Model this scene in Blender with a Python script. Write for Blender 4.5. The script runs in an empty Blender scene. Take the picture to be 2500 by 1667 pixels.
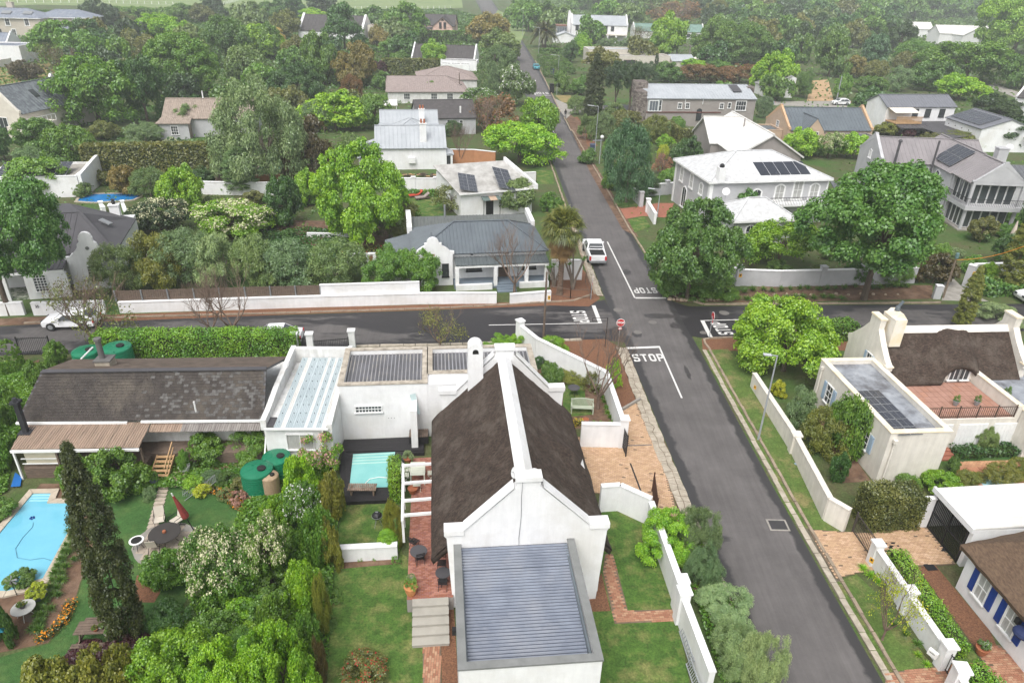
import bpy,math,random
import numpy as np
from mathutils import Vector,Matrix
random.seed(7)
SC=bpy.context.scene
COL=SC.collection
R=math.radians
# ---------------------------------------------------------------- camera
HAZE=.0005
CAM_H,PITCH,ROLL,FPX=27.0,R(28),R(1.6),1733.0     # metres, tilt down, roll, focal length in pixels of a 2500 px wide picture
cd=bpy.data.cameras.new('camera')
cd.sensor_width=36;cd.lens=36*FPX/2500;cd.clip_start=.5;cd.clip_end=6000
cam=bpy.data.objects.new('camera',cd);COL.objects.link(cam)
ct,st=math.cos(PITCH),math.sin(PITCH)
_right=Vector((1,0,0));_up=Vector((0,st,ct));_back=Vector((0,-ct,st))
_c,_s=math.cos(ROLL),math.sin(ROLL)
_x=_right*_c+_up*_s;_y=-_right*_s+_up*_c
cam.matrix_world=Matrix(((_x.x,_y.x,_back.x,0),(_x.y,_y.y,_back.y,0),(_x.z,_y.z,_back.z,CAM_H),(0,0,0,1)))
SC.camera=cam
# ---------------------------------------------------------------- world and sun
w=bpy.data.worlds.new('World');SC.world=w;w.use_nodes=True
nt=w.node_tree;nt.nodes.clear()
sky=nt.nodes.new('ShaderNodeTexSky');sky.sky_type='NISHITA';sky.sun_disc=False
sky.sun_elevation=R(58);sky.sun_rotation=R(200);sky.air_density=1.0;sky.dust_density=4.0;sky.ozone_density=1.0
hsv=nt.nodes.new('ShaderNodeHueSaturation');hsv.inputs['Saturation'].default_value=.22
bg=nt.nodes.new('ShaderNodeBackground');bg.inputs['Strength'].default_value=.15
out=nt.nodes.new('ShaderNodeOutputWorld')
nt.links.new(sky.outputs[0],hsv.inputs['Color']);nt.links.new(hsv.outputs[0],bg.inputs[0]);nt.links.new(bg.outputs[0],out.inputs[0])
sl=bpy.data.lights.new('sun','SUN');sl.energy=1.5;sl.angle=R(40);sl.color=(1,.97,.93)
so=bpy.data.objects.new('sun',sl);COL.objects.link(so);so.rotation_euler=(R(32),0,R(-20));so.location=(0,0,80)
vs=SC.view_settings;vs.view_transform='Standard';vs.look='None';vs.gamma=1;vs.use_curve_mapping=False;vs.exposure=0.64
SC.cycles.max_bounces=6;SC.cycles.diffuse_bounces=3;SC.cycles.glossy_bounces=2;SC.cycles.transmission_bounces=3
SC.cycles.volume_bounces=1;SC.cycles.transparent_max_bounces=6;SC.cycles.use_denoising=True

# ---------------------------------------------------------------- helpers
def P(px,py,z=0.0):
    """ground point (at height z) seen at a pixel of the 2500 px wide photograph"""
    u=(px-1250)/FPX;v=-(py-833.5)/FPX
    a=u*_c-v*_s;b=u*_s+v*_c
    r=(a,ct+b*st,-st+b*ct);t=(z-CAM_H)/r[2]
    return Vector((r[0]*t,r[1]*t,z))
def proj(p):
    Z=p[2]-CAM_H;d=p[1]*ct-Z*st;b=(p[1]*st+Z*ct)/d;a=p[0]/d
    u=a*_c+b*_s;v=-a*_s+b*_c
    return 1250+u*FPX,833.5-v*FPX,d
def height_at(x,y,py):
    lo,hi=0.05,45
    for _ in range(30):
        m=(lo+hi)/2
        if proj((x,y,m))[1]>py:lo=m
        else:hi=m
    return lo
def Zm(ix,iy,x,y):      # reading positions from enlarged crops of the photograph
    k=3.5875 if iy==3 else 3.647
    return ([0,620,1240,1860][ix]+x/k,[0,400,800,1230][iy]+y/k)

MATS={}
def mat(name,c,rough=.85,c2=None,scale=1.5,bump=0.,bscale=None,spec=.25,metallic=0.,stretch=(1,1,1),contrast=(.35,.65),detail=5.,c3=None,scale3=.3,fine=0,streak=0):
    if name in MATS:return MATS[name]
    m=bpy.data.materials.new(name);m.use_nodes=True
    n=m.node_tree.nodes;l=m.node_tree.links
    b=n['Principled BSDF'];b.inputs['Roughness'].default_value=rough
    b.inputs['Specular IOR Level'].default_value=spec;b.inputs['Metallic'].default_value=metallic
    b.inputs['Base Color'].default_value=(*c,1)
    if c2 is None:c2=tuple(q*.86 for q in c)
    g=n.new('ShaderNodeNewGeometry');mp=n.new('ShaderNodeMapping');mp.inputs['Scale'].default_value=stretch
    l.new(g.outputs['Position'],mp.inputs['Vector'])
    t=n.new('ShaderNodeTexNoise');t.inputs['Scale'].default_value=scale;t.inputs['Detail'].default_value=detail;t.inputs['Roughness'].default_value=.62
    l.new(mp.outputs[0],t.inputs['Vector'])
    cr=n.new('ShaderNodeValToRGB');cr.color_ramp.elements[0].position=contrast[0];cr.color_ramp.elements[1].position=contrast[1]
    cr.color_ramp.elements[0].color=(*c,1);cr.color_ramp.elements[1].color=(*c2,1)
    l.new(t.outputs['Fac'],cr.inputs[0]);last=cr.outputs[0]
    if c3 is not None:
        t3=n.new('ShaderNodeTexNoise');t3.inputs['Scale'].default_value=scale3;t3.inputs['Detail'].default_value=6;t3.inputs['Roughness'].default_value=.65
        l.new(g.outputs['Position'],t3.inputs['Vector'])
        r3=n.new('ShaderNodeValToRGB');r3.color_ramp.elements[0].position=.48;r3.color_ramp.elements[1].position=.66
        l.new(t3.outputs['Fac'],r3.inputs[0])
        mx=n.new('ShaderNodeMixRGB');l.new(r3.outputs[0],mx.inputs[0]);l.new(last,mx.inputs[1]);mx.inputs[2].default_value=(*c3,1);last=mx.outputs[0]
    def mul(last,sc,lo,hi,st=(1,1,1),pos=(.3,.7)):
        m2=n.new('ShaderNodeMapping');m2.inputs['Scale'].default_value=st;l.new(g.outputs['Position'],m2.inputs['Vector'])
        t4=n.new('ShaderNodeTexNoise');t4.inputs['Scale'].default_value=sc;t4.inputs['Detail'].default_value=6;t4.inputs['Roughness'].default_value=.7;l.new(m2.outputs[0],t4.inputs['Vector'])
        r4=n.new('ShaderNodeMapRange');r4.inputs['From Min'].default_value=pos[0];r4.inputs['From Max'].default_value=pos[1];r4.inputs['To Min'].default_value=lo;r4.inputs['To Max'].default_value=hi;l.new(t4.outputs['Fac'],r4.inputs[0])
        x4=n.new('ShaderNodeMixRGB');x4.blend_type='MULTIPLY';x4.inputs[0].default_value=1;l.new(last,x4.inputs[1]);l.new(r4.outputs[0],x4.inputs[2]);return x4.outputs[0]
    if fine:last=mul(last,9,1-fine,1+fine);last=mul(last,2.2,1-fine*.6,1+fine*.6)
    if streak:last=mul(last,3.5,1-streak,1,(1,1,.12),(.62,.3))
    l.new(last,b.inputs['Base Color'])
    if bump:
        t2=n.new('ShaderNodeTexNoise');t2.inputs['Scale'].default_value=bscale or scale*6;t2.inputs['Detail'].default_value=4
        l.new(mp.outputs[0],t2.inputs['Vector'])
        bp=n.new('ShaderNodeBump');bp.inputs['Strength'].default_value=bump;bp.inputs['Distance'].default_value=.05
        l.new(t2.outputs['Fac'],bp.inputs['Height']);l.new(bp.outputs[0],b.inputs['Normal'])
    MATS[name]=m
    return m
def mat_brick(name,c,c2,mortar,scale=4.5,rot=0.,rough=.85):
    m=mat(name,c,rough);n=m.node_tree.nodes;l=m.node_tree.links
    for q in list(n):
        if q.type not in ('BSDF_PRINCIPLED','OUTPUT_MATERIAL'):n.remove(q)
    b=n['Principled BSDF'];g=n.new('ShaderNodeNewGeometry');mp=n.new('ShaderNodeMapping');mp.inputs['Rotation'].default_value=(0,0,rot)
    l.new(g.outputs['Position'],mp.inputs['Vector'])
    br=n.new('ShaderNodeTexBrick');br.inputs['Scale'].default_value=scale;br.inputs['Brick Width'].default_value=1.0;br.inputs['Row Height'].default_value=.5
    br.inputs['Mortar Size'].default_value=.04;br.inputs['Color1'].default_value=(*c,1);br.inputs['Color2'].default_value=(*c2,1);br.inputs['Mortar'].default_value=(*mortar,1)
    l.new(mp.outputs[0],br.inputs['Vector'])
    t=n.new('ShaderNodeTexNoise');t.inputs['Scale'].default_value=.8;t.inputs['Detail'].default_value=8;l.new(g.outputs['Position'],t.inputs['Vector'])
    mx=n.new('ShaderNodeMixRGB');mx.blend_type='OVERLAY';mx.inputs[0].default_value=.55
    l.new(br.outputs[0],mx.inputs[1]);l.new(t.outputs['Fac'],mx.inputs[2]);l.new(mx.outputs[0],b.inputs['Base Color'])
    bp=n.new('ShaderNodeBump');bp.inputs['Strength'].default_value=.4;bp.inputs['Distance'].default_value=.02
    l.new(br.outputs['Fac'],bp.inputs['Height']);bp.invert=True;l.new(bp.outputs[0],b.inputs['Normal'])
    return m
def mat_leaf():
    m=bpy.data.materials.new('leaf');m.use_nodes=True
    n=m.node_tree.nodes;l=m.node_tree.links;n.clear()
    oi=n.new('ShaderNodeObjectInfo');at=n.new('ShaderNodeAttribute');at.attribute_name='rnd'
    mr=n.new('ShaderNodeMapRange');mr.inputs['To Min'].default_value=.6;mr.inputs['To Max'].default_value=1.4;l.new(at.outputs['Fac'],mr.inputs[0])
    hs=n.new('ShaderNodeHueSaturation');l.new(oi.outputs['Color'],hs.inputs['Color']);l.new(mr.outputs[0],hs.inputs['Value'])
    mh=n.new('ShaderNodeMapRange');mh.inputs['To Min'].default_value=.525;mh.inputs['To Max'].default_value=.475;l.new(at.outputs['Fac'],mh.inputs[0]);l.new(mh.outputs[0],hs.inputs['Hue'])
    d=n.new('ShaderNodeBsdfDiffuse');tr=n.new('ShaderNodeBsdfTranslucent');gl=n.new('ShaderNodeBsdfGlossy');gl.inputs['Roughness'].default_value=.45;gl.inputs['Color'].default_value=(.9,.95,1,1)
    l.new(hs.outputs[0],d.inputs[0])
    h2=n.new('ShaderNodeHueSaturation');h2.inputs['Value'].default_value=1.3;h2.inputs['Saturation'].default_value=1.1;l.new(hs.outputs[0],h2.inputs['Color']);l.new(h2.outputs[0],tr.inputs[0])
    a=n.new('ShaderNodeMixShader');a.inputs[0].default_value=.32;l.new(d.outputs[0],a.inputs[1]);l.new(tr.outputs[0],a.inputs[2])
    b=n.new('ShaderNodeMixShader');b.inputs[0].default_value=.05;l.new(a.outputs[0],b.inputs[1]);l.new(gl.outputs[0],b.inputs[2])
    o=n.new('ShaderNodeOutputMaterial');l.new(b.outputs[0],o.inputs[0])
    MATS['leaf']=m;return m
mat_leaf()

class MB:
    def __init__(s):s.v=[];s.f=[];s.m=[]
    def add(s,vs,fs,m=0):
        o=len(s.v);s.v+=[tuple(q)for q in vs];s.f+=[tuple(i+o for i in f)for f in fs];s.m+=[m]*len(fs);return s
    def box(s,x0,x1,y0,y1,z0,z1,m=0):
        return s.add([(x0,y0,z0),(x1,y0,z0),(x1,y1,z0),(x0,y1,z0),(x0,y0,z1),(x1,y0,z1),(x1,y1,z1),(x0,y1,z1)],
                     [(0,3,2,1),(4,5,6,7),(0,1,5,4),(1,2,6,5),(2,3,7,6),(3,0,4,7)],m)
    def prism(s,a,b,m=0):           # two matching loops, a = seen from outside counter-clockwise end cap reversed
        n=len(a);vs=list(a)+list(b)
        fs=[tuple(range(n))[::-1],tuple(range(n,2*n))]+[(i,(i+1)%n,n+(i+1)%n,n+i)for i in range(n)]
        return s.add(vs,fs,m)
    def xy(s,poly,z0,z1,m=0):return s.prism([(x,y,z0)for x,y in poly],[(x,y,z1)for x,y in poly],m)
    def xz(s,poly,y0,y1,m=0):return s.prism([(x,y1,z)for x,z in poly],[(x,y0,z)for x,z in poly],m)
    def yz(s,poly,x0,x1,m=0):return s.prism([(x0,y,z)for y,z in poly],[(x1,y,z)for y,z in poly],m)
    def slab(s,pts,th,m=0):         # plane polygon thickened downwards
        p=[Vector(q)for q in pts];nrm=(p[1]-p[0]).cross(p[2]-p[0]).normalized()
        if nrm.z<0:nrm=-nrm
        return s.prism([q-nrm*th for q in p],p,m)
    def beam(s,a,b,w,h,m=0):
        a=Vector(a);b=Vector(b);d=(b-a).normalized();up=Vector((0,0,1))if abs(d.z)<.95 else Vector((0,1,0))
        sd=d.cross(up).normalized();u=sd.cross(d)
        q=[sd*(-w/2)-u*h/2,sd*(w/2)-u*h/2,sd*(w/2)+u*h/2,sd*(-w/2)+u*h/2]
        return s.prism([a+i for i in q],[b+i for i in q],m)
    def tube(s,pts,rad,n=7,m=0,cap=True):
        pts=[Vector(p)for p in pts];o=len(s.v);K=len(pts)
        for i,p in enumerate(pts):
            d=(pts[min(i+1,K-1)]-pts[max(i-1,0)]).normalized();up=Vector((0,0,1))if abs(d.z)<.9 else Vector((1,0,0))
            a=d.cross(up).normalized();b=a.cross(d);r=rad[i]if hasattr(rad,'__len__')else rad
            for k in range(n):
                t=2*math.pi*k/n;s.v.append(tuple(p+a*math.cos(t)*r+b*math.sin(t)*r))
        for i in range(K-1):
            for k in range(n):
                s.f.append((o+i*n+k,o+i*n+(k+1)%n,o+(i+1)*n+(k+1)%n,o+(i+1)*n+k));s.m.append(m)
        if cap:
            s.f.append(tuple(o+k for k in range(n))[::-1]);s.f.append(tuple(o+(K-1)*n+k for k in range(n)));s.m+=[m,m]
        return s
    def lathe(s,prof,x=0,y=0,n=20,m=0,sy=1.):
        o=len(s.v)
        for r,z in prof:
            for k in range(n):s.v.append((x+r*math.cos(2*math.pi*k/n),y+sy*r*math.sin(2*math.pi*k/n),z))
        for i in range(len(prof)-1):
            for k in range(n):s.f.append((o+i*n+k,o+i*n+(k+1)%n,o+(i+1)*n+(k+1)%n,o+(i+1)*n+k));s.m.append(m)
        s.f.append(tuple(o+k for k in range(n))[::-1]);s.f.append(tuple(o+(len(prof)-1)*n+k for k in range(n)));s.m+=[m,m]
        return s
    def ball(s,c,r,n=10,m=0,sz=1.):
        pr=[(max(.001,r*math.sin(math.pi*i/n)),c[2]-sz*r*math.cos(math.pi*i/n))for i in range(n+1)]
        return s.lathe(pr,c[0],c[1],2*n,m)
    def mesh(s,name,mats,smooth=False):
        me=bpy.data.meshes.new(name);me.from_pydata(s.v,[],s.f)
        for q in (mats if isinstance(mats,(list,tuple))else [mats]):me.materials.append(q)
        me.polygons.foreach_set('material_index',s.m)
        if smooth:me.polygons.foreach_set('use_smooth',[True]*len(s.f))
        me.update();return me
    def build(s,name,mats,parent=None,smooth=False,loc=None,rz=0.,kind=None):
        o=bpy.data.objects.new(name,s.mesh(name,mats,smooth));COL.objects.link(o)
        if parent:o.parent=parent
        if loc is not None:o.location=loc
        if rz:o.rotation_euler.z=rz
        if kind:o['kind']=kind
        return o
def tag(o,label,cat,group=None):
    o['label']=label;o['category']=cat
    if group:o['group']=group
    return o
def thing(name,label,cat,loc=(0,0,0),rz=0.,group=None):
    o=bpy.data.objects.new(name,None);o.empty_display_size=.3;COL.objects.link(o)
    o.location=loc;o.rotation_euler.z=rz
    return tag(o,label,cat,group)
def inst(name,me,parent=None,loc=(0,0,0),rz=0.,scale=None):
    o=bpy.data.objects.new(name,me);COL.objects.link(o);o.parent=parent;o.location=loc;o.rotation_euler.z=rz
    if scale is not None:o.scale=scale
    return o
def dup(o,parent=None):
    c=o.copy();COL.objects.link(c)
    if parent:c.parent=parent
    for ch in o.children:dup(ch,c)
    return c
def frame(a,b,z):
    """origin on the ground under pixel a and heading towards pixel b, both read at height z"""
    A=P(*a,z);B=P(*b,z);return Vector((A.x,A.y,0)),math.atan2(B.y-A.y,B.x-A.x),(B-A).length

# ---------------------------------------------------------------- materials
white=mat('white_render',(.8,.8,.8),.75,(.74,.74,.745),1.2,.15,9,c3=(.68,.67,.65),scale3=.35,streak=.08)
white2=mat('white_plaster_weathered',(.76,.76,.75),.8,(.64,.63,.6),1.8,.25,12,streak=.2)
cream=mat('cream_render',(.74,.7,.63),.8,(.66,.62,.55),1.4,.2,10,streak=.14)
creamy=mat('ochre_stained_cream',(.72,.62,.44),.85,(.72,.68,.6),1.1,.1,contrast=(.4,.6))
greyw=mat('light_grey_render',(.46,.46,.47),.8,(.4,.4,.41),1,.1)
greyd=mat('taupe_grey_render',(.3,.275,.255),.85,(.26,.235,.22),1,.1)
pink=mat('pink_render',(.62,.45,.38),.85,(.55,.4,.34),1)
tan=mat('tan_render',(.48,.36,.26),.85,(.42,.31,.23),1)
sand=mat('pale_stone_render',(.58,.54,.47),.85,(.5,.46,.4),1)
thatch=mat('thatch',(.085,.06,.047),.95,(.028,.02,.016),7,1.0,22,stretch=(.7,3.2,.7),c3=(.1,.08,.065),scale3=.9,fine=.35)
thatch2=mat('thatch_light',(.17,.115,.075),.95,(.1,.065,.045),5,.9,22,stretch=(3,.9,1.6))
zincv=mat('sheet_valley_shade',(.075,.085,.11),.6,(.05,.058,.075),1.2)  # shade of the corrugation valleys put into the sheet colour, ribs stay lighter
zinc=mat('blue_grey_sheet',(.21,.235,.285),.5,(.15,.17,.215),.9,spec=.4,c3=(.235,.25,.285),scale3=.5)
zincd=mat('dark_blue_grey_sheet',(.115,.135,.15),.5,(.09,.105,.12),.6,spec=.4)
charc=mat('charcoal_sheet',(.075,.072,.078),.55,(.06,.058,.062),.7,spec=.3)
silver=mat('silver_grey_sheet',(.38,.4,.42),.5,(.32,.34,.36),.5,spec=.35)
silver2=mat('weathered_fibre_cement',(.32,.32,.32),.8,(.2,.2,.19),1.6,.2)
whiteroof=mat('white_painted_roof',(.66,.65,.62),.7,(.56,.55,.52),.8)
palroof=mat('pale_silver_roof',(.55,.56,.57),.7,(.42,.42,.42),1.1,stretch=(2,2,.5))
taupe=mat('mauve_grey_sheet',(.24,.22,.225),.6,(.2,.185,.19),.6)
greenroof=mat('green_sheet',(.17,.27,.23),.6,(.13,.2,.17),.8)
slate=mat('slate',(.062,.053,.048),.85,(.04,.034,.031),2.2,.2,c3=(.1,.085,.07),scale3=.5)
slateb=mat('slate_lichen',(.13,.125,.12),.85,(.06,.054,.05),3.5,.2)
tanroof=mat('tan_cement_tile',(.32,.26,.215),.85,(.22,.18,.15),1.8,.2)
tileroof=mat('pinkish_tile',(.3,.245,.225),.85,(.22,.18,.17),2.5,.2)
darkroof=mat('dark_slate_roof',(.085,.078,.078),.85,(.06,.055,.055),1.5)
concrete=mat('concrete',(.33,.31,.28),.9,(.23,.215,.19),1.4,.3,15)
capgrey=mat('grey_coping',(.2,.205,.2),.7,(.15,.155,.15),1.2,.15)
stained=mat('stained_coping',(.46,.41,.34),.9,(.25,.22,.18),2.2,.3)
stepm=mat('step_stone',(.36,.34,.3),.85,(.3,.285,.25),1.2)
glass=mat('window_glass',(.035,.04,.045),.12,(.05,.055,.06),.8,spec=.6)
curtain=mat('curtained_glass',(.42,.42,.4),.3,(.3,.3,.29),3,stretch=(9,9,1),spec=.5)
wframe=mat('white_joinery',(.78,.78,.77),.5)
dframe=mat('black_joinery',(.02,.02,.022),.4)
iron=mat('black_iron',(.02,.02,.022),.5)
galv=mat('galvanised_steel',(.3,.31,.32),.45,(.25,.26,.27),3,metallic=.4)
wood=mat('grey_timber',(.17,.125,.095),.85,(.1,.075,.06),3,.3,stretch=(1,1,6))
woodn=mat('new_pine',(.5,.32,.17),.7,(.4,.25,.13),3,.1)
deck=mat('black_deck',(.03,.028,.03),.55,(.018,.017,.018),4,.3,stretch=(.6,8,1))
bark=mat('bark',(.13,.1,.075),.95,(.07,.055,.042),4,.6,20,stretch=(1,1,.3))
barkg=mat('grey_bark',(.24,.2,.165),.95,(.15,.125,.1),4,.5,20)
twig=mat('twig',(.2,.145,.11),.9,(.13,.09,.07),3)
soil=mat('soil',(.16,.095,.06),.95,(.085,.052,.035),1.5,.6,14,c3=(.2,.13,.09),scale3=.8)
gravel=mat('bark_chip',(.25,.12,.065),.95,(.11,.055,.035),14,.8,40)
lawn=mat('lawn',(.075,.145,.026),.95,(.05,.105,.02),1.6,.8,30,c3=(.17,.18,.06),scale3=.9,fine=.4)
lawn2=mat('dark_lawn',(.05,.12,.03),.95,(.036,.09,.023),1.2,.7,30,c3=(.085,.145,.04),scale3=.6,fine=.3)
verge=mat('worn_grass',(.075,.13,.028),.95,(.1,.15,.035),1.3,.8,30,c3=(.2,.18,.075),scale3=.6,fine=.4)
field=mat('pale_field',(.2,.25,.1),.95,(.15,.21,.08),.08,.1)
drygrass=mat('dry_grass',(.27,.21,.09),.95,(.2,.17,.07),.5)
paint=mat('road_paint',(.66,.65,.63),.7,(.55,.54,.52),2.5)
terra=mat('terracotta',(.36,.13,.065),.8,(.28,.1,.05),3)
terrat=mat('terracotta_tile',(.38,.215,.165),.75,(.31,.17,.125),1.5)
greenp=mat('green_plastic',(.008,.17,.085),.35,(.006,.14,.07),1,spec=.5)
beigep=mat('beige_plastic',(.36,.26,.17),.5)
bluep=mat('blue_paint',(.012,.045,.24),.5,(.01,.04,.2),2)
pblue=mat('pale_blue_paint',(.33,.43,.54),.6)
water1=mat('pool_water_blue',(.13,.4,.53),.06,(.16,.45,.58),.35,spec=.5,bump=.15,bscale=3)
water2=mat('pool_water_aqua',(.17,.44,.43),.06,(.21,.49,.47),.8,spec=.5,bump=.12,bscale=4)
water3=mat('pool_water_deep',(.01,.16,.42),.08,(.015,.2,.5),.5,spec=.5)
brickred=mat_brick('red_patio_brick',(.33,.13,.085),(.26,.1,.065),(.17,.1,.075),4.4,R(6))
brickbuff=mat_brick('buff_paver',(.56,.32,.18),(.4,.2,.11),(.22,.13,.08),4.4,R(-3))
brickdrive=mat_brick('pink_paver',(.5,.31,.22),(.34,.185,.13),(.2,.13,.1),4.0,R(5))
brickb=mat('brick',(.4,.19,.11),.85,(.3,.135,.08),4,.2);brickr=mat('brick_red',(.33,.135,.09),.85,(.25,.1,.065),4,.2)
stonem=mat('paving_stone',(.43,.38,.31),.9,(.29,.255,.2),2.2,.5,14)
kerbm=mat('kerb_concrete',(.34,.27,.2),.9,(.22,.175,.13),1.8,.4,14)
redp=mat('sign_red',(.5,.02,.025),.4);whitep=mat('sign_white',(.75,.75,.73),.4);yellp=mat('sign_yellow',(.75,.4,.03),.5)
pv=mat('solar_cell',(.028,.032,.045),.18,(.02,.024,.036),2,spec=.6)
rubber=mat('rubber',(.02,.02,.02),.7);skin=mat('skin',(.12,.06,.035),.6)
dryleaf=mat('dry_frond',(.24,.15,.06),.9,(.16,.1,.045),2)

# ================================================================ ground, roads, kerbs
def sheet(name,pts,m,z=.004,px=True,kind='structure',parent=None):
    q=[P(x,y,z)for x,y in pts]if px else [Vector((x,y,z))for x,y in pts]
    if sum(q[i].x*q[(i+1)%len(q)].y-q[(i+1)%len(q)].x*q[i].y for i in range(len(q)))<0:q=q[::-1]
    b=MB();b.add(q,[tuple(range(len(q)))]);return b.build(name,m,parent,kind=kind)
def solid(name,pts,m,z0,z1,px=True,kind='structure',parent=None):
    q=[P(x,y,z1)for x,y in pts]if px else [Vector((x,y,z1))for x,y in pts]
    if sum(q[i].x*q[(i+1)%len(q)].y-q[(i+1)%len(q)].x*q[i].y for i in range(len(q)))<0:q=q[::-1]
    return MB().xy([(v.x,v.y)for v in q],z0,z1).build(name,m,parent,kind=kind)
groundm=mat('undergrowth_ground',(.06,.1,.028),.95,(.09,.085,.04),.5,.8,6,c3=(.05,.11,.022),scale3=.12,fine=.4)
g=MB();n=40
for i in range(n+1):
    for j in range(n+1):
        g.v.append((-2500+5000*i/n,-500+4500*j/n,0))
g.f=[(i*(n+1)+j,(i+1)*(n+1)+j,(i+1)*(n+1)+j+1,i*(n+1)+j+1)for i in range(n)for j in range(n)];g.m=[0]*len(g.f)
g.build('ground',groundm,kind='structure')

def mat_asphalt(name,dry,wet,edge_w,seed,patch):
    m=bpy.data.materials.new(name);m.use_nodes=True;n=m.node_tree.nodes;l=m.node_tree.links;b=n['Principled BSDF']
    g=n.new('ShaderNodeNewGeometry');uv=n.new('ShaderNodeUVMap');sx=n.new('ShaderNodeSeparateXYZ');l.new(uv.outputs[0],sx.inputs[0])
    def noise(sc,det,st=(1,1,1)):
        mp=n.new('ShaderNodeMapping');mp.inputs['Location'].default_value=(seed,seed*2,0);mp.inputs['Scale'].default_value=st;l.new(g.outputs['Position'],mp.inputs[0])
        t=n.new('ShaderNodeTexNoise');t.inputs['Scale'].default_value=sc;t.inputs['Detail'].default_value=det;t.inputs['Roughness'].default_value=.68;l.new(mp.outputs[0],t.inputs[0]);return t.outputs['Fac']
    def mth(op,a,b2=None):
        q=n.new('ShaderNodeMath');q.operation=op
        for i,v in enumerate((a,b2)):
            if v is None:continue
            if isinstance(v,(int,float)):q.inputs[i].default_value=v
            else:l.new(v,q.inputs[i])
        return q.outputs[0]
    # damp margins along both kerbs with a ragged edge, plus damp patches
    d=mth('MULTIPLY',mth('ABSOLUTE',mth('SUBTRACT',sx.outputs[0],.5)),2.0)
    e=mth('SUBTRACT',mth('ADD',d,mth('MULTIPLY',mth('SUBTRACT',noise(.9,9),.5),.42)),edge_w)
    e=mth('MULTIPLY',e,14.);e=mth('MINIMUM',mth('MAXIMUM',e,0.),1.)
    p=mth('MULTIPLY',mth('SUBTRACT',noise(.16,8,(.35,1,1)),patch),26.);p=mth('MINIMUM',mth('MAXIMUM',p,0.),1.)
    wf=mth('MAXIMUM',e,p)
    r=n.new('ShaderNodeValToRGB');r.color_ramp.elements[0].position=.3;r.color_ramp.elements[1].position=.72
    r.color_ramp.elements[0].color=(*[q*.78 for q in dry],1);r.color_ramp.elements[1].color=(*[q*1.22 for q in dry],1);l.new(noise(.35,10),r.inputs[0])
    sp=n.new('ShaderNodeMapRange');sp.inputs['From Min'].default_value=.3;sp.inputs['From Max'].default_value=.7;sp.inputs['To Min'].default_value=.84;sp.inputs['To Max'].default_value=1.16;l.new(mth('ADD',mth('MULTIPLY',noise(2.2,5,(1.6,.07,1)),.75),mth('MULTIPLY',noise(7,8),.25)),sp.inputs[0])
    mm=n.new('ShaderNodeMixRGB');mm.blend_type='MULTIPLY';mm.inputs[0].default_value=1;l.new(r.outputs[0],mm.inputs[1]);l.new(sp.outputs[0],mm.inputs[2])
    mx=n.new('ShaderNodeMixRGB');l.new(wf,mx.inputs[0]);l.new(mm.outputs[0],mx.inputs[1]);mx.inputs[2].default_value=(*wet,1)
    l.new(mx.outputs[0],b.inputs['Base Color'])
    ro=n.new('ShaderNodeMapRange');ro.inputs['To Min'].default_value=.8;ro.inputs['To Max'].default_value=.5;l.new(wf,ro.inputs[0]);l.new(ro.outputs[0],b.inputs['Roughness'])
    bp=n.new('ShaderNodeBump');bp.inputs['Strength'].default_value=.35;bp.inputs['Distance'].default_value=.02;l.new(noise(26,4),bp.inputs['Height']);l.new(bp.outputs[0],b.inputs['Normal'])
    b.inputs['Specular IOR Level'].default_value=.3
    return m
asph=mat_asphalt('asphalt',(.108,.1,.098),(.042,.04,.041),.76,3.,.62)
asph2=mat_asphalt('damp_asphalt',(.095,.088,.086),(.03,.028,.03),.75,9.,.47)
def strip(name,L,Rr,m,z=.004):
    """road between matching left and right edge points"""
    q=[];uvs=[]
    for (a,b)in zip(L,Rr):
        for k in range(5):
            t=k/4;q.append((a[0]+(b[0]-a[0])*t,a[1]+(b[1]-a[1])*t,z));uvs.append(t)
    f=[(i*5+k,i*5+k+1,(i+1)*5+k+1,(i+1)*5+k)for i in range(len(L)-1)for k in range(4)]
    me=bpy.data.meshes.new(name);me.from_pydata(q,[],f);me.materials.append(m);ul=me.uv_layers.new(name='UVMap')
    for lp in me.loops:ul.data[lp.index].uv=(uvs[lp.vertex_index],q[lp.vertex_index][1]*.1)
    if me.polygons[0].normal.z<0:me.flip_normals()
    o=bpy.data.objects.new(name,me);COL.objects.link(o);o['kind']='structure';return o
RL=[(11.5,12),(11.2,22.3),(10.5,31.7),(9.25,50),(8.55,58),(6.8,87.7),(5.5,111.4),(3.2,150),(-.4,200),(-3.6,241),(-10,320),(-20,430),(-35,610),(-60,900)]
RRt=[(16.9,12),(16.35,22),(15.7,34),(15.1,50),(14.55,60),(12.6,89.5),(11.3,112),(9.2,150),(6.6,200),(4.6,241),(0,320),(-9,430),(-22,612),(-44,900)]
strip('main_road',RL,RRt,asph)
N1=[P(-500,815),P(0,797),P(300,780),P(700,769),P(1100,756),P(1440,738)]
S1=[P(-500,880),P(0,868),P(300,860),P(700,853),P(1100,842),P(1420,829)]
j=P(1545,738);j2=P(1530,829)
strip('side_street',[(p.x,p.y)for p in S1]+[(9.3,51.2)],[(p.x,p.y)for p in N1]+[(8.4,59.4)],asph2,.008)
N2=[(14.55,59.6)]+[(p.x,p.y)for p in (P(1680,748),P(2000,745),P(2480,742))]+[(110,70)]
S2=[(14.9,52.6),(16.3,52.2),(22.5,53.4),(47.8,55.6),(110,63)]
strip('side_street.001',S2,N2,asph2,.008)
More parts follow.
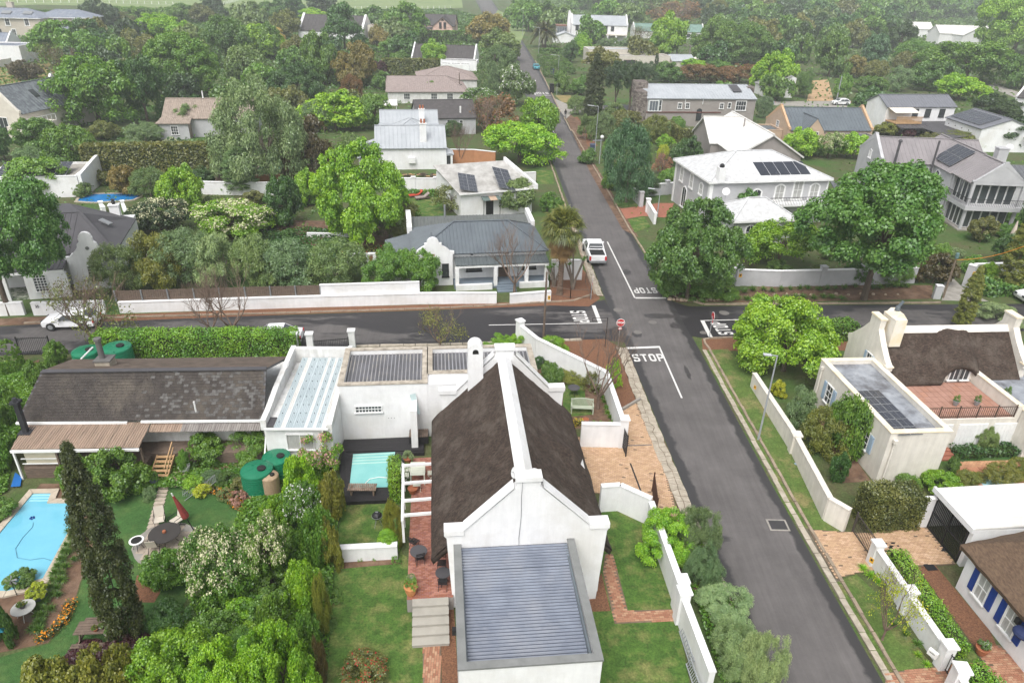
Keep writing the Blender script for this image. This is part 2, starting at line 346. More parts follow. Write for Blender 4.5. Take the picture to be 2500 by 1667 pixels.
# verges and paved fronts -------------------------------------------------------
def off(L,d,z0=0):   # shift an edge sideways
    return [(x+d,y)for x,y in L]
verge_r=[(15.2,51.6),(14.95+.55,50)]+[(x+.95,y)for x,y in [(15.7,34)]]
def brick_field(parent,pts,ms,rz,z,bw=.22,bh=.11,holes=0):
    q=[P(*v,z)for v in pts];c=sum(q,Vector())/len(q);ca,sa=math.cos(-rz),math.sin(-rz);L=[((v.x-c.x)*ca-(v.y-c.y)*sa,(v.x-c.x)*sa+(v.y-c.y)*ca)for v in q];b=MB();rg=random.Random(9)
    def ins(x,y):
        k=False
        for i in range(len(L)):
            a,e=L[i],L[i-1]
            if ((a[1]>y)!=(e[1]>y))and x<(e[0]-a[0])*(y-a[1])/(e[1]-a[1])+a[0]:k=not k
        return k
    y0,y1=min(v[1]for v in L),max(v[1]for v in L);x0,x1=min(v[0]for v in L),max(v[0]for v in L);r=0;y=y0
    while y<y1:
        x=x0-(bw/2 if r%2 else 0)
        while x<x1:
            if ins(x+bw/2,y+bh/2)and ins(x+.02,y+.02)and ins(x+bw-.02,y+bh-.02)and rg.random()>.012:
                h=z+.008+rg.uniform(0,.01);g_=.007;b.add([(x+g_,y+g_,z-.01),(x+bw-g_,y+g_,z-.01),(x+bw-g_,y+bh-g_,z-.01),(x+g_,y+bh-g_,z-.01),(x+g_,y+g_,h),(x+bw-g_,y+g_,h),(x+bw-g_,y+bh-g_,h),(x+g_,y+bh-g_,h)],[(4,5,6,7),(0,1,5,4),(1,2,6,5),(2,3,7,6),(3,0,4,7)],rg.choice([0,0,1,2]))
            x+=bw
        y+=bh;r+=1
    o=b.build('bricks',ms,parent,loc=(c.x,c.y,0),rz=rz);o['kind']='stuff'
bkA=[mat('buff_brick',(.5,.34,.21),.85,(.43,.28,.17),3),mat('pink_brick',(.44,.29,.18),.85,(.38,.24,.15),3),mat('pale_brick',(.55,.38,.26),.85,(.47,.31,.2),3)]
bkB=[mat('path_brick',(.38,.2,.125),.85,(.32,.16,.1),3),mat('path_brick_red',(.32,.145,.09),.85,(.26,.12,.075),3),mat('path_brick_pale',(.44,.27,.17),.85,(.37,.22,.14),3)]
joint=mat('brick_joint',(.2,.14,.1),.95,(.12,.09,.06),2)
def bricked(name,pts,ms,rz,z,m=None):brick_field(sheet(name,pts,joint,z),pts,ms,rz,z)
sheet('verge_grass',[Zm(2,2,1735,200),Zm(2,2,1960,190),Zm(2,2,2200,430),Zm(2,2,2170,520),(1860+5/3.647,800+680/3.647),(1860+300/3.647,800+1130/3.647),(2050,1292),Zm(3,3,720,245),Zm(3,3,400,215),Zm(3,3,300,165),(1925,1255),(1880,1155),(1800,1000),(1735,900)],verge,.02)
sheet('verge_corner',[Zm(2,2,1725,95),(2100,815),(2150,850),(1990,860),Zm(2,2,1735,200)],gravel,.016)
DP=[Zm(3,3,415,222),Zm(3,3,780,245),Zm(3,3,950,250),Zm(3,3,1290,205),Zm(3,3,1440,195),Zm(3,3,1700,525),Zm(3,3,1260,548),Zm(3,3,830,600),Zm(3,3,650,650),Zm(3,3,520,430)];brick_field(solid('driveway_paving',DP,joint,-.05,.05),DP,bkA,R(5),.05)
sheet('verge_grass',[Zm(3,3,640,690),Zm(3,3,830,612),Zm(3,3,1000,780),Zm(3,3,1500,1420),Zm(3,3,1090,1475),Zm(3,3,860,1120)],verge,.02)
sheet('garden_lawn',[Zm(3,3,1220,560),Zm(3,3,1350,552),Zm(3,3,1920,1380),Zm(3,3,1650,1420),Zm(3,3,1100,480)],lawn,.02)
sheet('gravel_strip',[Zm(3,3,1360,550),Zm(3,3,1520,535),Zm(3,3,2000,1110),Zm(3,3,2080,1290),Zm(3,3,1870,1260)],gravel,.024)
bricked('front_path',[Zm(3,3,1080,1480),Zm(3,3,1500,1420),Zm(3,3,1940,1380),Zm(3,3,1860,1265),Zm(3,3,2080,1230),Zm(3,3,2400,1500),(2550,1760),(2160,1760)],bkB,R(6),.022)
# left side of the main road, south of the crossing
sheet('chip_verge',[Zm(2,2,440,112),Zm(2,2,870,100),(1510,845),(1530,900),(1560,980),Zm(2,2,1140,640),Zm(2,2,990,750),Zm(2,2,860,480),Zm(2,2,840,360),Zm(2,2,500,240)],gravel,.012)
bricked('brick_forecourt',[Zm(2,2,985,750),Zm(2,2,1140,655),Zm(2,2,1200,780),Zm(2,2,1400,1250),Zm(2,2,1490,1568),(1685,1300),(1640,1290),(1560,1215),(1420,1200),(1390,1060),Zm(2,2,1060,1060),Zm(2,2,1050,880)],bkA,R(-4),.014)
sheet('garden_court',[Zm(2,2,250,290),Zm(2,2,500,240),Zm(2,2,840,400),Zm(2,2,1000,880),Zm(2,2,600,900),Zm(2,2,300,600)],soil,.012)
sheet('garden_lawn',[Zm(2,2,490,520),Zm(2,2,560,470),Zm(2,2,680,500),Zm(2,2,690,640),Zm(2,2,760,770),Zm(2,2,560,790),Zm(2,2,490,700)],lawn,.02)
sheet('side_lawn',[Zm(2,3,820,62),Zm(2,3,960,48),Zm(2,3,1180,160),Zm(2,3,1350,560),Zm(2,3,1480,915),Zm(2,3,1500,1020),Zm(2,3,1590,1568),(1700,1760),(1440,1760),Zm(2,3,840,1380),Zm(2,3,700,860),Zm(2,3,840,430)],lawn,.016)
sheet('soil_bed',[Zm(2,3,1380,460),Zm(2,3,1560,640),Zm(2,3,1700,900),Zm(2,3,2100,1568),(1790,1740),(1850,1740),(1860,1640),Zm(2,3,1830,560),(1690,1300),(1640,1290)],soil,.01)
sheet('chip_bed',[Zm(2,3,820,600),Zm(2,3,900,935),Zm(2,3,740,940),Zm(2,3,690,830),Zm(2,3,800,640)],gravel,.02)
bricked('side_path',[Zm(2,3,850,437),Zm(2,3,920,435),Zm(2,3,1052,930),Zm(2,3,1480,918),Zm(2,3,1497,1022),Zm(2,3,935,1048),Zm(2,3,830,600)],bkB,R(6),.02)
sheet('back_lawn',[Zm(1,3,770,0),Zm(1,3,1240,0),Zm(1,3,1300,440),Zm(1,3,1345,460),Zm(1,3,1395,1190),Zm(1,3,1478,1200),Zm(1,3,1480,1568),(1030,1760),(770,1760),Zm(1,3,640,1568),Zm(1,3,690,700),Zm(1,3,720,400)],lawn,.012)
sheet('soil_bed',[Zm(1,3,700,495),Zm(1,3,1240,465),Zm(1,3,1300,520),Zm(1,3,1000,545),Zm(1,3,720,570)],soil,.018)
bricked('back_path',[Zm(1,3,1478,1190),Zm(1,3,1640,1195),Zm(1,3,1640,1568),(1080,1760),(1033,1760)],bkB,R(92),.018)
sheet('chip_bed',[Zm(1,3,1640,1190),Zm(1,3,1700,900),Zm(1,3,1750,900),Zm(1,3,1790,1568),(1120,1760),(1080,1760)],gravel,.02)
# far left neighbour's garden
sheet('pool_lawn',[Zm(0,3,770,0),(380,1175),(600,1190),(620,1250),(560,1330),(480,1420),(400,1560),(330,1667),(250,1760),(-120,1760),(-60,1600),Zm(0,3,0,1340),Zm(0,3,440,1220),Zm(0,3,640,960),Zm(0,3,720,680),Zm(0,3,840,430)],lawn2,.012)
sheet('soil_bed',[(-60,1560),Zm(0,3,0,1300),Zm(0,3,420,1215),Zm(0,3,620,970),Zm(0,3,700,690),Zm(0,3,830,430),Zm(0,3,760,100),(160,1180),(100,1180),(-60,1350)],soil,.008)
sheet('gravel_ring',[Zm(0,3,1200,620),Zm(0,3,1410,690),Zm(0,3,1400,780),Zm(0,3,1350,860),Zm(0,3,1150,860)],gravel,.02)
sheet('garden_lawn',[Zm(1,1,1340,300),Zm(1,1,1690,295),Zm(1,1,1690,470),Zm(1,1,1000,470),Zm(1,1,1250,300)],lawn,.016)
sheet('garden_lawn',[Zm(1,1,600,660),Zm(1,1,1000,650),Zm(1,1,780,800),Zm(1,1,700,800)],lawn2,.016)
sheet('soil_bed',[Zm(1,1,200,500),Zm(1,1,1240,520),Zm(1,1,1150,780),Zm(1,1,800,800),Zm(1,1,200,640)],soil,.01)
sheet('verge_grass',[Zm(2,1,260,60),Zm(2,1,400,60),Zm(2,1,410,180),Zm(2,1,260,185)],lawn,.02)
sheet('verge_soil',[Zm(2,1,375,1000),Zm(2,1,660,930),Zm(2,1,720,1000),Zm(2,1,820,1200),Zm(2,1,720,1270),Zm(2,1,375,1260)],gravel,.012)
sheet('footway_chip',[(280,768),(700,752),(1256,738),(1345,733),(1465,725),(1440,742),(1100,755),(700,768),(280,784)],gravel,.011)
sheet('footway_soil',[(-300,800),(60,774),(280,768),(280,784),(0,795),(-300,815)],soil,.011)
sheet('garden_bed',[Zm(3,1,-500,1190),Zm(3,1,0,1090),Zm(3,1,860,1080),Zm(3,1,1520,1080),Zm(3,1,1520,1200),Zm(3,1,0,1235),Zm(2,1,1500,1230),Zm(2,1,1430,1130)],soil,.012)
sheet('driveway',[Zm(3,1,1640,960),Zm(3,1,1790,1100),Zm(3,1,1900,1170),Zm(3,1,2020,1225),Zm(3,1,1600,1215)],concrete,.012)
sheet('driveway_brick',[Zm(2,1,1000,400),Zm(2,1,1200,375),Zm(2,1,1330,350),Zm(2,1,1480,350),Zm(2,1,1420,480),Zm(2,1,1200,465),Zm(2,1,1050,490)],brickr,.014)
sheet('verge_grass',[Zm(2,1,935,310),Zm(2,1,1160,300),Zm(2,1,1170,375),Zm(2,1,985,385)],lawn,.02)
sheet('verge_grass',[Zm(2,1,1070,500),Zm(2,1,1210,465),Zm(2,1,1270,560),Zm(2,1,1130,612)],lawn,.02)
sheet('verge_soil',[(1373,265),(1420,300),(1440,380),(1470,430),(1560,580),(1520,560),(1440,420),(1400,330)],soil,.013)
sheet('junction_apron',[Zm(2,0,420,880),Zm(2,0,540,935),Zm(2,0,850,940),Zm(2,0,850,990),Zm(2,0,570,1010),Zm(2,0,520,1060),Zm(2,0,440,960)],concrete,.016)
sheet('back_lane',[Zm(2,0,850,940),Zm(2,0,1100,930),Zm(2,0,1100,985),Zm(2,0,850,1000)],asph,.014)
sheet('verge_soil',[Zm(2,0,520,1060),Zm(2,0,620,1040),Zm(2,0,800,1300),Zm(2,0,690,1310)],gravel,.012)
sheet('verge_grass',[Zm(2,0,420,850),Zm(2,0,560,850),Zm(2,0,560,920),Zm(2,0,480,910)],drygrass,.012)
# the open country beyond
sheet('pasture',[(-300,25),(100,12),(560,24),(830,26),(1130,20),(1120,-60),(-300,-60)],field,.03)
sheet('meadow',[(555,10),(610,30),(700,10),(700,-30),(540,-30)],field,.05)
sheet('dry_field',[Zm(0,0,-200,620),Zm(0,0,130,590),Zm(0,0,570,540),Zm(0,0,600,760),Zm(0,0,440,810),Zm(0,0,0,790)],drygrass,.02)
sheet('roadside_grass',[(1195,60),(1215,25),(1290,60),(1260,130)],field,.02)
sheet('garden_lawn',[Zm(1,0,1000,840),Zm(1,0,1190,830),Zm(1,0,1200,890),Zm(1,0,1050,900)],lawn,.02)
hill=[Zm(3,0,400,900),Zm(3,0,440,720),Zm(3,0,590,710),Zm(3,0,640,900)]
sheet('terraced_bank',hill,mat('sandy_terraces',(.5,.34,.2),.95,(.3,.2,.11),.9,.6,5,stretch=(.2,1.5,1)),.03)
sheet('parking_apron',[Zm(3,0,100,940),Zm(3,0,110,905),Zm(3,0,760,900),Zm(3,0,760,960)],concrete,.02)
sheet('back_street',[Zm(3,0,2050,735),Zm(3,0,2334,840),Zm(3,0,2334,900),Zm(3,0,2000,770)],concrete,.02)

# kerbs: long runs of separate stones ---------------------------------------------
def kerb_run(name,label,pts,w,h,step,m,jit=.02,z=0.):
    root=thing(name,label,'kerb');del root['category'];del root['label'];root['kind']='structure'
    pts=[Vector((p[0],p[1],0))for p in pts];variants=[]
    for v in range(5):
        b=MB();s=random.uniform(-.015,.02);b.xy([(0,-w/2),(step*.965,-w/2+s),(step*.96,w/2),(.01,w/2-s)],-.05,h*random.uniform(.9,1.1));variants.append(b.mesh('kerb_stone',m))
    for a,c in zip(pts[:-1],pts[1:]):
        d=(c-a);L=d.length;k=max(1,int(L/step));ang=math.atan2(d.y,d.x)
        for i in range(k):
            p=a+d*(i/k)
            o=inst('kerb_stone',random.choice(variants),root,(p.x+random.uniform(-jit,jit),p.y+random.uniform(-jit,jit),z),ang+random.uniform(-.02,.02));o.scale.x=(L/k)/step
    return root
kR=[(16.95,16),(16.6,22),(16.1,30),(15.95,34),(15.55,44),(15.35,50.3)]
kerb_run('kerb','',[(x+.55,y)for x,y in kR],.16,.12,.95,kerbm)
kerb_run('kerb','',[(x+.1,y)for x,y in kR],.3,.035,.95,stonem)
kerb_run('kerb','',[(15.9,50.3),(15.75,51.4),(15.8,52.0),(16.4,52.2),(22.5,53.2),(30,53.9)],.16,.12,.9,kerbm)
kerb_run('kerb','',[(14.9,60.9),(15.3,60.1),(16.2,59.8)]+[(p.x,p.y+.25)for p in (P(1720,747),P(2000,745),P(2300,743))],.18,.14,.95,kerbm)
kerb_run('kerb','',[(15,61),(14.1,70),(13.3,80),(12.75,90),(12.0,103),(11.2,116),(10,135)],.18,.12,1.1,kerbm)
kerb_run('kerb','',[(7.6,60.6),(7.2,68),(6.3,87.7),(5.1,111)],.2,.1,1.1,kerbm)
kerb_run('kerb','',[(9.8,134),(9.2,147)],.2,.12,1.2,kerbm)
kerb_run('kerb','',[(8.7,153),(6.7,200),(4.9,240)],.25,.14,2.,kerbm)
nk=[P(60,790),P(280,776),P(700,765),P(1100,752),P(1400,735)]
kerb_run('kerb','',[(p.x,p.y)for p in nk]+[(7.3,60.4)],.16,.12,.95,kerbm)
kerb_run('kerb','',[(p.x,p.y)for p in (P(870,846),P(1100,842),P(1420,830))],.3,.1,.9,stonem)
# concrete channel between asphalt and kerb on the right hand side
ch=MB()
cl=kR
for (a,b2)in zip(cl[:-1],cl[1:]):
    ch.add([(a[0]-.1,a[1],.012),(b2[0]-.1,b2[1],.012),(b2[0]+.5,b2[1],.012),(a[0]+.5,a[1],.012)],[(0,3,2,1)])
ch.build('gutter_channel',mat('mossy_gutter',(.17,.15,.11),.95,(.07,.06,.04),2.5,.5,14,stretch=(4,.6,1)),kind='structure')
# crazy paving gutter on the left hand side: irregular flat stones, each its own piece
def stone_gutter(pts,width,cell,name='stone_gutter',lim=300):
    root=thing(name,'','');del root['label'];del root['category'];root['kind']='structure'
    base=MB()
    for a,b2 in zip(pts[:-1],pts[1:]):base.add([(a[0]-width,a[1],.012),(a[0],a[1],.012),(b2[0],b2[1],.012),(b2[0]-width,b2[1],.012)],[(0,1,2,3)])
    base.build('gutter_bed',soil,root)
    rng=random.Random(5);y=pts[0][1];cols=max(2,round(width/cell));rows=int((pts[-1][1]-pts[0][1])/(cell*1.25));grid={}
    def ex(yy):
        for a,b2 in zip(pts[:-1],pts[1:]):
            if yy<=b2[1]:return a[0]+(b2[0]-a[0])*(yy-a[1])/(b2[1]-a[1])
        return pts[-1][0]
    for i in range(rows+1):
        for k in range(cols+1):
            yy=pts[0][1]+i*(pts[-1][1]-pts[0][1])/rows+rng.uniform(-.38,.38)*cell;xx=ex(yy)-width*k/cols+(rng.uniform(-.34,.34)*cell if 0<k<cols else rng.uniform(-.08,.06))
            grid[i,k]=Vector((xx,yy,0))
    n=0
    for i in range(rows):
        for k in range(cols):
            q=[grid[i,k],grid[i+1,k],grid[i+1,k+1],grid[i,k+1]];c=sum(q,Vector())/4
            if n>=lim:break
            q=[c+(p-c)*.92 for p in q];pl=[]
            for a,b2 in zip(q,q[1:]+q[:1]):pl+=[a,a+(b2-a)*.5+(a+(b2-a)*.5-c)*rng.uniform(-.06,.08)]
            z=.03+rng.uniform(0,.025);mb=MB();mb.xy([(p.x-c.x,p.y-c.y)for p in pl][::-1]if False else [(p.x-c.x,p.y-c.y)for p in pl],-.02,z)
            mb.build('stone',stonem,root,loc=(c.x,c.y,0));n+=1
stone_gutter([(11.25,19),(11.1,24),(10.45,32),(9.8,41),(9.25,50.3)],.85,.42)
for q,w_,h_ in ((Zm(2,1,1350,1355),1.6,.55),(Zm(2,1,1060,965),.5,.7),(Zm(2,1,700,1530),2.2,.35),(Zm(2,2,1600,400),.18,1.1),(Zm(2,1,1490,1440),.5,.6),(Zm(2,2,1150,60),.5,.5),(Zm(2,1,1830,1350),.35,1.0)):
    p=P(*q);mb=MB();n_=26;mb.add([(w_*math.cos(6.283*k/n_)*random.uniform(.72,1.12),h_*math.sin(6.283*k/n_)*random.uniform(.72,1.12),0)for k in range(n_)],[tuple(range(n_))]);mb.build('damp_patch',mat('wet_asphalt',(.045,.042,.043),.45,(.065,.06,.06),2),loc=(p.x,p.y,.0145),kind='structure')
stone_gutter([(8.35,60.2),(8.0,66),(7.3,76),(6.9,84)],.6,.5,lim=60)
# road markings --------------------------------------------------------------------
def text_mesh(s,size,m,ext=.0,bold=.02):
    cu=bpy.data.curves.new('text','FONT');cu.body=s;cu.size=size;cu.offset=bold;cu.align_x='CENTER';cu.align_y='CENTER';cu.extrude=ext;cu.resolution_u=3
    o=bpy.data.objects.new('text',cu);COL.objects.link(o);dg=bpy.context.evaluated_depsgraph_get();me=bpy.data.meshes.new_from_object(o.evaluated_get(dg));bpy.data.objects.remove(o)
    me.materials.clear();me.materials.append(m);return me
# block letters of the road lettering, drawn as polygons in a 1 x 1.5 cell
def letters():
    L={}
    L['T']=[[(0,1.25),(1,1.25),(1,1.5),(0,1.5)],[(.36,0),(.64,0),(.64,1.25),(.36,1.25)]]
    def ring(x0,x1,y0,y1,t,c=.22):
        o=[(x0+c,y0),(x1-c,y0),(x1,y0+c),(x1,y1-c),(x1-c,y1),(x0+c,y1),(x0,y1-c),(x0,y0+c)]
        i=[(x0+t+c*.5,y0+t),(x1-t-c*.5,y0+t),(x1-t,y0+t+c*.5),(x1-t,y1-t-c*.5),(x1-t-c*.5,y1-t),(x0+t+c*.5,y1-t),(x0+t,y1-t-c*.5),(x0+t,y0+t+c*.5)]
        return [[o[k],o[(k+1)%8],i[(k+1)%8],i[k]]for k in range(8)]
    L['O']=ring(0,1,0,1.5,.27)
    L['P']=[[(0,0),(.28,0),(.28,1.5),(0,1.5)],[(.28,1.24),(.8,1.24),(.7,1.5),(.28,1.5)],[(.28,.55),(.7,.55),(.8,.8),(.28,.8)],[(.7,.55),(1,.75),(.72,.84),(.6,.8)],[(.72,.8),(1,.75),(1,1.3),(.72,1.2)],[(.72,1.2),(1,1.3),(.75,1.5),(.6,1.24)]]
    L['S']=[[(0,0),(.8,0),(.8,.25),(0,.25)],[(0,.25),(.28,.25),(.28,.42),(0,.42)],[(.8,0),(1,.2),(1,.65),(.72,.6),(.72,.25)],[(.2,.62),(1,.62),(.8,.88),(.2,.88)],[(0,.85),(.28,.85),(.28,1.25),(0,1.3)],[(0,.85),(.2,.62),(.3,.88)],[(0,1.3),(.2,1.5),(.95,1.5),(1,1.25),(.28,1.25)],[(.72,1.1),(1,1.1),(1,1.28),(.72,1.26)]]
    return L
LT=letters()
def road_word(word,cx,cy,rz,w,h):
    root=thing('road_marking','','',(cx,cy,.022),rz);del root['label'];del root['category'];root['kind']='structure'
    n=len(word);cw=w/(n+.28*(n-1))
    for i,c in enumerate(word):
        mb=MB();kz=0
        for pl in LT[c]:
            mb.add([(x*cw+i*cw*1.28-w/2,y/1.5*h-h/2,kz)for x,y in pl],[tuple(range(len(pl)))]);kz+=.0004
        mb.build('letter',paint,root)
    return root
def line(pts,wd,z=.02):
    b=MB()
    for a,c in zip(pts[:-1],pts[1:]):
        a=Vector((*a,0));c=Vector((*c,0));d=(c-a).normalized();s=Vector((d.y,-d.x,0))*wd/2
        b.add([a-s+Vector((0,0,z)),a+s+Vector((0,0,z)),c+s+Vector((0,0,z)),c-s+Vector((0,0,z))],[(0,1,2,3)]);z+=.001
    return b.build('road_line',paint,kind='structure')
def pp(*q):return tuple(P(*q)[:2])
line([pp(*Zm(2,2,1058,183)),pp(*Zm(2,2,1350,172))],.3);line([pp(*Zm(2,2,1345,165)),pp(*Zm(2,2,1548,627))],.13,.023)
road_word('STOP',*pp(*Zm(2,2,1250,268)),R(5),2.45,1.15)
line([pp(*Zm(2,1,1135,1195)),pp(*Zm(2,1,1408,1196))],.3);line([pp(*Zm(2,1,1130,1195)),pp(*Zm(2,1,885,695))],.14,.023)
road_word('STOP',*pp(*Zm(2,1,1222,1129)),R(185),2.2,1.25)
line([pp(*Zm(2,1,762,1262)),pp(*Zm(2,1,822,1420))],.34);line([pp(*Zm(2,1,822,1419)),pp(*Zm(1,1,2090,1437))],.11,.023)
road_word('STOP',*pp(*Zm(2,1,640,1362)),R(-83),2.35,1.35)
line([pp(*Zm(2,1,1730,1395)),pp(*Zm(2,1,1805,1543))],.34);line([pp(*Zm(2,1,1735,1397)),pp(*Zm(2,1,2200,1385))],.12,.023);line([pp(*Zm(3,1,400,1378)),pp(*Zm(3,1,515,1379))],.12)
road_word('STOP',*pp(*Zm(2,1,1905,1465)),R(96),2.35,1.3)
line([pp(*Zm(2,0,245,850)),pp(*Zm(2,0,387,852))],.4);line([pp(*Zm(2,0,245,850)),pp(*Zm(2,0,200,760))],.2,.023);road_word('STOP',*pp(*Zm(2,0,300,832)),R(184),3.2,2.6)
line([pp(*Zm(2,0,355,1070)),pp(*Zm(2,0,430,1222))],.12);line([pp(*Zm(2,0,75,365)),pp(*Zm(2,0,105,366))],.4)
for q,r_ in ((Zm(2,1,980,1302),.42),(Zm(2,1,1288,1412),.36),(Zm(2,1,1925,1328),.45),(Zm(2,2,1155,42),.35),(Zm(2,2,1740,45),.3)):
    p=P(*q);b=MB();b.lathe([(r_,0),(r_,.012),(r_*.85,.012),(r_*.84,.02),(.01,.02)],n=24)
    b.build('manhole_cover',mat('cast_iron_dusty',(.16,.15,.14),.7),loc=(p.x,p.y,.012),kind='structure')
p=P(*Zm(3,3,140,186));b=MB();b.box(-.55,.55,-.45,.45,0,.02,0);b.box(-.45,.45,-.35,.35,.02,.026,1)
b.build('manhole_cover',[concrete,mat('patched_asphalt',(.05,.048,.05),.8)],loc=(p.x,p.y,.01),kind='structure')
for q,s in ((Zm(3,3,1135,385),.5),(Zm(3,3,1575,390),.25),(Zm(3,3,1475,552),.28)):
    p=P(*q,.05);MB().box(-s,s,-s*.8,s*.8,0,.012).build('drain_cover',iron,loc=(p.x,p.y,.05),rz=R(8),kind='structure')

# ================================================================ building kit
def loc(root,px,py,z):
    p=P(px,py,z)-root.location;a=-root.rotation_euler.z
    return (p.x*math.cos(a)-p.y*math.sin(a),p.x*math.sin(a)+p.y*math.cos(a),z)
def bld(name,label,a,b,z,cat='house',group=None):
    o,yaw,L=frame(a,b,z);r=thing(name,label,cat,o,yaw,group);return r,L
WIN={}
def window(root,x,y,z,w,h,face=0,cols=2,rows=2,fm=None,gm=None,arch=False,fr=.09,name='window',sill=True,shut=None):
    """a window whose lower middle sits at x,y,z; face in degrees (0 = looks to -y, 90 = +x, 180 = +y, -90 = -x)"""
    fm=fm or wframe;gm=gm or glass;key=(round(w,2),round(h,2),cols,rows,fm.name,arch,fr,sill,shut.name if shut else 0)
    if key not in WIN:
        b=MB();d=.07
        def top(t):return h+(.22*w*math.sin(math.pi*t)if arch else 0)
        b.box(-w/2-fr,-w/2,-d,.03,0,h);b.box(w/2,w/2+fr,-d,.03,0,h)
        if sill:b.box(-w/2-fr-.05,w/2+fr+.05,-d-.06,.03,-fr,0)
        else:b.box(-w/2-fr,w/2+fr,-d,.03,-fr*.6,0)
        if arch:
            N=8;o=[(-w/2-fr+(w+2*fr)*i/N,h+fr*0+(.22*w+fr)*math.sin(math.pi*i/N))for i in range(N+1)];q=[(-w/2+w*i/N,h-.001+(.22*w)*math.sin(math.pi*i/N))for i in range(N+1)]
            for i in range(N):b.xz([q[i],q[i+1],o[i+1],o[i]],-d,.03)
        else:b.box(-w/2-fr,w/2+fr,-d-.01,.03,h,h+fr)
        t=min(.045,w*.04+.012)
        for i in range(1,cols):b.box(-w/2+w*i/cols-t/2,-w/2+w*i/cols+t/2,-.035,0,0,top(i/cols)-.01)
        for i in range(1,rows):b.box(-w/2,w/2,-.04,0,h*i/rows-t/2,h*i/rows+t/2)
        g=MB()
        if arch:g.xz([(-w/2,0),(w/2,0)]+[(w/2-w*i/8,h+.22*w*math.sin(math.pi*i/8))for i in range(9)],-.012,.02)
        else:g.box(-w/2,w/2,-.012,.02,0,h)
        s=None
        if shut:
            s=MB();sw=w*.52;s.box(-sw/2,sw/2,-.05,.02,0,h);s.box(-sw/2+.05,sw/2-.05,-.06,-.05,.08,h*.48);s.box(-sw/2+.05,sw/2-.05,-.06,-.05,h*.52,h-.08);s=s.mesh('shutter',shut)
        WIN[key]=(b.mesh('window',fm),g,s)
    me,g,s=WIN[key]
    o=inst(name,me,root,(x,y,z),R(face))
    gk=key+(gm.name,)
    if gk not in WIN:WIN[gk]=g.mesh('pane',gm)
    inst('pane',WIN[gk],o)
    if s:
        for sg in (-1,1):inst('shutter',s,o,(sg*(w*.78+fr*1.2),-.01,0))
    return o
def door(root,x,y,z,w,h,face=0,m=None,fm=None):
    b=MB();b.box(-w/2-.09,-w/2,-.06,.03,0,h+.09);b.box(w/2,w/2+.09,-.06,.03,0,h+.09);b.box(-w/2,w/2,-.06,.03,h,h+.09);
    f=b.build('door',fm or wframe,root,loc=(x,y,z),rz=R(face))
    l=MB();l.box(-w/2,w/2,-.03,.02,0,h)
    for k in (.12,.55):l.box(-w/2+.1,w/2-.1,-.045,-.03,h*k,h*(k+.33))
    l.ball((w/2-.1,-.07,h*.48),.04,4,0);l.build('leaf',m or wood,f);return f
def roof_plane(mb,pts,th,m=0,rib=None,rh=.04,rw=.06,along=False,rm_=None):
    """pts: eave left, eave right, then the rest counter-clockwise from above; ribs run up the slope (or along the eave)"""
    mb.slab(pts,th,m)
    if not rib:return
    p=[Vector(q)for q in pts];ex=(p[1]-p[0]);L=ex.length;ex.normalize();nrm=(p[1]-p[0]).cross(p[2]-p[0]).normalized()
    if nrm.z<0:nrm=-nrm
    up=nrm.cross(ex);
    if up.z<0:up=-up
    q=[((v-p[0]).dot(ex),(v-p[0]).dot(up))for v in p]
    ax,bx=(1,0)if along else (0,1)
    lo=min(a[ax]for a in q);hi=max(a[ax]for a in q);s=lo+rib/2
    while s<hi-.02:
        c=[]
        for a,b2 in zip(q,q[1:]+q[:1]):
            if (a[ax]-s)*(b2[ax]-s)<0:t=(s-a[ax])/(b2[ax]-a[ax]);c.append(a[bx]+(b2[bx]-a[bx])*t)
        if len(c)>=2:
            c0,c1=min(c)+.01,max(c)-.01
            if c1-c0>.15:
                if along:A=p[0]+ex*c0+up*s;B=p[0]+ex*c1+up*s;sd=up
                else:A=p[0]+ex*s+up*c0;B=p[0]+ex*s+up*c1;sd=ex
                h=nrm*rh;a1=sd*rw
                mb.add([A-a1,A-a1*.45+h,A+a1*.45+h,A+a1,B-a1,B-a1*.45+h,B+a1*.45+h,B+a1],[(0,1,5,4),(1,2,6,5),(2,3,7,6),(0,3,2,1),(4,5,6,7)],m if rm_ is None else rm_)
        s+=rib
